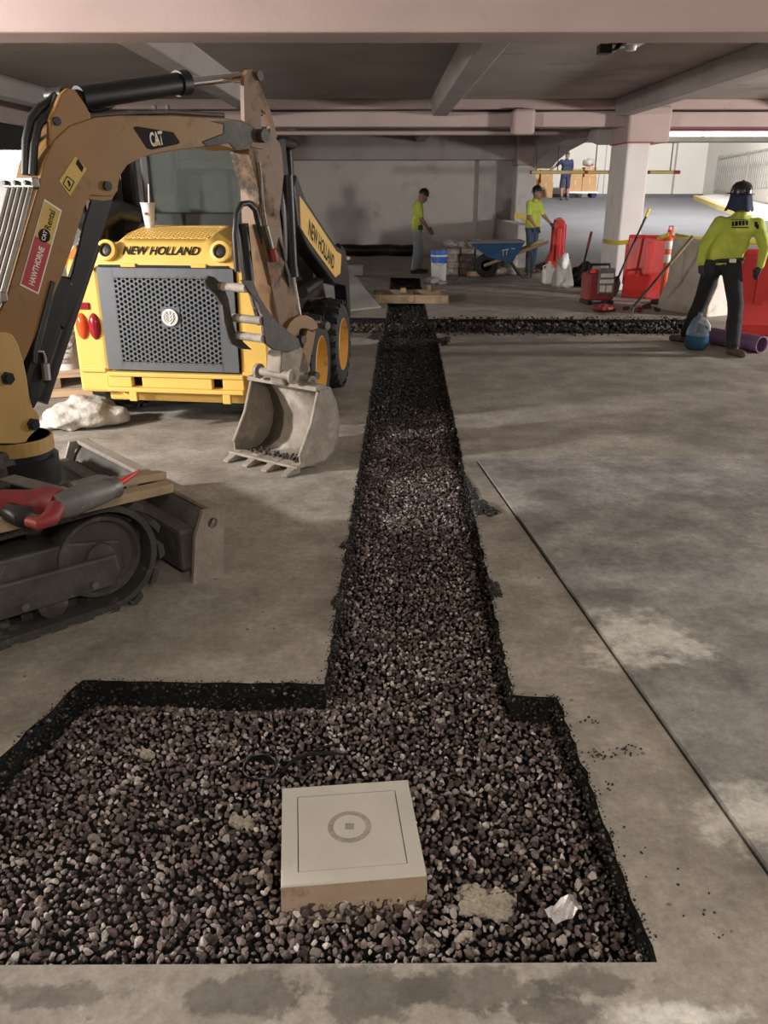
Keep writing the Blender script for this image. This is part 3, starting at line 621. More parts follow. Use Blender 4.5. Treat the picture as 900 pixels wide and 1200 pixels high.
# ---- tracks
TL, TR_, TW = 1.86, 0.215, 0.30       # length, end radius, width
def stadium(r, s):
    """point and tangent angle on the belt path, s in 0..1"""
    L = TL - 2 * TR_; per = 2 * L + 2 * math.pi * r; d = (s % 1.0) * per; zc = TR_ + 0.035
    if d < L: return (-L / 2 + d, zc - r, 0.0)
    d -= L
    if d < math.pi * r: a = d / r; return (L / 2 + r * math.sin(a), zc - r * math.cos(a), a)
    d -= math.pi * r
    if d < L: return (L / 2 - d, zc + r - 0.012 * math.sin(math.pi * d / L), math.pi)
    d -= L; a = d / r; return (-L / 2 - r * math.sin(a), zc + r * math.cos(a), math.pi + a)
lug_me = None
def track(xo):
    global lug_me
    mb = MB(); K = 96; rows = []
    for i in range(K + 1):
        y0, z0, _ = stadium(TR_ - 0.004, i / K); y1, z1, _ = stadium(TR_ + 0.022, i / K)
        rows.append([(xo - TW / 2, y0, z0), (xo - TW / 2, y1, z1), (xo + TW / 2, y1, z1), (xo + TW / 2, y0, z0), (xo - TW / 2, y0, z0)])
    mb.grid([[Vector(p) for p in r] for r in rows])
    # inner drive nubs on the belt
    for i in range(44):
        y, z, a = stadium(TR_ - 0.02, i / 44); d = Vector((0, math.cos(a), math.sin(a)))
        c = Vector((xo, y, z)); mb.beam(c - d * 0.022, c + d * 0.022, 0.10, 0.035, (0, -math.sin(a), math.cos(a)))
    tk = mb.build('track', 'track_rubber', ex, smooth=40, world=False)
    if lug_me is None:
        l = MB(); l.add([(-TW / 2, -0.040, 0), (0.0, -0.045, 0), (0.0, 0.045, 0), (-TW / 2, 0.040, 0), (-TW / 2, -0.022, 0.028), (-0.02, -0.028, 0.028), (-0.02, 0.028, 0.028), (-TW / 2, 0.022, 0.028)],
                        [(0, 1, 5, 4), (1, 2, 6, 5), (2, 3, 7, 6), (3, 0, 4, 7), (4, 5, 6, 7)])
        l.add([(0.0, 0.012, 0), (TW / 2, 0.018, 0), (TW / 2, 0.100, 0), (0.0, 0.102, 0), (0.02, 0.03, 0.028), (TW / 2, 0.036, 0.028), (TW / 2, 0.082, 0.028), (0.02, 0.084, 0.028)],
              [(0, 1, 5, 4), (1, 2, 6, 5), (2, 3, 7, 6), (3, 0, 4, 7), (4, 5, 6, 7)])
        lug_me = bpy.data.meshes.new('tread_lug'); lug_me.from_pydata([tuple(v) for v in l.v], [], l.f); lug_me.materials.append(M['track_rubber'])
    for i in range(38):
        y, z, a = stadium(TR_ + 0.022, i / 38)
        o = bpy.data.objects.new('tread_lug', lug_me); COL.objects.link(o); o.parent = tk; o.location = (xo, y, z); o.rotation_euler = (a + math.pi, 0, 0)
    s = 1 if xo > 0 else -1; L = TL - 2 * TR_; zc = TR_ + 0.035; xs = xo + s * 0.10
    # front idler and rear sprocket
    for yy, nm in ((L / 2, 'idler_wheel'), (-L / 2, 'sprocket')):
        mb = MB(); mb.lathe([(0.0, -0.11), (0.18, -0.11), (0.195, -0.07), (0.195, 0.07), (0.18, 0.11), (0.165, 0.112), (0.15, 0.09), (0.07, 0.085), (0.06, 0.115), (0.0, 0.115)], (xo, yy, zc), (s, 0, 0), 28)
        mb.build(nm, 'dark_steel', ex, smooth=35, world=False)
    # side frame with sloped upper face
    pr = [(-L / 2 - 0.02, 0.10), (L / 2 + 0.02, 0.10), (L / 2 + 0.11, 0.17), (L / 2 + 0.10, 0.30), (L / 2 - 0.12, 0.345), (-L / 2 + 0.30, 0.36), (-L / 2 - 0.05, 0.30)]
    mb = MB(); mb.prism([(xs - s * 0.16, y, z) for y, z in pr], (s * 0.16, 0, 0))
    mb.prism([(xs + s * 0.0, y, z) for y, z in [(-L / 2 + 0.1, 0.12), (L / 2 + 0.03, 0.12), (L / 2 + 0.07, 0.17), (L / 2 + 0.06, 0.255), (-L / 2 + 0.1, 0.285)]], (s * 0.035, 0, 0))
    mb.build('track_frame', 'dark_steel', ex, bevel=0.012, world=False)
    for k in range(4):
        y = -L / 2 + 0.22 + k * 0.33; mb = MB(); mb.lathe([(0.0, -0.09), (0.062, -0.09), (0.07, -0.03), (0.045, 0.0), (0.07, 0.03), (0.062, 0.10), (0.03, 0.105), (0.0, 0.11)], (xo, y, 0.10), (s, 0, 0), 18)
        mb.build('roller', 'dark_steel', ex, smooth=35, world=False)
    for k in range(5):
        mb = MB(); y = -0.5 + k * 0.29; mb.cyl((xs + s * 0.03, y, 0.150), (xs + s * 0.052, y, 0.150), 0.017, n=6); mb.build('bolt', 'steel', ex, world=False)
track(0.625); track(-0.625)
mb = MB(); mb.box((-0.52, -0.5, 0.22), (0.52, 0.5, 0.44)); mb.cyl((0, 0, 0.44), (0, 0, 0.56), 0.38, n=28); mb.build('undercarriage', 'dark_steel', ex, bevel=0.02, world=False)
# ---- dozer blade: curved mouldboard with hollow end plates
by = 1.15
mb = MB(); rows = []
for k in range(9):
    t = k / 8; z = 0.015 + 0.315 * t; y = by + 0.115 - 0.075 * math.sin(math.pi * t) + 0.02 * t
    rows.append([Vector((-0.74, y, z)), Vector((0.74, y, z))])
mb.grid(rows); bl = mb.build('blade', 'dark_steel', ex, smooth=50, world=False, solid=0.02)
mb = MB(); mb.box((-0.75, by + 0.09, 0.318), (0.75, by + 0.155, 0.342)); mb.build('blade_lip', 'bucket', bl, bevel=0.006, world=False)
mb = MB(); mb.box((-0.72, by - 0.06, 0.05), (0.72, by + 0.03, 0.26)); mb.build('blade_beam', 'dark_steel', bl, bevel=0.02, world=False)
for x in (-0.75, 0.735):
    out = [(by - 0.03, 0.0), (by + 0.13, 0.0), (by + 0.165, 0.34), (by + 0.05, 0.34), (by + 0.0, 0.22)]
    mb = MB(); mb.prism_hole([(x, y, z) for y, z in out], [(x, by + 0.095 + 0.026 * math.cos(k * math.pi / 8), 0.27 + 0.026 * math.sin(k * math.pi / 8)) for k in range(16)], (0.022, 0, 0)); mb.build('blade_end', 'bucket', bl, world=False)
for x in (-0.33, 0.33):
    mb = MB(); mb.beam((x, 0.35, 0.27), (x, by - 0.02, 0.17), 0.09, 0.11); mb.build('blade_arm', 'dark_steel', ex, bevel=0.012, world=False)
mb = MB(); mb.cyl((0, 0.45, 0.36), (0, by + 0.02, 0.23), 0.045, n=14); mb.build('blade_cylinder', 'black', ex, smooth=40, world=False)
# ---- house (mostly out of frame)
pr = [(-0.62, -0.95), (0.36, -0.95), (0.40, -0.35), (0.36, 0.10), (-0.2, 0.34), (-0.72, 0.30), (-0.78, -0.4)]
mb = MB(); mb.prism([(x, y, 0.56) for x, y in pr], (0, 0, 0.20)); mb.build('deck', 'cat_yellow', ex, bevel=0.03, world=False)
mb = MB(); mb.prism([(x * 0.95, min(y, -0.25), 0.76) for x, y in pr[:3]] + [(-0.7, -0.25, 0.76)], (0, 0, 0.50)); mb.build('engine_cover', 'cat_yellow', ex, bevel=0.06, world=False)
mb = MB(); mb.box((-0.45, -0.25, 0.76), (0.05, 0.1, 0.98)); mb.box((-0.45, -0.32, 0.9), (0.05, -0.2, 1.42)); mb.build('seat', 'rubber', ex, bevel=0.04, world=False)

# ---- boom plane: everything on it is traced at its own real distance
BP = np.array([-1.76, 3.83, 0]); BD = np.array([0.58, 0.815, 0]); BD = BD / np.linalg.norm(BD); BN = np.array([BD[1], -BD[0], 0])
VN = Vector(BN); VD = Vector(BD)
def bp(px, py, off=0.0): return PL(px, py, BP + BN * off, BN)
def plate(pts, off, th, smooth_=False): return [bp(x, y, off) for x, y in pts], VN * (-th)
def smooth_loop(pts, it=2):
    for _ in range(it):
        out = []
        for i in range(len(pts)):
            a = pts[i]; c = pts[(i + 1) % len(pts)]
            out += [(a[0] * 0.75 + c[0] * 0.25, a[1] * 0.75 + c[1] * 0.25), (a[0] * 0.25 + c[0] * 0.75, a[1] * 0.25 + c[1] * 0.75)]
        pts = out
    return pts
# swing post on the house front
pc = bp(18, 500)
mb = MB(); mb.cyl((pc.x, pc.y, 0.36), (pc.x, pc.y, 0.50), 0.17, 0.175, n=28); mb.cyl((pc.x, pc.y, 0.50), (pc.x, pc.y, 0.60), 0.15, n=28); mb.build('king_post', 'black', ex, smooth=40)
mb = MB(); mb.cyl((pc.x, pc.y, 0.53), (pc.x, pc.y, 0.60), 0.162, n=28)
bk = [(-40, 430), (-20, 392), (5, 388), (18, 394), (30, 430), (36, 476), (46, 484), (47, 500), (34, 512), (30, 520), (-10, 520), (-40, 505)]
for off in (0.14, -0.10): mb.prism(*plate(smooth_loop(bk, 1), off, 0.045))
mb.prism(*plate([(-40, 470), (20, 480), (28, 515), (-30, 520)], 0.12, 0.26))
sw = mb.build('swing_bracket', 'bracket_lit_paint', ex, bevel=0.008)
for q in ((8, 443), (38, 497)):
    mb = MB(); c = bp(*q, 0.14); mb.cyl(c, c + VN * 0.018, 0.03, n=6); mb.cyl(c + VN * 0.018, c + VN * 0.024, 0.018, n=12); mb.build('pin_bolt', 'black', sw)
mb = MB(); c0 = Vector((pc.x, pc.y, 0.48)); back = EM @ Vector((-0.1, 0.30, 0.48)); mb.beam(c0, back, 0.26, 0.18); mb.build('swing_frame', 'dark_steel', ex, bevel=0.02)
# boom
boom_px = [(-6, 452), (-16, 420), (-8, 385), (10, 345), (28, 282), (44, 225), (52, 190), (63, 165), (82, 147), (108, 138), (140, 135), (200, 135), (258, 138), (284, 141),
           (297, 148), (300, 162), (292, 175), (276, 176), (255, 170), (230, 173), (200, 177), (168, 184), (150, 193), (141, 206), (138, 221), (131, 230), (118, 230), (106, 229), (98, 246), (86, 287), (72, 326), (52, 372), (28, 425), (18, 446)]
mb = MB(); mb.prism(*plate(boom_px, 0.10, 0.20)); boom = mb.build('boom', 'cat_yellow', ex, smooth=35, bevel=0.008)
for off, th in ((0.095, 0.03), (-0.065, 0.03)):
    mb = MB(); mb.prism(*plate([(58, 172), (59, 140), (72, 110), (80, 103), (88, 105), (100, 122), (107, 135), (104, 150), (80, 165)], off, th)); mb.build('cylinder_lug', 'cat_yellow', boom, bevel=0.006)
mb = MB(); c = bp(66, 142, 0.096); mb.cyl(c, c + VN * 0.012, 0.018, n=12); mb.build('lug_pin', 'black', boom)
for off, th in ((0.09, 0.03), (-0.06, 0.03)):
    mb = MB(); mb.prism(*plate([(100, 226), (134, 205), (139, 222), (131, 234), (118, 236), (104, 234)], off, th)); mb.build('ram_lug', 'cat_yellow', boom, bevel=0.005)
mb = MB(); c = bp(125, 218, 0.101); mb.cyl(c, c + VN * 0.014, 0.022, n=14); mb.build('ram_pin', 'black', boom, smooth=40)
mb = MB(); mb.prism(*plate([(245, 142), (284, 141), (298, 149), (300, 163), (291, 175), (275, 175), (268, 168), (243, 172), (236, 166), (262, 156), (262, 146)], 0.104, 0.208)); mb.build('boom_tip_casting', 'dark_steel', boom, bevel=0.006)
# decals on the boom side
def decal(name, pts, material, off, parent): 
    mb = MB(); mb.prism([bp(x, y, off) for x, y in pts], VN * 0.0012); return mb.build(name, material, parent)
dc = decal('logo_panel', [(156, 149.5), (160, 148), (203, 155), (211, 167), (208, 169), (178, 175.5), (172, 174), (163, 160)], 'ink', 0.1005, boom)
u = (bp(194, 160, 0.1) - bp(174, 163, 0.1)).normalized(); v = VN.cross(u)
lettering('logo_lettering', 'CAT', bp(183.5, 162.5, 0.1024), u, v, 0.085, 0.066, 'sticker_white', boom, bold=0.03, spacing=0.9)
decal('logo_triangle', [(179, 170.5), (183.5, 165.5), (188.5, 170)], 'sticker_yellow', 0.1026, boom)
wd = decal('warning_label', [(69, 212), (88, 183), (101.5, 198), (82, 229.5)], 'sticker_yellow', 0.1005, boom)
mb = MB()
tri = [(72.5, 214), (78.5, 205), (88, 214.5), (82.5, 225)]
for a, c in (((74, 215.5), (78.5, 206.5)), ((78.5, 206.5), (87, 213)), ((87, 213), (81.5, 224)), ((81.5, 224), (74, 215.5))): mb.beam(bp(*a, 0.1022), bp(*c, 0.1022), 0.004, 0.0012, VN)
mb.prism([bp(x, y, 0.1018) for x, y in ((89, 192), (91, 186), (98, 196), (96, 202), (93, 198))], VN * 0.0012); mb.prism([bp(x, y, 0.1018) for x, y in ((79, 212), (81, 211), (83, 217), (81, 219))], VN * 0.0012)
mb.build('warning_print', 'ink', boom)
def strip_px(a, c, t): return (a[0] + (c[0] - a[0]) * t, a[1] + (c[1] - a[1]) * t)
TLc, TRc, BRc, BLc = (52, 233), (72.5, 246.5), (45, 345), (23, 334)
decal('rental_label_border', [TLc, TRc, BRc, BLc], 'sticker_white', 0.1005, boom)
def quad(t0, t1, m):
    l0, l1 = strip_px(TLc, BLc, t0), strip_px(TLc, BLc, t1); r0, r1 = strip_px(TRc, BRc, t0), strip_px(TRc, BRc, t1)
    return [strip_px(l0, r0, m), strip_px(l0, r0, 1 - m), strip_px(l1, r1, 1 - m), strip_px(l1, r1, m)]
decal('rental_label_yellow', quad(0.02, 0.42, 0.06), 'sticker_yellow', 0.102, boom)
decal('rental_label_red', quad(0.42, 0.98, 0.06), 'sticker_red', 0.102, boom)
mb = MB(); c = bp(52, 276, 0.104); mb.cyl(c, c + VN * 0.001, 0.030, n=20); mb.build('rental_badge', 'ink', boom)
up_ = (bp(62, 246, 0.1) - bp(36, 338, 0.1)).normalized(); side = VN.cross(up_)
lettering('rental_badge_lettering', 'CAT', bp(52, 276, 0.1055), up_, side, 0.045, 0.020, 'sticker_white', boom, bold=0.03)
lettering('rental_lettering', 'Rental', bp(58.5, 257.5, 0.1036), up_, side, 0.088, 0.032, 'ink', boom, bold=0.02)
lettering('hire_lettering', 'HAWTHORNE', bp(43, 311.5, 0.1036), up_, side, 0.18, 0.030, 'sticker_white', boom, bold=0.02)
# steel lines on the back of the boom and their clamps
for k in range(5):
    sh_ = VN * (-0.018 - k * 0.042)
    path = [(-18, 400), (5, 345), (26, 270), (40, 215)]
    mb = MB(); mb.tube([bp(x, y, 0.1) + sh_ for x, y in path], 0.0115, 8); mb.build('hydraulic_line', 'steel', boom, smooth=50)
for q in ((40, 214), (3, 348)):
    mb = MB(); c = bp(*q, 0.1) - VN * 0.10; mb.beam(c - VN * 0.115, c + VN * 0.115, 0.035, 0.045, (0, 0, 1)); cl = mb.build('line_clamp', 'steel', boom, bevel=0.006)
    for k in range(3):
        mb = MB(); cc = c + VN * (0.08 - k * 0.08); mb.cyl(cc - VD * 0.02, cc - VD * 0.036, 0.011, n=6); mb.build('clamp_bolt', 'dark_steel', cl)
for k in range(2):                                            # flexible hoses from the lines up over the boom
    off = 0.02 - k * 0.08
    mb = MB(); mb.tube([bp(x, y, off) for x, y in [(30, 205), (31, 165), (36, 140), (46, 127), (58, 120), (66, 112)]], 0.021, 10); mb.build('hose', 'hose', boom, smooth=50)
    mb = MB(); mb.tube([bp(x, y, off + 0.03) for x, y in [(38, 205), (40, 170), (45, 146), (54, 138), (62, 128), (68, 113)]], 0.019, 10); mb.build('hose', 'hose', boom, smooth=50)
mb = MB(); c = bp(68, 112); mb.cyl(c - VN * 0.06, c + VN * 0.06, 0.035, n=14); mb.build('hose_block', 'black', boom, smooth=40)
for k, dy in enumerate((0, 3.5)):                              # pipes hugging the boom curve
    mb = MB(); mb.tube([bp(x, y + dy, 0.07 - 0.05 * k) for x, y in [(44, 214), (54, 186), (66, 163), (84, 146), (108, 136), (150, 132), (200, 131), (262, 135)]], 0.012, 8); mb.build('hydraulic_line', 'dark_steel', boom, smooth=50)
for x in (182, 197): 
    mb = MB(); c = bp(x, 131, 0.06); mb.cyl(c, c + Vector((0, 0, 0.03)), 0.012, n=6); mb.build('line_fitting', 'dark_steel', boom)
# boom ram: barrel below, rod and guard above
mb = MB(); a, c, e_ = bp(124, 222, 0.0), bp(76, 345, 0.0), bp(34, 500, 0.0)
mb.tube([bp(106, 285), bp(44, 470)], 0.05, 20); ram = mb.build('boom_cylinder', 'black', ex, smooth=40)
mb = MB(); mb.cyl(a, bp(98, 290), 0.032, n=16); mb.build('cylinder_rod', 'chrome', ram, smooth=40)
for off, th in ((0.085, 0.014), (-0.07, 0.014)):
    mb = MB(); mb.prism(*plate([(109, 228), (136, 222), (127, 252), (109, 305), (96, 345), (75, 385), (66, 378), (85, 322), (99, 262)], off, th)); mb.build('ram_guard', 'black', ram, bevel=0.004)
mb = MB(); mb.prism(*plate([(66, 322), (92, 326), (75, 382), (63, 420), (55, 446), (50, 467), (39, 486), (31, 476), (28, 448), (38, 415)], 0.09, 0.17)); mb.build('ram_shroud', 'black', ram, bevel=0.03)
mb = MB(); mb.tube([bp(x, y, 0.10) for x, y in [(62, 330), (50, 375), (42, 405), (40, 425)]], 0.014, 8); mb.build('ram_hose', 'hose', ram, smooth=50)
mb = MB(); mb.tube([bp(x, y, 0.10) for x, y in [(42, 412), (50, 412), (53, 420), (53, 438)]], 0.008, 8); mb.cyl(bp(53, 426, 0.11), bp(55, 445, 0.11), 0.02, n=8); mb.build('ram_fitting', 'steel', ram, smooth=40)
# arm (crowd) cylinder on top
mb = MB(); mb.cyl(bp(92, 115), bp(217, 97), 0.053, n=22); mb.cyl(bp(208, 98), bp(218, 97), 0.062, n=22); mb.cyl(bp(72, 119), bp(94, 115), 0.04, n=16); acy = mb.build('arm_cylinder', 'black', ex, smooth=40)
mb = MB(); mb.cyl(bp(216, 97), bp(280, 90), 0.024, n=16); mb.build('cylinder_rod', 'chrome', acy, smooth=40)
mb = MB(); mb.tube([bp(x, y, 0.02) for x, y in [(153, 101), (155, 95), (160, 94), (162, 99)]], 0.010, 8); mb.build('cylinder_port', 'black', acy, smooth=50)
mb = MB(); mb.tube([bp(x, y, -0.03) for x, y in [(137, 117), (128, 125), (112, 130), (104, 128)]], 0.014, 8); mb.build('cylinder_hose', 'hose', acy, smooth=50)
# arm (stick)
arm_px = [(286, 146), (293, 150), (318, 152), (330, 172), (333, 205), (328, 250), (334, 300), (347, 342), (352, 380), (349, 404), (338, 412), (331, 400), (318, 335), (305, 265), (303, 222), (292, 180)]
mb = MB(); mb.prism(*plate(arm_px, 0.075, 0.15)); arm = mb.build('arm', 'arm_paint', ex, bevel=0.008)
fk = [(287, 152), (286, 118), (286, 92), (290, 82), (296, 81), (301, 90), (310, 112), (319, 136), (325, 160), (310, 175), (295, 172)]
for off, th in ((0.085, 0.028), (-0.045, 0.028)):
    mb = MB(); mb.prism_hole([bp(x, y, off) for x, y in fk], [bp(x, y, off) for x, y in [(306, 128), (312, 134), (317, 148), (316, 160), (310, 163), (306, 148)]], VN * (-th)); mb.build('arm_fork', 'arm_paint', arm)
mb = MB(); c = bp(290, 90); mb.cyl(c - VN * 0.10, c + VN * 0.10, 0.026, n=16); mb.build('fork_pin', 'dark_steel', arm, smooth=40)
mb = MB(); c = bp(291, 160); mb.cyl(c - VN * 0.135, c + VN * 0.135, 0.036, n=18); mb.build('arm_pivot_pin', 'dark_steel', arm, smooth=40)
mb = MB(); mb.tube([bp(x, y, 0.085) for x, y in [(304, 190), (307, 215), (309, 245), (313, 268)]], 0.006, 8); mb.cyl(bp(312, 265, 0.09), bp(320, 298, 0.09), 0.013, 0.015, n=10); mb.build('thumb_line', 'steel', arm, smooth=50)
mb = MB(); mb.cyl(bp(319, 292, 0.095), bp(322, 306, 0.095), 0.022, n=10); mb.build('line_coupler', 'red_tool', arm, smooth=40)
# bucket cylinder along the far side of the arm
mb = MB(); mb.cyl(bp(336, 205, 0.0), bp(342, 322, 0.0), 0.038, n=18); mb.cyl(bp(341, 312), bp(342, 324), 0.044, n=18); bcy = mb.build('bucket_cylinder', 'black', ex, smooth=40)
mb = MB(); mb.cyl(bp(342, 322), bp(352, 382), 0.021, n=14); mb.build('cylinder_rod', 'chrome', bcy, smooth=40)
for q0, q1 in (((322, 270), (334, 315)), ((330, 300), (338, 345))):
    mb = MB(); mb.tube([bp(*q0, 0.05), bp((q0[0] + q1[0]) / 2 + 3, (q0[1] + q1[1]) / 2, 0.09), bp(*q1, 0.05)], 0.012, 8); mb.build('cylinder_hose', 'hose', bcy, smooth=50)
# links
for off in (0.10, -0.075):
    mb = MB(); mb.prism(*plate(smooth_loop([(334, 390), (342, 374), (356, 368), (369, 374), (374, 384), (366, 388), (356, 384), (349, 388), (344, 398)], 1), off, 0.025)); mb.build('tipping_link', 'cat_yellow', ex, bevel=0.004)
for off in (0.06, -0.04):
    mb = MB(); mb.prism(*plate([(362, 378), (372, 378), (366, 412), (360, 440), (350, 436), (356, 405)], off, 0.025)); mb.build('bucket_link', 'cat_yellow', ex, bevel=0.004)
for q in ((368, 380), (340, 396), (356, 438)):
    mb = MB(); c = bp(*q); mb.cyl(c - VN * 0.12, c + VN * 0.12, 0.027, n=14); mb.build('link_pin', 'dark_steel', ex, smooth=40)
# quick coupler between arm and bucket
mb = MB(); mb.prism(*plate([(330, 408), (342, 404), (356, 408), (364, 430), (366, 452), (352, 456), (334, 452), (328, 436)], 0.06, 0.12)); cp_ = mb.build('coupler', 'bucket', ex, bevel=0.012)
for q in ((324, 438), (346, 446)):
    mb = MB(); c = bp(*q, 0.0); mb.cyl(c - VN * 0.16, c + VN * 0.15, 0.028, n=16); mb.cyl(c - VN * 0.17, c - VN * 0.145, 0.05, n=16); mb.cyl(c + VN * 0.13, c + VN * 0.15, 0.05, n=16); mb.build('coupler_pin', 'bucket', cp_, smooth=40)
# thumb: two curved side plates with three bars
rp = [(284, 328), (297, 329), (303, 345), (312, 360), (323, 375), (338, 388), (350, 397), (353, 407), (338, 413), (321, 410), (312, 403), (309, 388), (308, 368), (302, 354), (292, 342)]
mb = MB(); mb.prism(*plate(rp, 0.115, 0.022)); th_ = mb.build('thumb_plate', 'dark_steel', ex, bevel=0.004)
lp_ = [(240, 329), (245, 323), (252, 325), (262, 335), (268, 350), (271, 368), (276, 388), (286, 401), (296, 410), (284, 409), (272, 403), (268, 395), (263, 376), (261, 358), (252, 344), (243, 336)]
mb = MB(); mb.prism(*plate(lp_, -0.115, 0.022)); mb.build('thumb_plate', 'dark_steel', ex, bevel=0.004)
for q in ((289, 338), (307, 376), (309, 397)):
    mb = MB(); c = bp(*q, 0.105); mb.cyl(c - VN * 0.235, c + VN * 0.0, 0.026, n=16); mb.build('thumb_bar', 'bucket', ex, smooth=40)
mb = MB(); mb.cyl(bp(284, 262, 0.0), bp(291, 330, 0.0), 0.036, n=18); tcy = mb.build('thumb_cylinder', 'black', ex, smooth=40)
mb = MB(); mb.cyl(bp(291, 328), bp(305, 380), 0.02, n=12); mb.build('cylinder_rod', 'chrome', tcy, smooth=40)
for off in (0.06, 0.0):
    mb = MB(); mb.tube([bp(x, y, off) for x, y in [(278, 318), (275, 275), (277, 250), (283, 239), (291, 238), (299, 246), (304, 268), (312, 296)]], 0.017, 10); mb.build('thumb_hose', 'hose', tcy, smooth=50)
# bucket
BW = 0.30
shell = [(376, 453), (387, 455), (394, 474), (398, 495), (396, 512), (391, 527), (381, 539), (368, 545), (353, 547)]
front = [(352, 536), (358, 518), (364, 500), (370, 478), (374, 462)]
pts = smooth_loop([bp_ for bp_ in shell + front], 0)
bucket = None
mb = MB()
outer_ = [bp(x, y, BW) for x, y in shell]; cen = sum(outer_, Vector()) / len(outer_)
inner_ = [p + (cen - p).normalized() * 0.012 for p in outer_]
sh = VN * (-2 * BW)
rows = [outer_, [p + sh for p in outer_]]; mb.grid(rows)
bucket = mb.build('bucket_shell', 'bucket', ex, smooth=50, solid=0.014)
for off in (BW, -BW + 0.016):
    mb = MB(); mb.prism([bp(x, y, BW) + VN * (off - BW) for x, y in shell + front], VN * (-0.016)); mb.build('bucket_side', 'bucket', bucket, bevel=0.004)
    mb = MB(); pp = [bp(x, y, BW) + VN * (off - BW) for x, y in [(374, 460), (366, 498), (352, 536)]]
    mb.tube([p - VN * 0.008 for p in pp], 0.014, 8); mb.build('side_cutter', 'bucket', bucket, smooth=50)
lip0 = bp(353, 547, BW); mb = MB(); mb.beam(lip0 + VN * 0.004, lip0 - VN * (2 * BW + 0.004), 0.09, 0.018, (0, 0, 1)); mb.build('bucket_lip', 'bucket', bucket, bevel=0.004)
mb = MB(); tl = bp(376, 455, BW); mb.beam(tl + VN * 0.004, tl - VN * (2 * BW + 0.004), 0.10, 0.03, (0, 0, 1)); mb.build('bucket_rim', 'bucket', bucket, bevel=0.006)
for k in range(4):
    c = lip0 - VN * (0.04 + k * (2 * BW - 0.08) / 3); c.z = 0.028
    mb = MB(); d = -VD; a = c + d * 0.0
    w0, w1 = VN * 0.034, VN * 0.024; tip = c + d * 0.125 + Vector((0, 0, -0.018))
    mb.hexa([a - w0 + Vector((0, 0, -0.024)), a + w0 + Vector((0, 0, -0.024)), tip + w1 + Vector((0, 0, -0.006)), tip - w1 + Vector((0, 0, -0.006)),
             a - w0 + Vector((0, 0, 0.034)), a + w0 + Vector((0, 0, 0.034)), tip + w1 + Vector((0, 0, 0.006)), tip - w1 + Vector((0, 0, 0.006))])
    mb.build('tooth', 'bucket', bucket, bevel=0.004)
# soil clinging inside the lip
k = 120; t_ = RNG.uniform(0.05, 0.9, k); pq = np.array(lip0)[None] - np.array(VN)[None] * (t_ * 2 * BW)[:, None] + np.array(VD)[None] * RNG.uniform(0.02, 0.16, k)[:, None]
pq[:, 2] = RNG.uniform(0.03, 0.06, k); inv = np.array(EM.inverted()); pq = pq @ inv[:3, :3].T + inv[:3, 3]
scatter_mesh('bucket_soil', pq, RNG.uniform(0.008, 0.022, k), V1, F1, RNG, 'clod', bucket)

# ---- lumber and a demolition saw lying across the near track
def bar_obj(name, p0, p1, w, h, material, label, cat, group=None, up=(0, 0, 1), bevel=0.004):
    t = MB(); t.beam(p0, p1, w, h, up); o = t.build(name, material, bevel=bevel); tag(o, label, cat, group); return o
zt = 0.525
bar_obj('board', G(-40, 624, 0.565), G(197, 570, 0.475), 0.075, 0.04, 'wood', 'weathered plank under the red power tool on the track', 'plank')
bar_obj('board', G(10, 588, 0.545), G(189, 556, 0.40), 0.07, 0.035, 'wood', 'second weathered plank behind the tool, reaching to the blade', 'plank')
bar_obj('sheet_metal_offcut', G(8, 560, 0.62), G(70, 576, 0.62), 0.07, 0.012, 'tool_grey', 'flat grey metal offcut lying behind the red power tool', 'metal strip')
sw_t = thing('power_saw', EM @ Vector((0.60, 0.1, zt + 0.045)), 'red and grey demolition hammer lying on the excavator track', 'power tool')
def tz(px, py, z): return G(px, py, z)
zz = 0.645
mb = MB(); mb.tube([tz(66, 594, zz), tz(80, 590, zz), tz(105, 581, zz), tz(122, 576, zz), tz(134, 571, zz)], [0.046, 0.052, 0.050, 0.042, 0.036], 14); gb = mb.build('barrel', 'tool_grey', sw_t, smooth=50)
mb = MB(); mb.tube([tz(128, 573, zz), tz(136, 570, zz)], 0.042, 14); mb.build('nose_collar', 'steel', sw_t, smooth=50)
mb = MB(); mb.tube([tz(136, 569, zz), tz(150, 560, zz + 0.01), tz(164, 551, zz + 0.02)], [0.013, 0.011, 0.004], 8); mb.build('chisel', 'red', sw_t, smooth=50)
mb = MB(); mb.tube([tz(72, 590, zz), tz(56, 587, zz), tz(40, 588, zz), tz(20, 590, zz), tz(2, 588, zz)], [0.054, 0.058, 0.045, 0.05, 0.045], 14); mb.build('motor_housing', 'red_tool', sw_t, smooth=50)
mb = MB(); mb.tube([tz(66, 596, zz), tz(60, 607, zz - 0.01), tz(44, 614, zz - 0.015), tz(34, 611, zz - 0.015)], [0.034, 0.030, 0.024, 0.020], 10); mb.build('grip', 'red_tool', sw_t, smooth=50)
mb = MB(); mb.tube([tz(12, 600, zz - 0.015), tz(26, 606, zz - 0.015), tz(40, 604, zz - 0.015)], [0.036, 0.040, 0.034], 10); mb.build('battery', 'black', sw_t, smooth=50)
mb = MB(); mb.tube([tz(84, 574, zz + 0.02), tz(102, 569, zz + 0.02), tz(118, 563, zz + 0.02), tz(128, 562, zz + 0.02)], [0.028, 0.030, 0.024, 0.016], 10); mb.build('side_handle', 'tool_grey', sw_t, smooth=50)

# ================================================================== SKID STEER LOADER  (local: +y = forward, rear face at y = 0)
ss = thing('skid_steer_loader', (-1.53, 6.0, 0), 'yellow skid steer loader seen from behind with perforated grey rear door', 'loader', math.radians(-7.6))
def L(name, mats, mb, parent=None, **k): return mb.build(name, mats, parent or ss, world=False, **k)
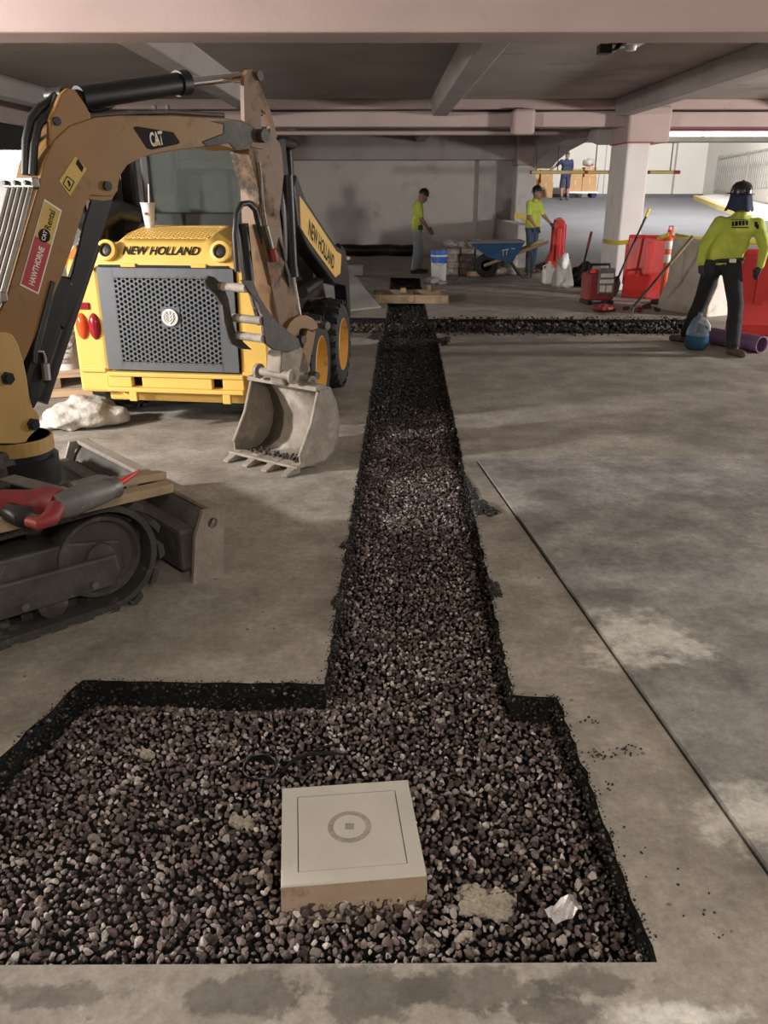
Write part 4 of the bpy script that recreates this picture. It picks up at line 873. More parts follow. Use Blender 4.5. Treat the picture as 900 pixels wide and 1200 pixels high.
# wheels
def wheel(x, y, s):
    r, w = 0.40, 0.27
    mb = MB(); mb.lathe([(0.225, -w / 2), (0.33, -w / 2 - 0.005), (0.375, -w / 2 + 0.025), (r - 0.012, -w / 2 + 0.06), (r - 0.012, w / 2 - 0.06), (0.375, w / 2 - 0.025), (0.33, w / 2 + 0.005), (0.225, w / 2), (0.21, w / 2 - 0.06), (0.21, -w / 2 + 0.06), (0.225, -w / 2)], (x, y, r), (s, 0, 0), 40)
    ty = L('tyre', 'rubber', mb, smooth=40)
    lm = MB(); lm.hexa([(-0.02, -0.028, 0), (w / 2 + 0.004, -0.02, -0.03), (w / 2 + 0.004, 0.03, -0.03), (-0.02, 0.028, 0), (-0.02, -0.02, 0.022), (w / 2, -0.012, 0.0), (w / 2, 0.022, 0.0), (-0.02, 0.02, 0.022)])
    lme = bpy.data.meshes.new('tyre_lug'); lme.from_pydata([tuple(v) for v in lm.v], [], lm.f); lme.materials.append(M['rubber'])
    for k in range(22):
        for sd in (1, -1):
            a = 2 * math.pi * (k + (0.5 if sd < 0 else 0)) / 22; o = bpy.data.objects.new('tyre_lug', lme); COL.objects.link(o); o.parent = ty
            o.rotation_euler = (a, 0, 0); o.scale = (sd, 1, 1); o.location = (x, y - math.sin(a) * (r - 0.015), r + math.cos(a) * (r - 0.015))
    mb = MB(); mb.lathe([(0.0, 0.02), (0.07, 0.02), (0.075, 0.05), (0.10, 0.05), (0.105, 0.01), (0.17, 0.02), (0.20, 0.09), (0.225, w / 2 + 0.004), (0.232, w / 2), (0.21, 0.05), (0.21, -w / 2), (0.0, -w / 2)], (x, y, r), (s, 0, 0), 32)
    rim = L('rim', 'rim_yellow', mb, ty, smooth=35)
    for k in range(8):
        a = 2 * math.pi * k / 8; c = Vector((x + s * 0.03, y + 0.135 * math.cos(a), r + 0.135 * math.sin(a))); mb = MB(); mb.cyl(c - Vector((s * 0.01, 0, 0)), c + Vector((s * 0.015, 0, 0)), 0.013, n=6); L('wheel_nut', 'dark_steel', mb, rim)
for s in (1, -1):
    for y in (0.68, 1.65): wheel(0.82 if s > 0 else -0.70, y, s)
# chassis and rear bodywork
mb = MB(); mb.box((-0.62, 0.10, 0.24), (0.62, 2.05, 0.75)); L('chassis', 'black', mb, bevel=0.02)
for s in (1, -1):                                              # rear side posts
    mb = MB(); x0, x1 = (0.5, 0.72) if s > 0 else (-0.74, -0.5)
    pr = [(0.0, 0.29), (0.0, 1.17), (0.05, 1.235), (0.55, 1.28), (0.55, 0.75), (0.30, 0.62), (0.26, 0.29)]
    mb.prism([(x0, y, z) for y, z in pr], (x1 - x0, 0, 0)); ps = L('rear_post', 'nh_yellow', mb, bevel=0.025)
    c = s * 0.62
    if s < 0:
        mb = MB(); mb.box((c - 0.09, -0.012, 0.895), (c + 0.03, 0.01, 0.945)); L('side_reflector', 'tail_red', mb, ps, bevel=0.006)
        mb = MB(); mb.lathe([(0.0, 0.030), (0.03, 0.026), (0.05, 0.012), (0.055, 0.0)], (0, 0, 0), (0, -1, 0), 18); mb.v = [Vector((c - 0.045 + v.x * 0.85, v.y - 0.001, 0.775 + v.z * 1.75)) for v in mb.v]; L('tail_light', 'tail_amber', mb, ps, smooth=50)
        mb = MB(); mb.lathe([(0.0, 0.030), (0.03, 0.026), (0.05, 0.012), (0.055, 0.0)], (0, 0, 0), (0, -1, 0), 18); mb.v = [Vector((c + 0.05 + v.x * 0.85, v.y - 0.001, 0.775 + v.z * 1.75)) for v in mb.v]; L('tail_light', 'tail_red', mb, ps, smooth=50)
    mb = MB(); mb.box((c - 0.10, -0.02, 0.445), (c + 0.10, 0.02, 0.475)); L('post_step', 'nh_yellow', mb, ps, bevel=0.006)
# rear door: perforated grille plate
DX, Z0, Z1 = 0.495, 0.47, 1.205
mb = MB(); cx, pz = 0.0305, 0.0352; hx, hz0, hz1 = 0.385, 0.535, 1.125
yF = -0.022
def cellring(x, z):
    R = pz / math.sqrt(3); o = [(x + R * math.cos(a), z + R * math.sin(a)) for a in [math.pi / 3 * k for k in range(6)]]
    i_ = [(x + 0.0132 * math.cos(a), z + 0.0132 * math.sin(a)) for a in [math.pi / 3 * k for k in range(6)]]
    v = [(a, yF, b_) for a, b_ in o] + [(a, yF, b_) for a, b_ in i_] + [(a, yF + 0.02, b_) for a, b_ in i_]
    fs = [(k, (k + 1) % 6, 6 + (k + 1) % 6, 6 + k) for k in range(6)] + [(6 + k, 6 + (k + 1) % 6, 12 + (k + 1) % 6, 12 + k) for k in range(6)]
    mb.add(v, fs)
ncol = 25
for i in range(ncol):
    x = (i - (ncol - 1) / 2) * cx
    for j in range(17):
        z = hz0 + j * pz + (pz / 2 if i % 2 else 0); cellring(x, z)
wx = (ncol - 1) / 2 * cx + cx * 0.66; zl, zh = hz0 - pz * 0.5, hz0 + 17 * pz
for lo, hi in (((-DX, yF, Z0), (-wx + 0.012, 0.0, Z1)), ((wx - 0.012, yF, Z0), (DX, 0.0, Z1)), ((-wx, yF, Z0), (wx, 0.0, zl + 0.012)), ((-wx, yF, zh - 0.012), (wx, 0.0, Z1))):
    mb.box(lo, hi)
door = L('rear_door', 'grille', mb)
mb = MB(); mb.box((-0.48, 0.055, 0.49), (0.48, 0.09, 1.19)); L('radiator_core', 'grille_dark', mb, door)
mb = MB()
for k in range(26): mb.box((-0.47, 0.045, 0.50 + k * 0.027), (0.47, 0.055, 0.511 + k * 0.027))
L('radiator_fins', 'grille', mb, door)
mb = MB(); mb.cyl((0.02, yF - 0.004, 0.855), (0.02, yF - 0.018, 0.855), 0.060, n=28); mb.box((-0.05, yF - 0.005, 0.785), (0.09, yF, 0.925)); em = L('emblem', 'grille', mb, door, smooth=40)
mb = MB(); mb.lathe([(0.046, 0.0), (0.054, 0.003), (0.060, 0.0)], (0.02, yF - 0.0185, 0.855), (0, -1, 0), 28)
mb.beam((0.02, yF - 0.021, 0.805), (0.02, yF - 0.021, 0.90), 0.006, 0.004, (0, 1, 0))
for sgn in (1, -1):
    for k in range(3): mb.tube([(0.02, yF - 0.021, 0.815 + 0.022 * k), (0.02 + sgn * 0.018, yF - 0.021, 0.832 + 0.022 * k), (0.02 + sgn * 0.030, yF - 0.021, 0.858 + 0.016 * k)], 0.0038, 6)
L('emblem_leaf', 'reflective', mb, em, smooth=50)
# bumper and lower guard
mb = MB(); mb.box((-0.50, -0.05, 0.425), (0.53, 0.08, 0.455)); [mb.box((xa_, -0.035, 0.345), (xb_, 0.02, 0.425)) for xa_, xb_ in ((-0.5, -0.32), (-0.24, 0.29), (0.37, 0.53))]; mb.box((-0.5, -0.065, 0.315), (0.53, 0.05, 0.345)); bmp = L('bumper', 'nh_yellow', mb, bevel=0.006)
for x in (-0.31, 0.40):
    mb = MB(); mb.box((x - 0.03, -0.06, 0.245), (x + 0.03, -0.02, 0.318)); L('tow_tab', 'nh_yellow', mb, bmp, bevel=0.006)
mb = MB(); mb.box((-0.55, 0.06, 0.22), (0.55, 0.3, 0.33)); L('belly_guard', 'nh_yellow', mb, bevel=0.02)
# bonnet: moulded hood with raised vented centre
def hood_z(x, y):
    prof = np.interp(y, [0.0, 0.02, 0.05, 0.11, 0.24, 0.45, 0.75], [0.0, 0.045, 0.115, 0.165, 0.20, 0.222, 0.23])
    shoulder = np.interp(y, [0.0, 0.03, 0.10, 0.30, 0.75], [0.0, 0.06, 0.095, 0.12, 0.13])
    ax = abs(x); k = np.clip((ax - 0.30) / 0.13, 0, 1); k = k * k * (3 - 2 * k)
    edge = np.clip((ax - 0.47) / 0.09, 0, 1) ** 2 * 0.06
    return 1.215 + prof * (1 - k) + shoulder * k - edge
mb = MB(); xs = np.linspace(-0.55, 0.55, 45); ys = [0.0, 0.015, 0.03, 0.06, 0.10, 0.15, 0.22, 0.32, 0.42, 0.58, 0.75]
rows = [[Vector((x, -0.025, 1.20 if abs(x) < 0.5 else 1.19)) for x in xs]] + [[Vector((x, y - 0.02, hood_z(x, y))) for x in xs] for y in ys]
mb.grid(rows); cen_ = [sum((mb.v[i] for i in f_), Vector()) / len(f_) for f_ in mb.f]
keep_ = [k for k, c_ in enumerate(cen_) if not (abs(c_.x) < 0.30 and 0.08 < c_.y < 0.40)]; mb.f = [mb.f[k] for k in keep_]; mb.m = [0] * len(mb.f)
hood = L('hood', 'nh_yellow', mb, smooth=60, solid=0.015)
mb = MB()                                                     # perforated panel: real holes in a honeycomb
for i in range(20):
    for j in range(-1 if i % 2 else 0, 9 if i % 2 else 10):
        x, y = (i - 9.5) * 0.03, 0.1173 + j * 0.0346 + (0.0173 if i % 2 else 0); v_ = []
        for R_, dz_ in ((0.02, 0.0078), (0.0115, 0.0078), (0.0115, -0.006)):
            v_ += [(x + R_ * math.cos(a_), y + R_ * math.sin(a_) - 0.02, hood_z(x + R_ * math.cos(a_), y + R_ * math.sin(a_)) + dz_) for a_ in [math.pi / 3 * q for q in range(6)]]
        mb.add(v_, [(q, (q + 1) % 6, 6 + (q + 1) % 6, 6 + q) for q in range(6)] + [(6 + q, 6 + (q + 1) % 6, 12 + (q + 1) % 6, 12 + q) for q in range(6)])
L('hood_vent_panel', 'nh_yellow', mb, hood)
mb = MB(); mb.tube([(x, -0.031, 1.202) for x in np.linspace(-0.47, 0.47, 9)], 0.009, 6); L('hood_gap_shade', 'rubber', mb, hood)  # dark tube standing in for the shade in the gap below the hood
for x in (-0.25, 0.26):
    mb = MB(); mb.box((x - 0.055, -0.045, 1.195), (x + 0.055, -0.02, 1.222)); L('hinge', 'nh_yellow', mb, hood, bevel=0.006)
ny = 0.037; nz_ = hood_z(0, ny); dn = Vector((0, -(hood_z(0, 0.05) - hood_z(0, 0.02)) / 0.03, 1)).normalized()
W = PMTX[ss.name]; U3 = W.to_3x3()
lettering('maker_lettering', 'NEW HOLLAND', W @ (Vector((-0.02, ny - 0.02, nz_)) + dn * 0.012), U3 @ Vector((1, 0, 0)), U3 @ dn.cross(Vector((1, 0, 0))), 0.56, 0.062, 'ink', hood, shear=0.25, bold=0.03)
for x in (-0.405, 0.415):                                     # round work lights in the shoulders
    z = hood_z(x, 0.05) + 0.012
    mb = MB(); mb.lathe([(0.075, 0.0), (0.07, 0.035), (0.048, 0.04), (0.045, 0.012), (0.0, 0.012)], (x, 0.0, z), (0, -1, 0.25), 24); wl = L('light_bezel', 'nh_yellow', mb, hood, smooth=40)
    mb = MB(); mb.lathe([(0.044, 0.014), (0.034, 0.022), (0.0, 0.018)], (x, 0.0, z), (0, -1, 0.25), 20); L('light_lens', 'black', mb, wl, smooth=50)
# side tank shrouds in front of the posts
for s in (1, -1):
    mb = MB(); mb.box((s * 0.55 - 0.1, 0.5, 0.7), (s * 0.55 + 0.1, 1.9, 1.15)); L('side_tank', 'black', mb, bevel=0.04)
    mb = MB(); rows = []
    for k in range(11):
        a = math.radians(-10 + 200 * k / 10); rows.append([Vector((s * 0.60, 0.68 + 0.46 * math.cos(a), 0.42 + 0.46 * math.sin(a))), Vector((s * 0.70, 0.68 + 0.46 * math.cos(a), 0.42 + 0.46 * math.sin(a)))])
    mb.grid(rows); L('fender', 'nh_yellow', mb, smooth=60, solid=0.02)
# cab
cb0, cb1, ct = 0.70, 1.75, 2.02
for x in (-0.50, 0.50):
    mb = MB(); mb.beam((x, cb0 + 0.02, 1.25), (x, cb0, ct), 0.10, 0.10, (0, 1, 0)); L('cab_post', 'black', mb, bevel=0.015); mb = MB(); mb.beam((x, cb1, 0.9), (x, cb1 - 0.1, ct), 0.09, 0.09, (0, 1, 0)); L('cab_post', 'black', mb, bevel=0.015)
mb = MB(); mb.beam((-0.34, cb0 - 0.03, 1.30), (-0.34, cb0 - 0.03, ct), 0.08, 0.06, (0, 1, 0)); L('cab_pillar', 'black', mb, bevel=0.02)
mb = MB(); mb.box((-0.56, cb0 - 0.08, ct), (0.56, cb1 + 0.05, ct + 0.07)); L('cab_roof', 'black', mb, bevel=0.03)
mb = MB(); mb.box((-0.55, cb0 - 0.10, 1.40), (0.55, cb0 + 0.0, 1.54)); L('window_sill', 'black', mb, bevel=0.015)
mb = MB(); mb.box((-0.30, cb0 - 0.05, 1.54), (0.45, cb0 - 0.035, ct)); L('rear_window', 'glass', mb)
mb = MB(); mb.box((-0.45, cb0 + 0.1, 0.75), (0.45, cb0 + 0.2, 1.50)); mb.box((-0.25, cb0 + 0.22, 1.0), (0.25, cb0 + 0.34, 1.85)); L('seat_back', 'tool_grey', mb, bevel=0.05)
for x in (-0.5, 0.5):
    mb = MB(); mb.box((x - 0.01, cb0 + 0.06, 1.2), (x + 0.01, cb1 - 0.06, ct)); L('side_mesh_panel', 'glass', mb)
# rear towers and lift arms
for s in (1, -1):
    x = s * 0.66
    mb = MB(); mb.prism([(x - 0.07, y, z) for y, z in [(0.42, 1.15), (0.40, 1.75), (0.50, 2.04), (0.68, 2.06), (0.80, 1.7), (0.85, 1.15)]], (0.14, 0, 0)); L('lift_tower', 'black', mb, bevel=0.02)
    x = s * 0.80
    arm_ = [(0.36, 1.72), (0.45, 1.80), (0.75, 1.62), (1.9, 1.23), (2.35, 1.15), (2.55, 0.95), (2.6, 0.5), (2.48, 0.5), (2.35, 0.83), (1.75, 0.92), (0.75, 1.28), (0.45, 1.45)]
    mb = MB(); mb.prism([(x - 0.06, y, z) for y, z in arm_], (0.12, 0, 0)); la = L('lift_arm', 'black', mb, bevel=0.015)
    if s > 0:
        pl = [(0.50, 1.655), (0.72, 1.585), (1.88, 1.185), (2.12, 1.14), (2.05, 0.98), (1.80, 0.965), (0.78, 1.325), (0.50, 1.44)]
        mb = MB(); mb.prism([(x + 0.0605, y, z) for y, z in pl], (0.004, 0, 0)); L('arm_decal', 'nh_yellow', mb, la)
        d = Vector((0, 1.16, -0.41)).normalized()
        lettering('arm_lettering', 'NEW HOLLAND', W @ Vector((x + 0.066, 1.25, 1.265)), U3 @ d, U3 @ Vector((1, 0, 0)).cross(d), 1.05, 0.13, 'ink', la, shear=0.2, bold=0.02)
    mb = MB(); mb.cyl((x, 0.75, 0.95), (x - s * 0.05, 1.6, 0.95), 0.045, n=14); L('lift_cylinder', 'black', mb, smooth=40)
    mb = MB(); mb.tube([(x, 2.30, 1.20), (x, 2.52, 1.14), (x, 2.68, 0.95), (x, 2.72, 0.62), (x, 2.55, 0.46)], 0.03, 10); L('guard_loop', 'black', mb, smooth=50)
# engine-bay hoses bulging beside the hood on the left
mb = MB(); mb.tube([(-0.62, 0.40, 1.10), (-0.72, 0.35, 1.30), (-0.66, 0.42, 1.48), (-0.52, 0.5, 1.56), (-0.38, 0.58, 1.52)], [0.07, 0.09, 0.09, 0.075, 0.06], 14); L('intake_duct', 'black', mb, smooth=60)
mb = MB(); mb.tube([(-0.70, 0.25, 0.98), (-0.76, 0.25, 1.02), (-0.78, 0.25, 1.12), (-0.74, 0.28, 1.20)], 0.04, 10); L('coolant_hose', 'hose', mb, smooth=60)

# paper cup standing on the hood
cw = W @ Vector((-0.245, 0.40, hood_z(-0.245, 0.42) + 0.002))
cup = thing('paper_cup', cw, 'white paper drink cup with straw standing on the loader hood', 'cup')
mb = MB(); mb.lathe([(0.0, 0.0), (0.032, 0.0), (0.050, 0.165), (0.054, 0.168), (0.054, 0.175), (0.047, 0.175), (0.0, 0.172)], cw, n=24); mb.build('cup_body', 'paper', cup, smooth=40)
mb = MB(); mb.cyl(cw + Vector((0.01, 0, 0.17)), cw + Vector((0.02, 0.0, 0.30)), 0.005, n=8); mb.build('straw', 'white', cup)
mb = MB(); c = cw + Vector((-0.008, -0.047, 0.10)); mb.cyl(c, c + Vector((0, -0.002, 0)), 0.011, n=12); mb.build('cup_print', 'sticker_red', cup)

# ================================================================== SDF MESHER (people, sacks, lumps)
def sd_cone(P, a, b, ra, rb):
    a = np.array(a, float); b = np.array(b, float); ba = b - a; L2 = ba @ ba + 1e-12
    h = np.clip(((P - a) @ ba) / L2, 0, 1); return np.linalg.norm(P - a - h[..., None] * ba, axis=-1) - (ra + (rb - ra) * h)
def sd_ell(P, c, r, R=None):
    q = P - np.array(c, float); r = np.array(r, float)
    if R is not None: q = q @ np.array(R)
    k0 = np.linalg.norm(q / r, axis=-1); k1 = np.linalg.norm(q / (r * r), axis=-1) + 1e-9; return k0 * (k0 - 1) / k1
def surface_net(prims, vox, kdef=0.03, disp=None):
    """prims: (kind, tag, args..., k). returns verts, quads, tags"""
    lo = np.full(3, 1e9); hi = -lo
    for p in prims:
        if p[0] == 'c': pts = np.array([p[2], p[3]], float); rr = max(p[4], p[5])
        else: pts = np.array([p[2]], float); rr = max(p[3])
        lo = np.minimum(lo, pts.min(0) - rr); hi = np.maximum(hi, pts.max(0) + rr)
    lo -= 3 * vox; hi += 3 * vox; dim = np.ceil((hi - lo) / vox).astype(int) + 1
    D = np.full(dim, 0.5); best = np.full(dim, 9.0); T = np.zeros(dim, np.int16)
    for p in prims:
        if p[0] == 'c': pts = np.array([p[2], p[3]], float); rr = max(p[4], p[5]); k = p[6] if len(p) > 6 else kdef
        else: pts = np.array([p[2]], float); rr = max(p[3]); k = p[5] if len(p) > 5 else kdef
        m = rr + 0.05 + k; i0 = np.maximum(((pts.min(0) - m - lo) / vox).astype(int), 0); i1 = np.minimum(((pts.max(0) + m - lo) / vox).astype(int) + 2, dim)
        sl = tuple(slice(a, b) for a, b in zip(i0, i1))
        g = np.stack(np.meshgrid(*[lo[q] + np.arange(i0[q], i1[q]) * vox for q in range(3)], indexing='ij'), -1)
        d = sd_cone(g, p[2], p[3], p[4], p[5]) if p[0] == 'c' else sd_ell(g, p[2], p[3], p[4] if len(p) > 4 else None)
        O_ = D[sl]; h = np.clip(0.5 + 0.5 * (O_ - d) / k, 0, 1); D[sl] = O_ * (1 - h) + d * h - k * h * (1 - h)
        bb = best[sl]; w = d < bb; bb[w] = d[w]; T[sl][w] = p[1]
    if disp is not None:
        g = np.stack(np.meshgrid(*[lo[q] + np.arange(dim[q]) * vox for q in range(3)], indexing='ij'), -1); D = D + disp(g)
    S_ = D < 0; nx, ny_, nz = dim - 1
    acc = np.zeros((nx, ny_, nz, 3)); cnt = np.zeros((nx, ny_, nz))
    cs = [(i, j, k) for i in (0, 1) for j in (0, 1) for k in (0, 1)]
    def C_(A, c): return A[c[0]:c[0] + nx, c[1]:c[1] + ny_, c[2]:c[2] + nz]
    for c in cs:
        for ax in range(3):
            if c[ax]: continue
            e = list(c); e[ax] = 1; a, b = C_(D, c), C_(D, e); x = (a < 0) != (b < 0)
            t = np.where(x, a / np.where(x, a - b, 1), 0)
            for q in range(3): acc[..., q] += np.where(x, c[q] + (t if q == ax else 0), 0)
            cnt += x
    act = cnt > 0; ids = np.full(act.shape, -1); ids[act] = np.arange(act.sum())
    base = np.argwhere(act); V = lo + (base + acc[act] / cnt[act][:, None]) * vox
    tg = C_(T, (0, 0, 0))[act]
    Q = []
    for ax in range(3):
        o = [q for q in range(3) if q != ax]; a = [slice(0, None)] * 3; b = [slice(0, None)] * 3; a[ax] = slice(0, -1); b[ax] = slice(1, None)
        e = np.argwhere(S_[tuple(a)] != S_[tuple(b)]); e = e[(e[:, o[0]] > 0) & (e[:, o[1]] > 0) & (e[:, o[0]] < act.shape[o[0]]) & (e[:, o[1]] < act.shape[o[1]])]
        if not len(e): continue
        def idx(d0, d1):
            f_ = e.copy(); f_[:, o[0]] -= d0; f_[:, o[1]] -= d1; return ids[f_[:, 0], f_[:, 1], f_[:, 2]]
        q = np.stack([idx(0, 0), idx(1, 0), idx(1, 1), idx(0, 1)], 1); inside_ = S_[e[:, 0], e[:, 1], e[:, 2]]
        flip = inside_ if ax != 1 else ~inside_
        q[~flip] = q[~flip][:, ::-1]; Q.append(q)
    Q = np.vstack(Q); ft = tg[Q].max(1) * 0 + np.array([np.bincount(r).argmax() for r in tg[Q]]); return V, Q, ft
def sdf_object(name, prims, vox, mats, parent=None, k=0.03, disp=None, loc=None):
    V, Q, ft = surface_net(prims, vox, k, disp)
    if parent is not None:
        inv = np.array(PMTX[parent.name].inverted()); V = V @ inv[:3, :3].T + inv[:3, 3]
    me = bpy.data.meshes.new(name); me.from_pydata(V.tolist(), [], Q.tolist())
    o = finish(name, me, mats, parent, smooth=180, mi=ft.tolist())
    return o

def crumple(seed, amp, freq, n=7):
    r_ = np.random.default_rng(seed); D_ = r_.normal(size=(n, 3)); D_ /= np.linalg.norm(D_, axis=1)[:, None]; ph = r_.uniform(0, 6.3, n); fq = freq * r_.uniform(0.6, 1.5, n)
    def fn(g):
        o_ = 0
        for d_, p_, f_ in zip(D_, ph, fq): o_ = o_ + np.abs(np.sin(g @ d_ * f_ + p_ + 0.8 * np.sin(g[..., 0] * 9 + p_))) - 0.6
        return o_ * amp
    return fn
# ================================================================== THINGS NEAR THE CAMERA
# cast concrete inspection box in the gravel
ca = math.radians(6.0); cc = Vector((-0.098, 1.872, 0)); TOPZ = 0.0; HS = 0.193
bx = thing('inspection_box', (cc.x, cc.y, -0.12), 'square pale concrete inspection cover with round plug set in the gravel', 'access cover', ca)
mb = MB(); sk = 0.16
def sq(h0, h1, z0, z1): mb.add([(-h0, -h0, z0), (h0, -h0, z0), (h0, h0, z0), (-h0, h0, z0), (-h1, -h1, z1), (h1, -h1, z1), (h1, h1, z1), (-h1, h1, z1)], [(0, 1, 5, 4), (1, 2, 6, 5), (2, 3, 7, 6), (3, 0, 4, 7)])
IN = 0.148
sq(HS + 0.004, HS, -0.02, 0.118); mb.mi = 1
mb.add([(-HS, -HS, 0.118), (HS, -HS, 0.118), (HS, HS, 0.118), (-HS, HS, 0.118), (-HS + 0.004, -HS + 0.004, 0.122), (HS - 0.004, -HS + 0.004, 0.122), (HS - 0.004, HS - 0.004, 0.122), (-HS + 0.004, HS - 0.004, 0.122)], [(0, 1, 5, 4), (1, 2, 6, 5), (2, 3, 7, 6), (3, 0, 4, 7)])
h0, h1 = HS - 0.004, IN
mb.add([(-h0, -h0, 0.122), (h0, -h0, 0.122), (h0, h0, 0.122), (-h0, h0, 0.122), (-h1, -h1, 0.122), (h1, -h1, 0.122), (h1, h1, 0.122), (-h1, h1, 0.122), (-h1, -h1, 0.10), (h1, -h1, 0.10), (h1, h1, 0.10), (-h1, h1, 0.10)],
       [(0, 1, 5, 4), (1, 2, 6, 5), (2, 3, 7, 6), (3, 0, 4, 7), (4, 5, 9, 8), (5, 6, 10, 9), (6, 7, 11, 10), (7, 4, 8, 11)])
mb.mi = 2; mb.add([(-h1, -h1, 0.10), (h1, -h1, 0.10), (h1, h1, 0.10), (-h1, h1, 0.10)], [(0, 1, 2, 3)])
mb.build('frame', ['cover_edge', 'cover', 'cover'], bx, world=False)
mb = MB(); li = IN - 0.0028
n = 40; ring = [(0.056 * math.cos(2 * math.pi * i / n), 0.008 + 0.056 * math.sin(2 * math.pi * i / n)) for i in range(n)]
sqr = [(-li, -li), (li, -li), (li, li), (-li, li)]; v, f = poly_mesh([sqr, ring], 0.121); mb.add(v, f)
mb.add([(x, y, 0.121) for x, y in sqr] + [(x, y, 0.103) for x, y in sqr], [(i, 4 + i, 4 + (i + 1) % 4, (i + 1) % 4) for i in range(4)])
ld = mb.build('lid', 'cover', bx, world=False)
mb = MB(); mb.lathe([(0.046, 0.1225), (0.048, 0.113), (0.054, 0.1135), (0.056, 0.121)], (0, 0.008, 0), n=40, ref=(1, 0, 0)); mb.f = [f_ for f_ in mb.f if len(f_) == 4]; mb.m = [0] * len(mb.f)
rg_ = [(0.046 * math.cos(2 * math.pi * i / 40), 0.008 + 0.046 * math.sin(2 * math.pi * i / 40)) for i in range(40)]; sk_ = [(-0.014, -0.003), (0.012, -0.007), (0.015, 0.018), (-0.011, 0.022)]
v, f = poly_mesh([rg_, sk_], 0.1225); mb.add(v, f); mb.mi = 1; mb.add([(x, y, 0.1225) for x, y in sk_] + [(x, y, 0.113) for x, y in sk_], [(0, 1, 5, 4), (1, 2, 6, 5), (2, 3, 7, 6), (3, 0, 4, 7), (4, 5, 6, 7)])
mb.build('plug', ['cover', 'mortar'], ld, world=False)
mb = MB(); mb.lathe([(0.0555, 0.1215), (0.0625, 0.1218), (0.0625, 0.1212)], (0, 0.008, 0), n=40); mb.build('plug_stain', 'mortar', ld, world=False)
# thin ring of black pipe half sunk in the gravel
p = G(305, 903, -0.07); mb = MB(); mb.lathe([(0.052, -0.03), (0.058, -0.03), (0.058, 0.006), (0.055, 0.009), (0.052, 0.006), (0.052, -0.03)], (p.x, p.y, -0.058), (0.05, -0.1, 1), n=32); o = mb.build('pipe_ring', 'black', smooth=40)
tag(o, 'thin black plastic pipe ring half sunk in the gravel', 'pipe ring')
# black roots / wires next to it
p2 = [G(330, 905, -0.06), G(345, 890, -0.055), G(362, 884, -0.055), G(385, 882, -0.06), G(405, 884, -0.065)]
mb = MB(); mb.tube(p2, [0.006, 0.008, 0.007, 0.006, 0.003], 7); mb.tube([p2[1], G(352, 900, -0.058), G(372, 893, -0.06)], 0.005, 6); mb.tube([p2[2], G(375, 876, -0.06), G(398, 872, -0.065)], 0.004, 6); o = mb.build('root', 'black', smooth=50); tag(o, 'dark tangled root lying on the gravel beside the pipe ring', 'root')
# crumpled foil scrap
c = G(661, 1070, -0.055); mb = MB(); rows = []
rf = np.random.default_rng(5); ud = Vector((0.84, 0.55, 0)); vd = Vector((-0.55, 0.84, 0))
for i in range(6):
    r = []
    for j in range(5):
        a, b_ = (i / 5 - 0.5) * 0.098, (j / 4 - 0.5) * 0.046 * (1.0 - 0.5 * abs(i / 5 - 0.45))
        r.append(c + ud * (a + rf.normal(0, 0.002)) + vd * (b_ + rf.normal(0, 0.002)) + Vector((0, 0, 0.010 + rf.normal(0, 0.006) + 0.012 * (j == 4) + 0.006 * math.sin(i * 1.9))))
    rows.append(r)
mb.grid(rows); o = mb.build('foil_scrap', 'foil', solid=0.0015); tag(o, 'crumpled silver foil scrap on the dark gravel', 'scrap')
# pale mortar lumps
rl = np.random.default_rng(9)
def lump(px, py, z, rx, ry, rz, label, name='mortar_lump', material='mortar', vox=0.0042, group=None):
    c = G(px, py, z); pr = []
    for k in range(11):
        a = rl.uniform(0, 6.28); q = rl.uniform(0, 0.8); pr.append(('e', 0, (c.x + math.cos(a) * rx * q, c.y + math.sin(a) * ry * q, c.z + rl.uniform(-0.2, 0.3) * rz), (rx * rl.uniform(0.2, 0.5), ry * rl.uniform(0.2, 0.5), rz * rl.uniform(0.4, 0.9))))
    ph = rl.uniform(0, 6, 3)
    o = sdf_object(name, pr, vox, material, k=0.008, disp=crumple(int(px), 0.0032, 170, 8))
    tag(o, label, 'mortar lump', group); return o
lump(562, 1058, -0.075, 0.092, 0.058, 0.022, 'large pale spilled mortar patch on gravel right of the inspection cover')
lump(546, 1098, -0.075, 0.028, 0.018, 0.014, 'small pale mortar lump in front of the large mortar patch')
lump(282, 966, -0.07, 0.038, 0.034, 0.022, 'round pale mortar lump on gravel left of the inspection cover')
lump(172, 884, -0.065, 0.022, 0.02, 0.018, 'small whitish mortar lump among the gravel behind the round lump')
lump(498, 1110, -0.078, 0.035, 0.015, 0.012, 'thin mortar smear on gravel below the inspection cover')
lump(640, 1020, -0.078, 0.016, 0.014, 0.012, 'tiny mortar crumb on gravel above the foil scrap')

# crumpled white sack on the floor by the loader
sc = G(96, 503); sk_t = [('e', 0, (sc.x + dx, sc.y + dy, dz), r) for dx, dy, dz, r in ((-0.10, 0.05, 0.09, (0.19, 0.17, 0.10)), (0.06, 0.08, 0.09, (0.17, 0.16, 0.10)), (-0.02, 0.12, 0.15, (0.12, 0.12, 0.09)), (0.20, 0.14, 0.07, (0.13, 0.12, 0.075)), (0.10, 0.18, 0.13, (0.12, 0.10, 0.07)), (-0.24, 0.02, 0.035, (0.09, 0.09, 0.045)))]
o = sdf_object('crumpled_sack', sk_t, 0.009, 'bag', k=0.03, disp=crumple(4, 0.0075, 30))
tag(o, 'crumpled dirty white sack lying on the floor beside the loader', 'sack')

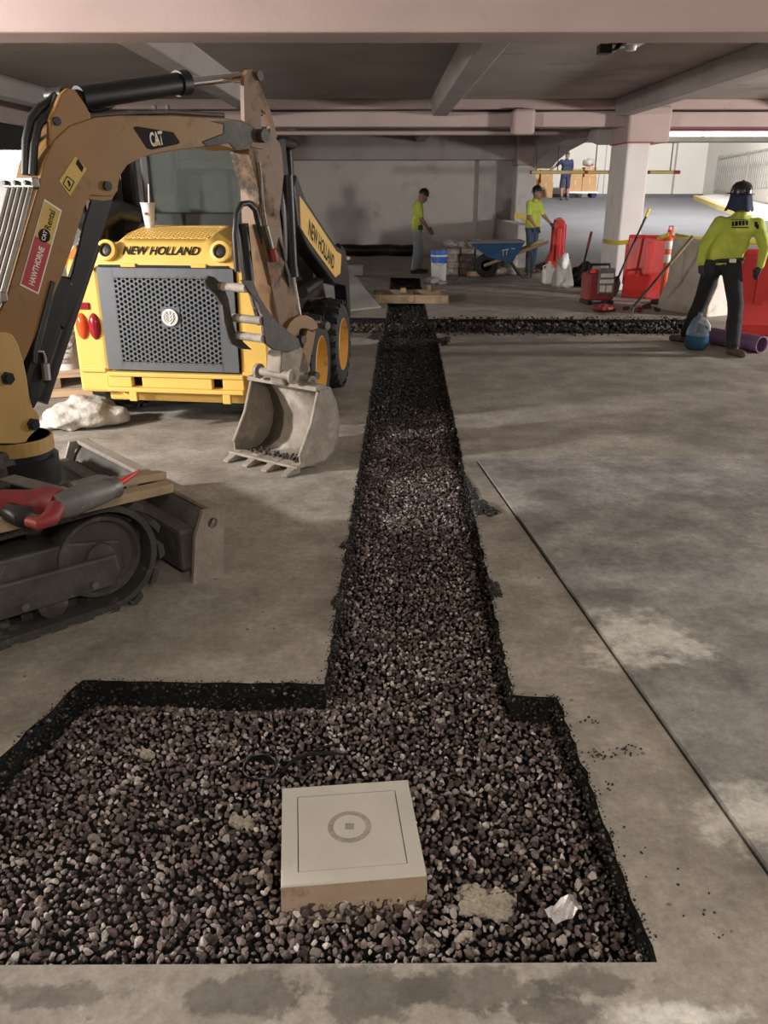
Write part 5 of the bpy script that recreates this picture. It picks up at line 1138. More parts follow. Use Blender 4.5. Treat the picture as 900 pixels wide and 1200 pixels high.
# pallet with white buckets behind, barricade beyond
bk_p = G(76, 446); bx0, by0 = bk_p.x, bk_p.y
pal = thing('pallet', (bx0 - 0.1, by0 + 0.1, 0), 'low wooden pallet of pale boards under the white buckets', 'pallet', math.radians(18))
for k in range(5):
    mb = MB(); mb.box((-0.55, -0.45 + k * 0.2, 0.09), (0.55, -0.33 + k * 0.2, 0.112)); mb.build('deck_board', 'pale_wood', pal, bevel=0.003, world=False)
for x in (-0.5, 0.0, 0.5):
    mb = MB(); mb.box((x - 0.045, -0.45, 0.0), (x + 0.045, 0.47, 0.09)); mb.build('stringer', 'wood', pal, bevel=0.003, world=False)
bar_obj('board', Vector((bx0 - 0.15, by0 - 0.75, 0.03)), Vector((bx0 + 0.55, by0 - 0.55, 0.03)), 0.12, 0.05, 'pale_wood', 'loose pale plank on the floor in front of the bucket pallet', 'plank')
def bucket_(name, loc, label, r=0.145, h=0.36, body='white', band=None, group=None, lid=True):
    t = thing(name, loc, label, 'bucket', group=group); z = Vector(loc)
    mb = MB(); mb.lathe([(0.0, 0.0), (r * 0.86, 0.0), (r * 0.97, h * 0.80), (r * 1.05, h * 0.81), (r * 1.05, h * 0.86), (r, h * 0.87), (r * 1.02, h * 0.98), (r * 0.96, h)] + ([(0.0, h)] if lid else [(r * 0.93, h), (r * 0.92, h * 0.9), (0.0, h * 0.88)]), z, n=28); mb.build('pail', body, t, smooth=40)
    mb = MB(); mb.tube([z + Vector((r * 1.04, 0, h * 0.84)), z + Vector((r * 0.8, -r * 0.75, h * 0.62)), z + Vector((0, -r * 1.1, h * 0.50)), z + Vector((-r * 0.8, -r * 0.75, h * 0.62)), z + Vector((-r * 1.04, 0, h * 0.84))], 0.004, 6); mb.build('bail', 'steel', t, smooth=50)
    if band:
        mb = MB(); mb.lathe([(r * 0.892, h * band[0]), (r * 0.985, h * band[1])], z, n=24, ref=(0, -1, 0), a0=-1.0, a1=1.0); mb.v = [z + (v - z) * 1.0 + Vector((0, -0.004, 0)) for v in mb.v]; mb.build('label_panel', band[2], t, smooth=60, solid=0.002)
    return t
def bucket_text(t, r, h):
    z = PMTX[t.name].translation
    for k, (w_, hh) in enumerate(((0.13, 0.012), (0.10, 0.006), (0.11, 0.006))):
        mb = MB(); zz_ = z.z + h * (0.62 - 0.16 * k); mb.lathe([(r * 0.985, zz_), (r * 0.985, zz_ + hh)], (z.x, z.y - 0.007, 0), n=12, ref=(0, -1, 0), a0=-0.6, a1=0.6); mb.build('label_rule', 'tool_grey', t)
b1 = bucket_('paint_bucket', (bx0 + 0.02, by0 + 0.05, 0.112), 'white plastic bucket with printed label, lid on, standing on the pallet', band=(0.18, 0.70, 'paper')); bucket_text(b1, 0.145, 0.36)
bucket_('paint_bucket', (bx0 - 0.45, by0 + 0.02, 0.112), 'white bucket without label on the pallet beside the labelled one', r=0.13, h=0.33)
# striped barricade in front of a white sheet added as bright backdrop
br = thing('barricade', (-3.75, 9.0, 0), 'white and orange striped road barricade behind the loader', 'barricade', math.radians(12))
for x in (-0.9, 0.9):
    mb = MB(); mb.box((x - 0.03, -0.03, 0), (x + 0.03, 0.03, 1.55)); mb.box((x - 0.03, -0.35, 0), (x + 0.03, 0.35, 0.05)); mb.build('post', 'white', br, world=False)
for k, z in enumerate((1.32, 0.95, 0.6)):
    mb = MB(); mb.box((-1.0, -0.055, z), (1.0, -0.03, z + 0.2)); rb = mb.build('board', 'white', br, world=False)
    for j in range(5):
        x = -0.9 + j * 0.42; mb = MB(); mb.add([(x, -0.057, z), (x + 0.16, -0.057, z), (x + 0.32, -0.057, z + 0.2), (x + 0.16, -0.057, z + 0.2)], [(0, 1, 2, 3)]); mb.build('stripe', 'cone_orange', rb, world=False)
mb = MB(); rows = []
for i in range(15):
    x = -1.9 + i * 0.2; rows.append([Vector((x, 0.03 * math.sin(i * 1.7) + 0.02 * math.sin(k * 1.1 + i), k * 0.2)) for k in range(10)])
wt = thing('white_backdrop', (-3.9, 10.0, 0), 'tall white sheet added as bright background behind the striped barricade', 'sheeting', math.radians(14)); mb.grid(rows); mb.build('sheet', 'white', wt, smooth=180, world=False, solid=0.01)
for x in (-1.9, -0.5, 0.9):
    mb = MB(); mb.box((x - 0.04, 0.06, 0), (x + 0.04, 0.14, 1.85)); mb.build('post', 'pale_wood', wt, world=False)
# dark girder of the neighbouring structure seen through the opening
mb = MB(); mb.box((-16.0, 17.6, 2.42), (-6.2, 18.0, 2.95)); struct(mb.build('trim_girder', 'black'))

# ================================================================== MIDDLE DISTANCE
# timber frame laid over the trench
tf = thing('timber_frame', (0.42, 13.95, 0), 'ladder-like frame of weathered timbers laid across the trench', 'timber frame', math.radians(-1))
for y, z in ((-0.38, 0.085), (0.38, 0.085)):
    mb = MB(); mb.box((-0.60, y - 0.035, z - 0.085), (0.62, y + 0.035, z + 0.045)); mb.build('rail', 'wood', tf, bevel=0.005, world=False)
for x in (-0.52, 0.02, 0.56):
    mb = MB(); mb.box((x - 0.045, -0.45, 0.02), (x + 0.045, 0.45, 0.12)); mb.build('cross_piece', 'wood', tf, bevel=0.005, world=False)
mb = MB(); mb.box((-0.15, 0.02, 0.12), (-0.06, 0.15, 0.19)); mb.build('block', 'pale_wood', tf, bevel=0.004, world=False)
mb = MB(); mb.box((0.30, 0.25, 0.12), (0.36, 0.36, 0.22)); mb.build('block', 'wood', tf, bevel=0.004, world=False)
# grey board leaning on a heap by the loader, off-cuts behind it
q = [AT(386, 372, 12.4), AT(446, 354, 12.9), AT(398, 306, 14.6), AT(372, 300, 14.6)]
q[0].z = 0.0; q[1].z = 0.01
mb = MB(); nn_ = (q[1] - q[0]).cross(q[3] - q[0]).normalized(); mb.prism(q, nn_ * 0.03); o = mb.build('leaning_sheet', 'grey_tarp', bevel=0.004); tag(o, 'large grey concrete-dusted sheet leaning on the rubble beside the loader', 'board')
lump_c = G(398, 330)
pr = [('e', 0, (-0.95 + rl.uniform(-0.5, 0.35), 15.0 + rl.uniform(-0.35, 0.5), rl.uniform(0.0, 0.25)), (rl.uniform(0.2, 0.4), rl.uniform(0.25, 0.4), rl.uniform(0.15, 0.3))) for _ in range(9)]
o = sdf_object('rubble_heap', pr, 0.035, 'concrete', k=0.04, disp=lambda g: 0.03 * np.sin(g[..., 0] * 23) * np.sin(g[..., 1] * 19) * np.sin(g[..., 2] * 27 + 1)); tag(o, 'grey rubble heap behind the leaning sheet', 'rubble')
for (a, c, lb) in (((388, 297), (407, 303), 'short pale offcut on the rubble heap, tipped to the right'), ((384, 301), (402, 309), 'short pale offcut on the rubble heap, lying lowest'), ((386, 293), (398, 297), 'short pale offcut topping the rubble heap')):
    bar_obj('board', AT(*a, 15.2), AT(*c, 15.0), 0.16, 0.05, 'pale_wood', lb, 'plank', bevel=0.003)
mb = MB(); pz0 = G(410, 322); mb.box((pz0.x - 0.1, pz0.y - 0.2, 0), (pz0.x + 0.28, pz0.y + 0.1, 0.20)); o = mb.build('foam_block', 'white', bevel=0.02); tag(o, 'small white block on the floor behind the leaning sheet', 'block')
# black rolled membrane lying along the back wall
mb = MB(); mb.tube([(-3.4 + i * 0.35, 23.75 + 0.03 * math.sin(i), 0.15 + 0.015 * math.sin(i * 2.1)) for i in range(13)], 0.15, 12); o = mb.build('membrane_roll', 'black', smooth=50); tag(o, 'long black rolled membrane lying at the foot of the back wall', 'roll')

# stacks of packed stone: each course of blocks is its own block
rs = np.random.default_rng(21)
def block(x, y, z, w, d, h, material, label, name='paver_pack', rz=0.0, cat='paver pack', bev=0.02):
    t = MB(); Mx = Matrix.Translation((x, y, z)) @ Matrix.Rotation(rz, 4, 'Z'); t.box((-w / 2, -d / 2, 0), (w / 2, d / 2, h), Mx); o = t.build(name, material, bevel=bev); tag(o, label, cat, 'stacked packs by the wheelbarrow'); return o
M['brick_pack'] = mat('wrapped_bricks', (0.52, 0.42, 0.36), (0.28, 0.17, 0.14), 14, 0.6, bump=0.4, dirt=(0.62, 0.58, 0.54), dscale=9, damt=0.5)
y0 = 18.3
for i in range(3):
    for j in range(4):
        block(1.16 + i * 0.29 + (0.03 if j % 2 else 0), y0 + 0.25, j * 0.135 - 0.001 * j, 0.275, 0.5, 0.134, 'brick_pack', 'brick-brown paver pack, %s course, %s' % (('bottom', 'second', 'third', 'top')[j], ('end nearest the worker in pale jeans', 'in the middle of the stack', 'end beside the pale packs')[i]), rz=rs.uniform(-0.04, 0.04))
for i in range(3):
    for j in range(3):
        if (i, j) == (1, 1): continue
        block(2.09 + i * 0.30, y0 + 0.3, j * 0.17 - 0.001 * j, 0.29, 0.5, 0.169, 'bag', 'pale wrapped pack, %s course, %s' % (('bottom', 'second', 'top')[j], ('end beside the brown packs', 'in the middle of the stack', 'end beside the wheelbarrow wheel')[i]), rz=rs.uniform(-0.05, 0.05))
t = MB(); t.box((1.75, y0 - 0.25, 0.0), (2.25, y0 - 0.1, 0.09)); tag(t.build('board', 'pale_wood', bevel=0.005), 'orange-brown plank lying in front of the stacked packs', 'plank')
for px, py, zz_, r_, lb in ((528, 285, 0.53, (0.17, 0.16, 0.075), 'grey cement bag topping the brick-brown stack'), (558, 285, 0.50, (0.17, 0.17, 0.075), 'grey cement bag sagging over the pale stack'), (583, 317, 0.30, (0.16, 0.16, 0.09), 'grey cement bag slumped beside the wheelbarrow wheel'), (540, 286, 0.36, (0.07, 0.12, 0.06), 'grey cement bag wedged between the two stacks')):
    c = AT(px, py, y0 + (0.2 if px < 580 else -0.32)); ph = rs.uniform(0, 6)
    o = sdf_object('cement_bag', [('e', 0, (c.x, c.y, c.z), r_), ('e', 0, (c.x + r_[0] * 0.5, c.y - 0.05, c.z - 0.02), tuple(0.7 * v for v in r_))], 0.018, 'bag', disp=lambda g: 0.012 * np.sin(g[..., 0] * 38 + ph) * np.sin(g[..., 2] * 45) + 0.008 * np.sin(g[..., 1] * 50)); tag(o, lb, 'bag')
# bucket with blue top
bp_ = G(514, 329); bt = bucket_('water_bucket', (bp_.x, bp_.y, 0), 'translucent white bucket with blue upper half in front of the brick stack', r=0.165, h=0.58, lid=False)
mb = MB(); mb.lathe([(0.163, 0.35), (0.171, 0.585), (0.15, 0.586)], (bp_.x, bp_.y, 0), n=28); mb.build('blue_sleeve', 'blue_plastic', bt, smooth=40, solid=0.004)
# trowel heap: grey rag and tools on floor
c = G(507, 333); o = sdf_object('grey_rag', [('e', 0, (c.x - 0.02, c.y, 0.06), (0.16, 0.14, 0.075)), ('e', 0, (c.x + 0.16, c.y - 0.05, 0.03), (0.12, 0.10, 0.04))], 0.016, 'grey_tarp', disp=lambda g: 0.012 * np.sin(g[..., 0] * 44) * np.sin(g[..., 1] * 40)); tag(o, 'grey rag heaped on the floor in front of the bucket', 'rag')
c = G(550, 333); mb = MB(); mb.tube([(c.x - 0.4, c.y - 0.1, 0.015), (c.x - 0.2, c.y + 0.03, 0.12)], 0.012, 8); mb.box((c.x - 0.2, c.y - 0.08, 0.0), (c.x + 0.35, c.y + 0.12, 0.02)); tag(mb.build('float_trowel', 'steel'), 'flat steel float lying on the floor beside the grey rag', 'trowel')

# wheelbarrow
wh = G(569, 325); wb_ = thing('wheelbarrow', (wh.x, wh.y, 0), 'blue tray wheelbarrow with wooden handles next to the stacks', 'wheelbarrow')
def wp(dx, dy, z): return Vector((wh.x + dx, wh.y + dy, z))
mb = MB(); mb.lathe([(0.11, -0.05), (0.20, -0.055), (0.235, -0.03), (0.24, 0.0), (0.235, 0.03), (0.20, 0.055), (0.11, 0.05), (0.11, -0.05)], wp(0, 0, 0.24), (0, 1, 0), 28); wt_ = mb.build('wheel', 'rubber', wb_, smooth=40)
mb = MB(); mb.cyl(wp(0, -0.04, 0.24), wp(0, 0.04, 0.24), 0.115, n=20); mb.cyl(wp(0, -0.14, 0.24), wp(0, 0.14, 0.24), 0.02, n=10); mb.build('wheel_hub', 'dark_steel', wt_, smooth=40)
tray_b = [(0.02, -0.18, 0.42), (0.50, -0.18, 0.30), (0.50, 0.18, 0.30), (0.02, 0.18, 0.42)]; tray_t = [(-0.38, -0.32, 0.70), (0.72, -0.32, 0.72), (0.72, 0.32, 0.72), (-0.38, 0.32, 0.70)]
mb = MB(); vs = [wp(*q) for q in tray_b + tray_t]; mb.add(vs, [(0, 1, 2, 3), (0, 4, 5, 1), (1, 5, 6, 2), (2, 6, 7, 3), (3, 7, 4, 0)]); tr = mb.build('tray', 'blue', wb_, bevel=0.02, solid=0.02)
mb = MB(); mb.tube([wp(*q) for q in tray_t], 0.02, 8, closed=True); mb.build('tray_rim', 'grey_tarp', tr, smooth=50)
mb = MB()
for a, c in (((0.27, 0.55), (0.41, 0.58)), ((0.31, 0.565), (0.305, 0.45)), ((0.38, 0.575), (0.37, 0.47)), ((0.46, 0.59), (0.53, 0.59))):
    mb.beam(wp(a[0], -0.325 + 0.36 * (0.72 - a[1]) * 0.9 - 0.02, a[1]), wp(c[0], -0.325 + 0.36 * (0.72 - c[1]) * 0.9 - 0.02, c[1]), 0.01, 0.035, (0, 1, 0))
mb.build('tray_marking', 'reflective', tr)
for s in (-1, 1):
    mb = MB(); mb.beam(wp(-0.06, s * 0.10, 0.24), wp(1.20, s * 0.30, 0.72), 0.045, 0.06); mb.build('handle', 'wood', wb_, bevel=0.008)
    mb = MB(); mb.tube([wp(0.45, s * 0.18, 0.38), wp(0.72, s * 0.22, 0.02), wp(0.90, s * 0.23, 0.02), wp(0.86, s * 0.23, 0.52)], 0.018, 8); mb.build('leg', 'dark_steel', wb_, smooth=50)

M['barrier_tan'] = mat('dusty_white_plastic', (0.66, 0.61, 0.54), (0.55, 0.50, 0.44), 3, 0.7, dirt=(0.40, 0.34, 0.28), dscale=2.5, damt=0.58)
# ---- road barriers
def barrier(name, loc, rotz, length, h, w, material, label, profile=None):
    t = thing(name, loc, label, 'barrier', rotz)
    hw = w / 2; pr = profile or [(-hw, 0.0), (-hw, 0.14), (-hw * 0.55, 0.42), (-hw * 0.48, h - 0.05), (-hw * 0.38, h), (hw * 0.38, h), (hw * 0.48, h - 0.05), (hw * 0.55, 0.42), (hw, 0.14), (hw, 0.0)]
    mb = MB(); mb.prism([(-length / 2, y, z) for y, z in pr], (length, 0, 0)); mb.build('body', material, t, bevel=0.02, world=False)
    k = max(1, int(length / 0.45))
    for i in range(k):
        x = -length / 2 + length * (i + 0.5) / k
        for s in (-1, 1):
            mb = MB(); mb.prism([(x - 0.06, s * hw * 0.5, 0.34), (x + 0.06, s * hw * 0.5, 0.34), (x + 0.05, s * hw * 0.5, h - 0.1), (x - 0.05, s * hw * 0.5, h - 0.1)], (0, s * 0.035, 0)); mb.build('rib', material, t, bevel=0.012, world=False)
    mb = MB(); mb.cyl((length * 0.3, 0, h - 0.005), (length * 0.3, 0, h + 0.02), 0.05, n=14); mb.build('filler_cap', material, t, world=False)
    mb = MB(); mb.box((-length / 2 - 0.05, -0.05, 0.2), (-length / 2 + 0.01, 0.05, h - 0.15)); mb.build('end_lug', material, t, bevel=0.015, world=False)
    return t
g = G(637, 314); barrier('water_barrier', (4.0, 20.0, 0), math.radians(80), 1.3, 1.07, 0.5, 'red', 'red plastic water barrier seen end-on behind the worker at the wheelbarrow')
g = G(745, 352); barrier('water_barrier', (4.42, 14.35, 0), math.radians(-28), 0.72, 1.0, 0.46, 'red', 'red plastic water barrier leaning shovels, just right of the column')
barrier('water_barrier', (5.35, 10.55, 0), math.radians(-6), 1.9, 1.02, 0.5, 'red', 'large red plastic water barrier beside the standing worker and purple pipe')
# chipped concrete-coloured barrier with scalloped plaster stain
wbz = barrier('concrete_barrier', (4.62, 12.55, 0), math.radians(-62), 0.95, 1.03, 0.56, 'barrier_tan', 'white and grey jersey barrier between the orange post and the standing worker')
# ---- delineator posts
def delineator(loc, label, h=1.12):
    t = thing('delineator_post', loc, label, 'traffic post'); z = Vector(loc)
    mb = MB(); mb.lathe([(0.0, 0.0), (0.20, 0.0), (0.19, 0.05), (0.10, 0.07), (0.0, 0.07)], z, n=8); mb.build('base', 'rubber', t)
    mb = MB(); mb.lathe([(0.0, 0.05), (0.058, 0.05), (0.055, h - 0.15), (0.05, h - 0.12), (0.028, h - 0.10), (0.022, h - 0.05), (0.045, h - 0.04), (0.05, h - 0.015), (0.04, h), (0.0, h)], z, n=20); ps = mb.build('tube', 'orange', t, smooth=40)
    for a in (0.62, 0.80):
        mb = MB(); mb.lathe([(0.0575, h * a - 0.06), (0.0595, h * a - 0.055), (0.059, h * a + 0.055), (0.0565, h * a + 0.06)], z, n=20); mb.build('reflective_band', 'reflective', ps, smooth=40)
    mb = MB(); mb.tube([z + Vector((-0.03, 0, h)), z + Vector((-0.03, 0, h + 0.05)), z + Vector((0.03, 0, h + 0.05)), z + Vector((0.03, 0, h))], 0.012, 8); mb.build('grab_loop', 'orange', ps, smooth=50)
    return t
g1 = G(776, 356); delineator((g1.x, g1.y, 0), 'orange delineator post with white bands tied with yellow tape')
g2 = G(841, 374); delineator((g2.x + 0.42, g2.y + 0.8, 0), 'orange delineator post half hidden behind the standing worker')
# ---- caution tape
def tape(name, pts, label, w=0.075):
    mb = MB(); rows = []
    for i, p_ in enumerate(pts):
        tw = 0.6 * math.sin(i * 1.4); up_ = Vector((0.2 * math.sin(i * 2.0), math.sin(tw), math.cos(tw))).normalized() * (w / 2); rows.append([Vector(p_) - up_, Vector(p_) + up_])
    mb.grid(rows); tp = mb.build(name, 'tape', smooth=180, solid=0.002); tag(tp, label, 'tape')
    return tp
def lerp(a, c, n, sag): 
    a, c = Vector(a), Vector(c); return [a.lerp(c, i / n) + Vector((0, 0, -sag * 4 * (i / n) * (1 - i / n))) for i in range(n + 1)]
post_top = Vector((g1.x, g1.y, 1.05))
colp = [Vector((4.10, 16.3, 0.80)), Vector((4.10, 15.33, 0.82)), Vector((4.56, 15.32, 0.86))]
tape('caution_tape', colp[:2] + lerp(colp[1], colp[2], 2, 0.0)[1:] + lerp(colp[2], post_top + Vector((-0.05, -0.05, 0)), 8, 0.03)[1:], 'yellow caution tape from the column to the orange post')
tape('caution_tape', lerp(post_top + Vector((0.05, -0.05, -0.02)), Vector((6.6, 12.4, 1.02)), 10, 0.06), 'yellow caution tape from the orange post past the standing worker')
tape('caution_tape', [post_top + Vector((0.06, -0.06, 0.0)), post_top + Vector((0.14, -0.06, -0.06)), post_top + Vector((0.22, -0.06, -0.14))], 'short loose tail of yellow tape at the orange post')
ft_ = [G(x, y, 0.012) for x, y in ((634, 319), (642, 318), (652, 319), (661, 320))]
mb = MB(); mb.grid([[p_ + Vector((0, -0.05, 0)), p_ + Vector((0, 0.05, 0.01))] for p_ in ft_]); tag(mb.build('caution_tape', 'tape', solid=0.003), 'yellow caution tape lying on the floor near the red barrier', 'tape')
c2 = Vector((3.42, 23.15, 1.0)); mb = MB(); mb.grid([[c2 + Vector((0.02 + 0.1 * i, -0.03 - 0.02 * (i % 2), -0.1 * (i > 2))), c2 + Vector((0.02 + 0.1 * i, -0.03, 0.12 - 0.12 * (i > 2)))] for i in range(5)]); tag(mb.build('caution_tape', 'tape', solid=0.003), 'yellow caution tape knotted round the far white column', 'tape')
# ---- long-handled tools
def shaft(name, p0, p1, label, hmat, gripmat=None, gl=0.18, r=0.017, head=None):
    t = thing(name, Vector((p0[0], p0[1], 0)), label, 'tool'); p0 = Vector(p0); p1 = Vector(p1); d = (p1 - p0).normalized(); L_ = (p1 - p0).length
    mb = MB(); mb.cyl(p0, p1, r, n=10); mb.build('shaft', hmat, t, smooth=40)
    if gripmat: mb = MB(); mb.cyl(p1 - d * gl, p1 + d * 0.005, r * 1.25, n=10); mb.build('grip', gripmat, t, smooth=40)
    if head == 'shovel':
        side = d.cross(Vector((0, 1, 0.2))).normalized(); rows = []
        for a, w_, b_ in ((0.10, 0.02, 0.02), (0.03, 0.09, 0.03), (-0.10, 0.12, 0.045), (-0.20, 0.11, 0.03), (-0.28, 0.02, 0.0)):
            c = p0 + d * a; nrm = side.cross(d); rows.append([c - side * w_ + nrm * b_, c, c + side * w_ + nrm * b_])
        mb = MB(); mb.grid(rows); mb.build('blade', 'dark_steel', t, smooth=180, solid=0.006)
    if head == 'rake':
        side = d.cross(Vector((0, 0, 1))).normalized(); mb = MB(); mb.beam(p0 - side * 0.22, p0 + side * 0.22, 0.02, 0.03); hd = mb.build('rake_head', 'dark_steel', t)
        for k in range(9): mb = MB(); c = p0 + side * (-0.2 + 0.05 * k); mb.cyl(c, c + Vector((0, 0, -max(0.02, c.z - 0.002))), 0.006, n=6); mb.build('tine', 'dark_steel', hd)
    return t
shaft('shovel', AT(682, 318, 15.9), AT(693, 272, 16.1), 'red-handled shovel leaning against the column left face', 'black', 'red_tool', 0.32, 0.02)
a, c = AT(722, 332, 13.9), AT(761, 245, 14.3); shaft('shovel', Vector((a.x, a.y, 0.30)) if a.z < 0.3 else a, c, 'black shovel with yellow grip leaning on the red barrier', 'black', 'tape', 0.14, 0.019, 'shovel')
a, c = G(742, 360, 0.10), AT(812, 277, 12.1); shaft('rake', a, c, 'brown-handled rake leaning over the white jersey barrier', 'dark_steel', 'wood', 0.45, 0.019, 'rake')
# dark sack with bristles behind the column (broom pile)
c = G(682, 336); o = sdf_object('rubbish_sack', [('e', 0, (c.x, c.y + 0.2, 0.17), (0.24, 0.2, 0.19)), ('e', 0, (c.x + 0.1, c.y + 0.2, 0.30), (0.12, 0.12, 0.15)), ('e', 0, (c.x - 0.15, c.y + 0.15, 0.09), (0.16, 0.15, 0.10))], 0.02, 'black', disp=lambda g: 0.02 * np.sin(g[..., 0] * 30) * np.sin(g[..., 2] * 33 + 1)); tag(o, 'black rubbish sack slumped against the column foot', 'sack')
# white jug
c = G(643, 333); jg = thing('plastic_jug', (c.x, c.y, 0), 'white plastic jug standing on the floor left of the paper sack', 'jug')
mb = MB(); mb.box((c.x - 0.13, c.y - 0.1, 0), (c.x + 0.13, c.y + 0.1, 0.30)); mb.build('jug_body', 'white', jg, bevel=0.05)
mb = MB(); mb.lathe([(0.10, 0.27), (0.05, 0.36), (0.03, 0.38), (0.03, 0.42), (0.0, 0.42)], (c.x, c.y, 0), n=16); mb.build('jug_neck', 'white', jg, smooth=40)
mb = MB(); mb.tube([(c.x - 0.10, c.y, 0.22), (c.x - 0.13, c.y, 0.33), (c.x - 0.03, c.y, 0.37)], 0.015, 8); mb.build('jug_handle', 'white', jg, smooth=50)
# torn paper sack
c = G(660, 338); o = sdf_object('paper_sack', [('c', 0, (c.x - 0.1, c.y + 0.1, 0.10), (c.x - 0.05, c.y + 0.1, 0.5), 0.11, 0.07), ('c', 0, (c.x + 0.1, c.y + 0.1, 0.10), (c.x + 0.05, c.y + 0.1, 0.48), 0.10, 0.06), ('e', 0, (c.x, c.y + 0.1, 0.06), (0.2, 0.14, 0.07)), ('c', 1, (c.x, c.y + 0.06, 0.40), (c.x + 0.01, c.y + 0.06, 0.58), 0.06, 0.045)], 0.016, ['grey_tarp', 'white'], disp=lambda g: 0.012 * np.sin(g[..., 0] * 48 + g[..., 2] * 12) * np.sin(g[..., 1] * 40)); tag(o, 'upright torn paper sack with white top by the plastic jug', 'sack')
# red petrol power unit with grey control face
c = G(703, 357); pu = thing('power_unit', (c.x, c.y + 0.15, 0), 'red petrol power unit with grey label panel standing before the column', 'machine', math.radians(8))
mb = MB(); mb.box((-0.24, -0.16, 0.06), (0.20, 0.20, 0.48)); mb.build('housing', 'red_tool', pu, bevel=0.04, world=False)
mb = MB(); mb.box((-0.10, -0.20, 0.16), (0.17, -0.155, 0.56)); pn = mb.build('control_panel', 'tool_grey', pu, bevel=0.02, world=False)
for z0_, z1_, xs_ in ((0.42, 0.48, ((-0.07, 0.14),)), (0.33, 0.39, ((-0.08, 0.15),)), (0.20, 0.30, ((-0.07, 0.02), (0.04, 0.13)))):
    for xa_, xb_ in xs_: mb = MB(); mb.box((xa_, -0.204, z0_), (xb_, -0.2, z1_)); mb.build('panel_label', 'sticker_white', pn, world=False)
mb = MB(); mb.tube([(-0.2, 0.0, 0.46), (-0.18, 0.0, 0.60), (0.14, 0.0, 0.60), (0.16, 0.0, 0.46)], 0.022, 10); mb.build('carry_handle', 'black', pu, smooth=50, world=False)
mb = MB(); mb.lathe([(0.07, 0.0), (0.07, 0.05), (0.05, 0.07), (0.0, 0.07)], (-0.12, -0.05, 0.47), n=16); mb.build('fuel_cap', 'red', pu, smooth=40, world=False)
for x in (-0.2, 0.16):
    mb = MB(); mb.box((x - 0.03, -0.18, 0.0), (x + 0.03, 0.2, 0.06)); mb.build('skid', 'black', pu, world=False)
c = G(708, 366); o = sdf_object('red_cloth', [('e', 0, (c.x, c.y + 0.08, 0.05), (0.16, 0.12, 0.06)), ('e', 0, (c.x + 0.1, c.y + 0.1, 0.04), (0.1, 0.09, 0.05))], 0.014, 'red_tool', disp=lambda g: 0.01 * np.sin(g[..., 0] * 60) * np.sin(g[..., 1] * 55)); tag(o, 'red cloth crumpled on the floor before the red power unit', 'cloth')
# broken concrete chunks at the barrier foot
for i, (px, py, s) in enumerate(((760, 362, 0.10), (750, 366, 0.07), (772, 366, 0.08), (735, 364, 0.06))):
    c = G(px, py); me = bpy.data.meshes.new('concrete_chunk'); me.from_pydata((stone_shape(V2, rs) * s + np.array([c.x, c.y + 0.05, s * 0.45])).tolist(), [], F2.tolist()); o = finish('concrete_chunk', me, 'dirt' if i != 1 else 'red_tool')
    tag(o, ['largest brown earth chunk at the foot of the red barrier', 'reddish broken chunk beside the rake head', 'brown earth chunk touching the jersey barrier', 'small brown chunk left of the rake head'][i], 'chunk')
# water jug and purple pipe by the right worker
c = G(815, 409); wj = thing('water_bottle', (c.x, c.y, 0), 'round clear plastic water bottle with blue bottom beside the worker\'s boots', 'bottle')
mb = MB(); mb.lathe([(0.0, 0.0), (0.09, 0.0), (0.125, 0.04), (0.13, 0.12), (0.125, 0.16), (0.0, 0.165)], (c.x, c.y, 0), n=24); mb.build('water', 'water_blue', wj, smooth=50)
mb = MB(); mb.lathe([(0.126, 0.16), (0.12, 0.22), (0.085, 0.30), (0.06, 0.35), (0.025, 0.375), (0.022, 0.41), (0.0, 0.41)], (c.x, c.y, 0), n=24); mb.build('bottle_wall', 'clear_plastic', wj, smooth=50)
mb = MB(); mb.tube([(c.x + 0.05, c.y - 0.06, 0.34), (c.x + 0.09, c.y - 0.08, 0.28), (c.x + 0.10, c.y - 0.08, 0.22)], 0.012, 8); mb.build('bottle_handle', 'white', wj, smooth=50)
pa, pb = G(845, 395, 0.095), G(893, 404, 0.095)
mb = MB(); dd = (pb - pa).normalized(); mb.lathe([(0.095, -0.12), (0.095, (pb - pa).length), (0.082, (pb - pa).length), (0.082, -0.12), (0.095, -0.12)], pa, dd, n=28); o = mb.build('purple_pipe', 'purple', smooth=40); tag(o, 'purple plastic pipe lying on the floor behind the worker', 'pipe')
# clearance bar hung at the exit, drawn by short chains
cbz = 2.06; cb_ = thing('clearance_bar', (3.6, 20, cbz), 'yellow and red striped clearance bar hanging at the ramp exit', 'bar')
xa, xb = AT(621, 203, 20).x, AT(797, 200, 20).x
segs = [0, 0.01, 0.36, 0.385, 0.52, 0.54, 0.75, 0.80, 0.955, 1.0]
for i in range(len(segs) - 1):
    mb = MB(); mb.cyl((xa + (xb - xa) * segs[i], 20, cbz), (xa + (xb - xa) * segs[i + 1], 20, cbz), 0.038, n=14); mb.build('bar_band', 'clamp_yellow' if i % 2 else 'red_pipe', cb_, smooth=40)
for x in (628, 653, 697, 785):
    xx = AT(x, 203, 20).x; mb = MB(); mb.cyl((xx, 20, cbz), (xx, 20, 3.2), 0.012, n=6); mb.build('hanger', 'dark_steel', cb_)
mb = MB(); mb.box((3.4, 19.9, 3.12), (8.5, 20.1, 3.3)); struct(mb.build('trim_lintel', 'soffit'))
mb = MB(); sgn = AT(752, 170, 19.2); mb.box((sgn.x - 0.16, 19.28, 2.56), (sgn.x + 0.16, 19.31, 2.66)); tag(mb.build('small_sign', 'white'), 'small white sign plate fixed under the white fascia', 'sign')

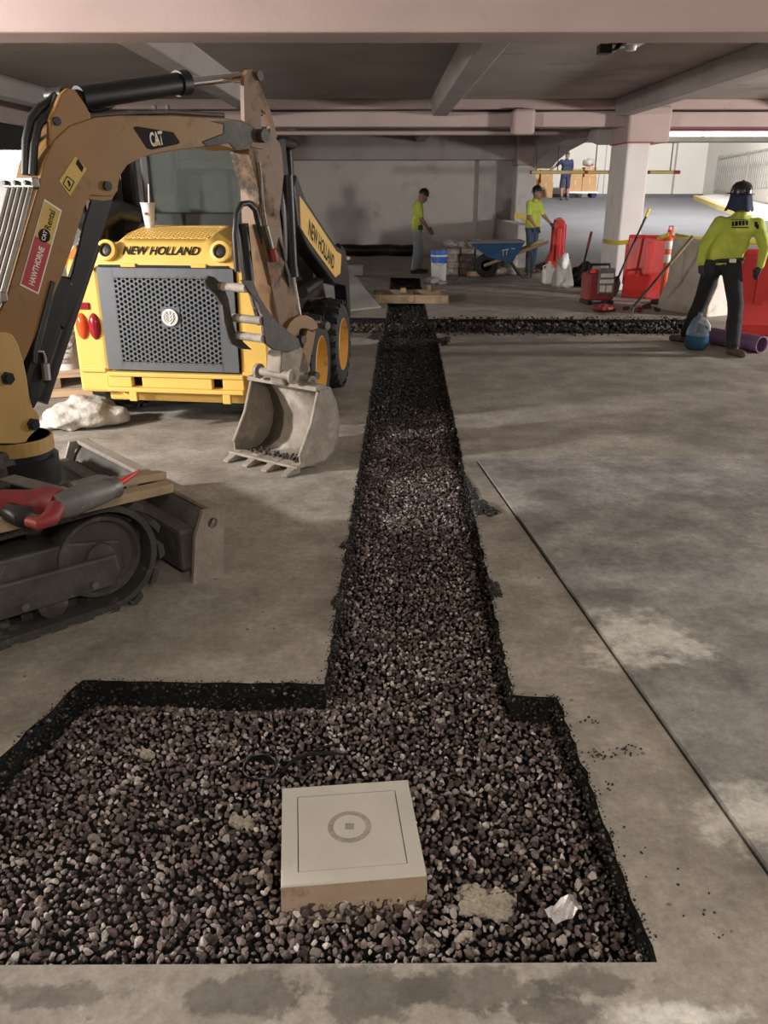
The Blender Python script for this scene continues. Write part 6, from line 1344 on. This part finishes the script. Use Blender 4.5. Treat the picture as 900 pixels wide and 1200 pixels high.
# ---- far dock: boxes and a flat trolley
ZD = 16.5 * RS
def carton(x, y, z, w, d, h, label, m_='cardboard'):
    t = thing('carton', (x, y, z), label, 'box', group='cartons at the dock'); mb = MB(); mb.box((x - w / 2, y - d / 2, z), (x + w / 2, y + d / 2, z + h)); mb.build('carton_body', m_, t, bevel=0.01)
    mb = MB(); mb.box((x - 0.03, y - d / 2 - 0.004, z + h * 0.55), (x + 0.03, y + d / 2, z + h + 0.004)); mb.build('packing_tape', 'pale_wood', t); return t
tx = AT(680, 226, 37).x
tro = thing('flat_trolley', (tx, 37, ZD), 'low flat trolley with dark wheels loaded with cartons', 'trolley')
mb = MB(); mb.box((tx - 0.6, 36.6, ZD + 0.18), (tx + 0.65, 37.4, ZD + 0.25)); mb.build('deck', 'white', tro)
for x in (-0.45, 0.5):
    for y in (36.68, 37.32): mb = MB(); mb.cyl((tx + x, y - 0.04, ZD + 0.11), (tx + x, y + 0.04, ZD + 0.11), 0.11, n=16); mb.build('wheel', 'navy', tro, smooth=40)
mb = MB(); mb.tube([(tx + 0.62, 36.7, ZD + 0.25), (tx + 0.66, 36.7, ZD + 1.05), (tx + 0.66, 37.3, ZD + 1.05), (tx + 0.62, 37.3, ZD + 0.25)], 0.02, 8); mb.build('push_handle', 'fence', tro)
zc_ = ZD + 0.25
for i, (dx, z, w, h, lb) in enumerate(((-0.30, 0, 0.55, 0.45, 'low carton at the left end of the trolley load'), (0.28, 0, 0.58, 0.55, 'tall carton at the right end of the trolley load'), (-0.28, 0.45, 0.5, 0.42, 'carton stacked second on the trolley left pile'), (0.30, 0.55, 0.5, 0.38, 'carton stacked second on the trolley right pile'))):
    carton(tx + dx, 37, zc_ + z, w, 0.6, h, lb)
c = zc_ + 0.99; o = sdf_object('plastic_bundle', [('e', 0, (tx + 0.25, 37, c + 0.12), (0.26, 0.22, 0.16))], 0.03, 'bag', disp=lambda g: 0.02 * np.sin(g[..., 0] * 30) * np.sin(g[..., 2] * 28)); tag(o, 'grey wrapped bundle on top of the trolley cartons', 'bundle')
lx = AT(629, 226, 37.5).x
for i, (dx, z, w, h, lb) in enumerate(((-0.35, 0, 0.7, 0.75, 'big carton on the dock floor left of the far person'), (0.33, 0, 0.6, 0.6, 'carton on the dock floor nearest the far person'), (-0.3, 0.75, 0.65, 0.6, 'carton stacked on the big carton left of the far person'), (0.35, 0.6, 0.5, 0.5, 'carton stacked on the carton nearest the far person'))):
    carton(lx + dx, 37.6, ZD + z, w, 0.6, h, lb)

# ================================================================== PEOPLE
# tags: 0 shirt, 1 trousers, 2 skin, 3 boots, 4 gloves/hands, 5 dark detail
def hand(prims, wrist, direc, side, tagv, curl=0.5, sc=1.0):
    w = np.array(wrist, float); d = np.array(direc, float); d /= np.linalg.norm(d); s = np.array(side, float); s -= d * (s @ d); s /= np.linalg.norm(s); n = np.cross(d, s)
    prims.append(('c', tagv, w, w + d * 0.075 * sc, 0.026 * sc, 0.030 * sc, 0.012))
    prims.append(('c', tagv, w + d * 0.04 + s * 0.02, w + d * 0.082 * sc + s * 0.026, 0.020, 0.017, 0.01)); prims.append(('c', tagv, w + d * 0.04 - s * 0.02, w + d * 0.078 * sc - s * 0.028, 0.020, 0.016, 0.01))
    for o_, ln in ((0.030, 0.062), (0.010, 0.072), (-0.011, 0.068), (-0.030, 0.052)):
        a = w + d * 0.085 * sc + s * o_; b = a + (d * math.cos(curl * 0.6) + n * math.sin(curl * 0.6)) * ln * 0.55; c = b + (d * math.cos(curl * 1.7) + n * math.sin(curl * 1.7)) * ln * 0.5
        prims.append(('c', tagv, a, b, 0.0105, 0.0095, 0.004)); prims.append(('c', tagv, b, c, 0.0095, 0.0075, 0.004))
    a = w + d * 0.025 + s * 0.025; b = a + (d * 0.6 + s * 0.8) * 0.04; c = b + (d * 0.95 + s * 0.2 + n * 0.2) * 0.032
    prims.append(('c', tagv, a, b, 0.014, 0.012, 0.006)); prims.append(('c', tagv, b, c, 0.0115, 0.009, 0.004))
def figure(name, label, J, mats, face, look, vox=0.011, long_sleeve=False, gloves=False, shorts=False, curl=0.6, belly=0.0, loose=0.0, wide=0.0):
    """J: world joints. face: horizontal forward of the torso, look: horizontal forward of the head"""
    A = {k: np.array(v, float) for k, v in J.items()}; f = np.array([face[0], face[1], 0.0]); f /= np.linalg.norm(f); r = np.array([f[1], -f[0], 0.0])
    lk = np.array(look, float); lk /= np.linalg.norm(lk); lr = np.cross(lk, [0, 0, 1.0]); lr /= np.linalg.norm(lr); lu = np.cross(lr, lk)
    t = thing(name, (A['pelvis'][0], A['pelvis'][1], min(A['ank_l'][2], A['ank_r'][2]) - 0.09), label, 'person')
    P = []; pv, ch, nk, hd = A['pelvis'], A['chest'], A['neck'], A['head']
    # torso
    P += [('c', 0, A['sh_l'] * 0.86 + ch * 0.14 + [0, 0, -0.02], A['sh_r'] * 0.86 + ch * 0.14 + [0, 0, -0.02], 0.075, 0.075, 0.05)]
    P += [('c', 0, ch - r * 0.085, ch + r * 0.085, 0.118, 0.118, 0.05), ('c', 0, ch * 0.5 + pv * 0.5 - r * (0.07 + wide) + f * belly * 0.5, ch * 0.5 + pv * 0.5 + r * (0.07 + wide) + f * belly * 0.5, 0.112 + belly * 0.3 + loose, 0.112 + belly * 0.3 + loose, 0.05)]
    P += [('c', 0, pv + [0, 0, 0.085] - r * (0.085 + wide), pv + [0, 0, 0.085] + r * (0.085 + wide), 0.112 + loose, 0.112 + loose, 0.04), ('c', 0, pv + [0, 0, 0.02] - r * (0.09 + wide), pv + [0, 0, 0.02] + r * (0.09 + wide), 0.110 + loose, 0.110 + loose, 0.015)]
    P += [('c', 1, pv - [0, 0, 0.06] - r * 0.085, pv - [0, 0, 0.06] + r * 0.085, 0.108, 0.108, 0.04)]
    P += [('c', 0, ch + [0, 0, 0.09], nk - [0, 0, 0.02], 0.09, 0.062, 0.05), ('c', 2, nk, hd - lu * 0.05 - lk * 0.012, 0.056, 0.052, 0.02)]
    # head and face
    P += [('e', 2, hd + lu * 0.015 - lk * 0.012, (0.078, 0.095, 0.112), np.stack([lr, lk, lu], 1), 0.02), ('e', 2, hd - lu * 0.055 + lk * 0.028, (0.056, 0.062, 0.062), np.stack([lr, lk, lu], 1), 0.03)]
    P += [('c', 2, hd + lu * 0.01 + lk * 0.078, hd - lu * 0.026 + lk * 0.098, 0.011, 0.015, 0.012)]
    for s in (-1, 1):
        P += [('e', 2, hd + lr * 0.078 * s - lk * 0.012 - lu * 0.005, (0.012, 0.022, 0.032), np.stack([lr, lk, lu], 1), 0.008)]
        P += [('e', 5, hd + lr * 0.032 * s + lk * 0.083 + lu * 0.014, (0.013, 0.009, 0.008), np.stack([lr, lk, lu], 1), 0.003), ('c', 5, hd + lr * 0.018 * s + lk * 0.088 + lu * 0.034, hd + lr * 0.048 * s + lk * 0.078 + lu * 0.034, 0.007, 0.006, 0.003)]
    P += [('c', 5, hd - lu * 0.056 + lk * 0.086 - lr * 0.02, hd - lu * 0.056 + lk * 0.086 + lr * 0.02, 0.006, 0.006, 0.003)]
    P += [('e', 5, hd + lu * 0.055 - lk * 0.035, (0.082, 0.085, 0.075), np.stack([lr, lk, lu], 1), 0.01)]
    # arms
    for s in ('l', 'r'):
        sh, el, wr = A['sh_' + s], A['el_' + s], A['wr_' + s]; sg = -1 if s == 'l' else 1
        P += [('c', 0, sh, sh * 0.25 + el * 0.75, 0.070, 0.060, 0.035)]
        if long_sleeve: P += [('c', 0, sh * 0.25 + el * 0.75, el, 0.058, 0.054, 0.02), ('c', 0, el, wr * 0.95 + el * 0.05, 0.053, 0.040, 0.02)]
        else: P += [('c', 2, sh * 0.4 + el * 0.6, el, 0.046, 0.042, 0.01), ('c', 2, el, wr, 0.043, 0.028, 0.015)]
        dd = A.get('hd_' + s); dd = (wr - el) if dd is None else dd - wr
        hand(P, wr, dd, f * 0.8 + r * -sg * 0.2, 4 if gloves else 2, curl, 1.05)
    # legs
    for s in ('l', 'r'):
        hp_, kn, an = A['hip_' + s], A['kn_' + s], A['ank_' + s]; ft = A.get('toe_' + s)
        if ft is None: ft = an + f * 0.17
        low = 2 if shorts else 1
        P += [('c', 1, hp_, kn, 0.098 + loose * 0.5, (0.072 if not shorts else 0.085) + loose * 0.5, 0.03)]
        if shorts: P += [('c', 2, kn, kn * 0.5 + an * 0.5, 0.055, 0.058, 0.02), ('c', 2, kn * 0.5 + an * 0.5, an, 0.055, 0.038, 0.02)]
        else: P += [('c', 1, kn, kn * 0.6 + an * 0.4, 0.072 + loose * 0.5, 0.070 + loose * 0.5, 0.02), ('c', 1, kn * 0.6 + an * 0.4, an + [0, 0, 0.03], 0.070 + loose * 0.5, 0.062 + loose * 0.4, 0.02)]
        d = ft - an; d[2] = 0; d /= np.linalg.norm(d); z0_ = an[2] - 0.09
        P += [('c', 3, an + [0, 0, 0.03], [an[0], an[1], z0_ + 0.05], 0.052, 0.050, 0.015), ('c', 3, [an[0] - d[0] * 0.03, an[1] - d[1] * 0.03, z0_ + 0.042], [an[0] + d[0] * 0.16, an[1] + d[1] * 0.16, z0_ + 0.036], 0.046, 0.038, 0.02)]
    body = sdf_object('body', P, vox, mats, t, k=0.03)
    return t, (hd, lr, lk, lu)
def hard_hat(t, H, tilt=0.0, full_brim=True, shade=False):
    hd, lr, lk, lu = [Vector(v) for v in H]; c = hd + lu * 0.045 - lk * 0.012
    ax = (lu - lk * 0.10 + lk * tilt).normalized(); fw_ = (lk - ax * lk.dot(ax)).normalized()
    mb = MB(); mb.lathe([(0.112, 0.0), (0.112, 0.035), (0.100, 0.075), (0.072, 0.108), (0.035, 0.122), (0.0, 0.126)], c, ax, n=24, ref=fw_); dome = mb.build('hard_hat', 'helmet', t, smooth=50)
    mb = MB(); n = 28; rows = []
    rt_ = fw_.cross(ax)
    for rr, dz in ((0.108, 0.004), (0.14 if full_brim else 0.118, -0.004)):
        row = []
        for i in range(n + 1):
            a = 2 * math.pi * i / n; ex_ = rr + (0.035 * max(0, math.cos(a)) ** 2 if rr > 0.11 else 0); row.append(c + fw_ * math.cos(a) * ex_ + rt_ * math.sin(a) * ex_ * 0.94 + ax * dz)
        rows.append(row)
    mb.grid(rows); mb.build('hat_brim', 'helmet', dome, smooth=60, solid=0.006)
    mb = MB(); mb.tube([c + fw_ * 0.105 + ax * (0.05) , c + fw_ * 0.07 + ax * 0.098, c + ax * 0.128, c - fw_ * 0.07 + ax * 0.10, c - fw_ * 0.108 + ax * 0.04], 0.009, 8); mb.build('hat_ridge', 'helmet', dome, smooth=50)
    mb = MB(); q = c - rt_ * 0.085 + fw_ * 0.05 + ax * 0.045; mb.beam(q - fw_ * 0.025, q + fw_ * 0.025, 0.01, 0.022, ax); mb.build('hat_sticker', 'sticker_white', dome)
    if shade:
        mb = MB(); rows = []
        for k in range(6):
            z = k / 5; row = []
            for i in range(17):
                a = math.radians(60 + 240 * i / 16); R_ = 0.108 + 0.035 * z ** 1.5 + 0.014 * z * math.sin(i * 2.3 + z); row.append(c + fw_ * math.cos(a) * R_ + rt_ * math.sin(a) * R_ * 1.05 - ax * (0.0 + (0.17 + 0.012 * math.sin(i * 1.7)) * z))
            rows.append(row)
        mb.grid(rows); mb.build('neck_shade', 'navy', dome, smooth=180, solid=0.006)
    return dome
# -- worker A: profile facing +x, looking down at something in the hand
x, y = 0.72, 18.7
J = dict(pelvis=(x - 0.02, y, 0.93), chest=(x + 0.0, y, 1.28), neck=(x + 0.03, y, 1.45), head=(x + 0.11, y, 1.555),
         sh_l=(x + 0.01, y + 0.18, 1.40), sh_r=(x + 0.01, y - 0.18, 1.40), el_r=(x + 0.07, y - 0.22, 1.12), wr_r=(x + 0.22, y - 0.17, 0.93), hd_r=(x + 0.27, y - 0.13, 0.86), el_l=(x + 0.06, y + 0.22, 1.12), wr_l=(x + 0.22, y + 0.08, 0.93), hd_l=(x + 0.28, y + 0.04, 0.87),
         hip_l=(x - 0.02, y + 0.09, 0.88), hip_r=(x - 0.02, y - 0.09, 0.88), kn_l=(x + 0.07, y + 0.10, 0.49), kn_r=(x - 0.02, y - 0.10, 0.49), ank_l=(x + 0.05, y + 0.11, 0.09), ank_r=(x - 0.08, y - 0.11, 0.09))
t, H = figure('person', 'worker in lime T-shirt and pale jeans looking down at his hands', J, ['lime', 'jeans_light', 'skin', 'boots', 'skin', 'hair'], (1, 0), (0.82, 0.0, -0.42), vox=0.013); hard_hat(t, H, 0.0, False)
mb = MB(); mb.box((x - 0.0, y - 0.235, 0.90), (x + 0.10, y - 0.125, 1.0)); mb.build('tool_pouch', 'black', t, bevel=0.02)
mb = MB(); mb.box((x + 0.27, y - 0.10, 0.80), (x + 0.34, y - 0.03, 0.87)); o = mb.build('marker_pad', 'blue_plastic', bevel=0.01); tag(o, 'small blue object held in the hands of the worker in pale jeans', 'gadget')
# -- worker B: facing the camera's right, arm hanging out
x, y = 3.22, 18.95
J = dict(pelvis=(x - 0.0, y, 0.96), chest=(x + 0.01, y, 1.31), neck=(x + 0.02, y, 1.49), head=(x + 0.06, y - 0.02, 1.615),
         sh_l=(x + 0.12, y + 0.12, 1.42), sh_r=(x - 0.12, y - 0.13, 1.42), el_r=(x - 0.13, y - 0.26, 1.15), wr_r=(x + 0.02, y - 0.29, 0.95), hd_r=(x + 0.09, y - 0.28, 0.88), el_l=(x + 0.24, y + 0.08, 1.17), wr_l=(x + 0.38, y - 0.02, 1.02), hd_l=(x + 0.44, y - 0.04, 0.95),
         hip_l=(x + 0.06, y + 0.07, 0.90), hip_r=(x - 0.06, y - 0.07, 0.90), kn_l=(x + 0.07, y + 0.06, 0.50), kn_r=(x - 0.05, y - 0.08, 0.50), ank_l=(x + 0.06, y + 0.08, 0.09), ank_r=(x - 0.06, y - 0.08, 0.09))
t, H = figure('person', 'worker in lime T-shirt and dark jeans standing by the wheelbarrow handles', J, ['lime', 'jeans', 'skin', 'boots', 'glove', 'hair'], (0.75, -0.66), (0.80, -0.58, 0.02), vox=0.013, gloves=True); hard_hat(t, H, 0.0, True)
# -- worker C: back to the camera, stepping over the trench edge
def jp(px, py, Y): return tuple(AT(px, py, Y))
J = dict(pelvis=jp(845, 303, 9.55), chest=jp(864, 268, 9.52), neck=jp(869, 247, 9.5), head=jp(867, 232, 9.52),
         sh_l=jp(843, 261, 9.5), sh_r=jp(888, 263, 9.5), el_l=jp(825, 288, 9.42), wr_l=jp(821, 309, 9.40), hd_l=jp(822, 322, 9.38), el_r=jp(896, 290, 9.45), wr_r=jp(891, 312, 9.42), hd_r=jp(884, 325, 9.42),
         hip_l=jp(836, 311, 9.57), hip_r=jp(857, 312, 9.50), kn_l=jp(822, 352, 9.85), kn_r=jp(862, 358, 9.40))
ga, gb_ = G(803, 401), G(857, 416); J['ank_l'] = (ga.x, ga.y, 0.09); J['ank_r'] = (gb_.x, gb_.y, 0.09)
J['toe_l'] = (ga.x - 0.12, ga.y + 0.08, 0); J['toe_r'] = (gb_.x + 0.04, gb_.y - 0.10, 0)
t, H = figure('person', 'worker in lime long-sleeved shirt and black trousers seen from behind', J, ['lime', 'pants_black', 'skin', 'boots', 'glove', 'hair'], (-0.15, 1.0), (-0.45, 0.85, -0.05), vox=0.0105, long_sleeve=True, gloves=True, loose=0.018, wide=0.020); hard_hat(t, H, 0.0, True, True)
bc = Vector(J['chest']); ua = Vector((1, 0.03, 0)).normalized()
mb = MB(); pv_ = Vector(J['pelvis']) + Vector((0, 0, 0.02)); n = 26; ring_ = [pv_ + Vector((0.238 * math.cos(2 * math.pi * i / n), 0.146 * math.sin(2 * math.pi * i / n), 0.01 * math.cos(2 * math.pi * i / n))) for i in range(n)]
mb.tube([p_ + Vector((0, 0, -0.03)) for p_ in ring_], 0.021, 8, closed=True); bl_ = mb.build('tool_belt', 'black', t, smooth=50)
mb = MB(); c = pv_ + Vector((-0.17, -0.12, -0.10)); mb.box(c - Vector((0.07, 0.04, 0.10)), c + Vector((0.07, 0.04, 0.08))); mb.build('pouch', 'black', t, bevel=0.03)
mb = MB(); c = pv_ + Vector((0.06, -0.172, -0.03)); mb.box(c - Vector((0.035, 0.02, 0.02)), c + Vector((0.035, 0.02, 0.02))); mb.build('belt_buckle', 'reflective', bl_, bevel=0.006)
# printed mark on the back of the shirt, laid on the body surface
from mathutils.bvhtree import BVHTree
body_ = [c_ for c_ in t.children if c_.name.startswith('body')][0]; Wm = PMTX[t.name]
bvh = BVHTree.FromPolygons([Wm @ v_.co for v_ in body_.data.vertices], [tuple(p_.vertices) for p_ in body_.data.polygons])
def on_back(px, py):
    o_ = Vector(_O); hit = bvh.ray_cast(o_, Vector(ray(px, py)).normalized()); return hit[0] if hit[0] else None
mb = MB()
for x0, x1, y0, y1 in ((857.5, 860, 259.5, 265), (861, 864.5, 259.2, 264.8), (865.5, 868.5, 258.8, 264.4), (869.5, 872.5, 258.5, 264), (873.5, 876.5, 258.2, 263.6), (857, 877, 266, 267.2), (857, 877, 257, 257.6), (884, 887.5, 260, 266), (886, 889, 263, 268)):
    n_ = max(2, int((x1 - x0) / 1.5)); g_ = [[on_back(x0 + (x1 - x0) * i / n_, y0 + (y1 - y0) * j / 3) for i in range(n_ + 1)] for j in range(4)]
    if all(p_ is not None for r_ in g_ for p_ in r_): mb.grid([[p_ + Vector((0, -0.005, 0)) for p_ in r_] for r_ in g_])
mb.build('shirt_print', 'ink', t)
# -- far person at the dock
p_ = ramp_pt(661, 231); y = 35.2; x = AT(661, 231, y).x; zb = (y - 19.5) * RS
def q_(dx, dy, z): return (x + dx, y + dy, zb + z)
J = dict(pelvis=q_(0.02, 0, 0.96), chest=q_(0.0, 0, 1.32), neck=q_(0.0, 0, 1.50), head=q_(0.02, 0.02, 1.63), sh_l=q_(-0.20, 0, 1.43), sh_r=q_(0.20, 0, 1.43), el_l=q_(-0.40, 0.08, 1.24), wr_l=q_(-0.62, 0.15, 1.10), el_r=q_(0.27, 0.10, 1.15), wr_r=q_(0.22, 0.30, 1.0),
         hip_l=q_(-0.09, 0, 0.90), hip_r=q_(0.10, 0, 0.90), kn_l=q_(-0.13, 0.04, 0.50), kn_r=q_(0.12, 0.02, 0.50), ank_l=q_(-0.10, -0.04, 0.09), ank_r=q_(0.14, 0.0, 0.09))
t, H = figure('person', 'person in navy shirt and shorts reaching towards the cartons at the dock', J, ['navy', 'navy', 'skin', 'boots', 'skin', 'hair'], (0, 1), (0.1, 0.95, -0.1), vox=0.018, shorts=True, belly=0.05)
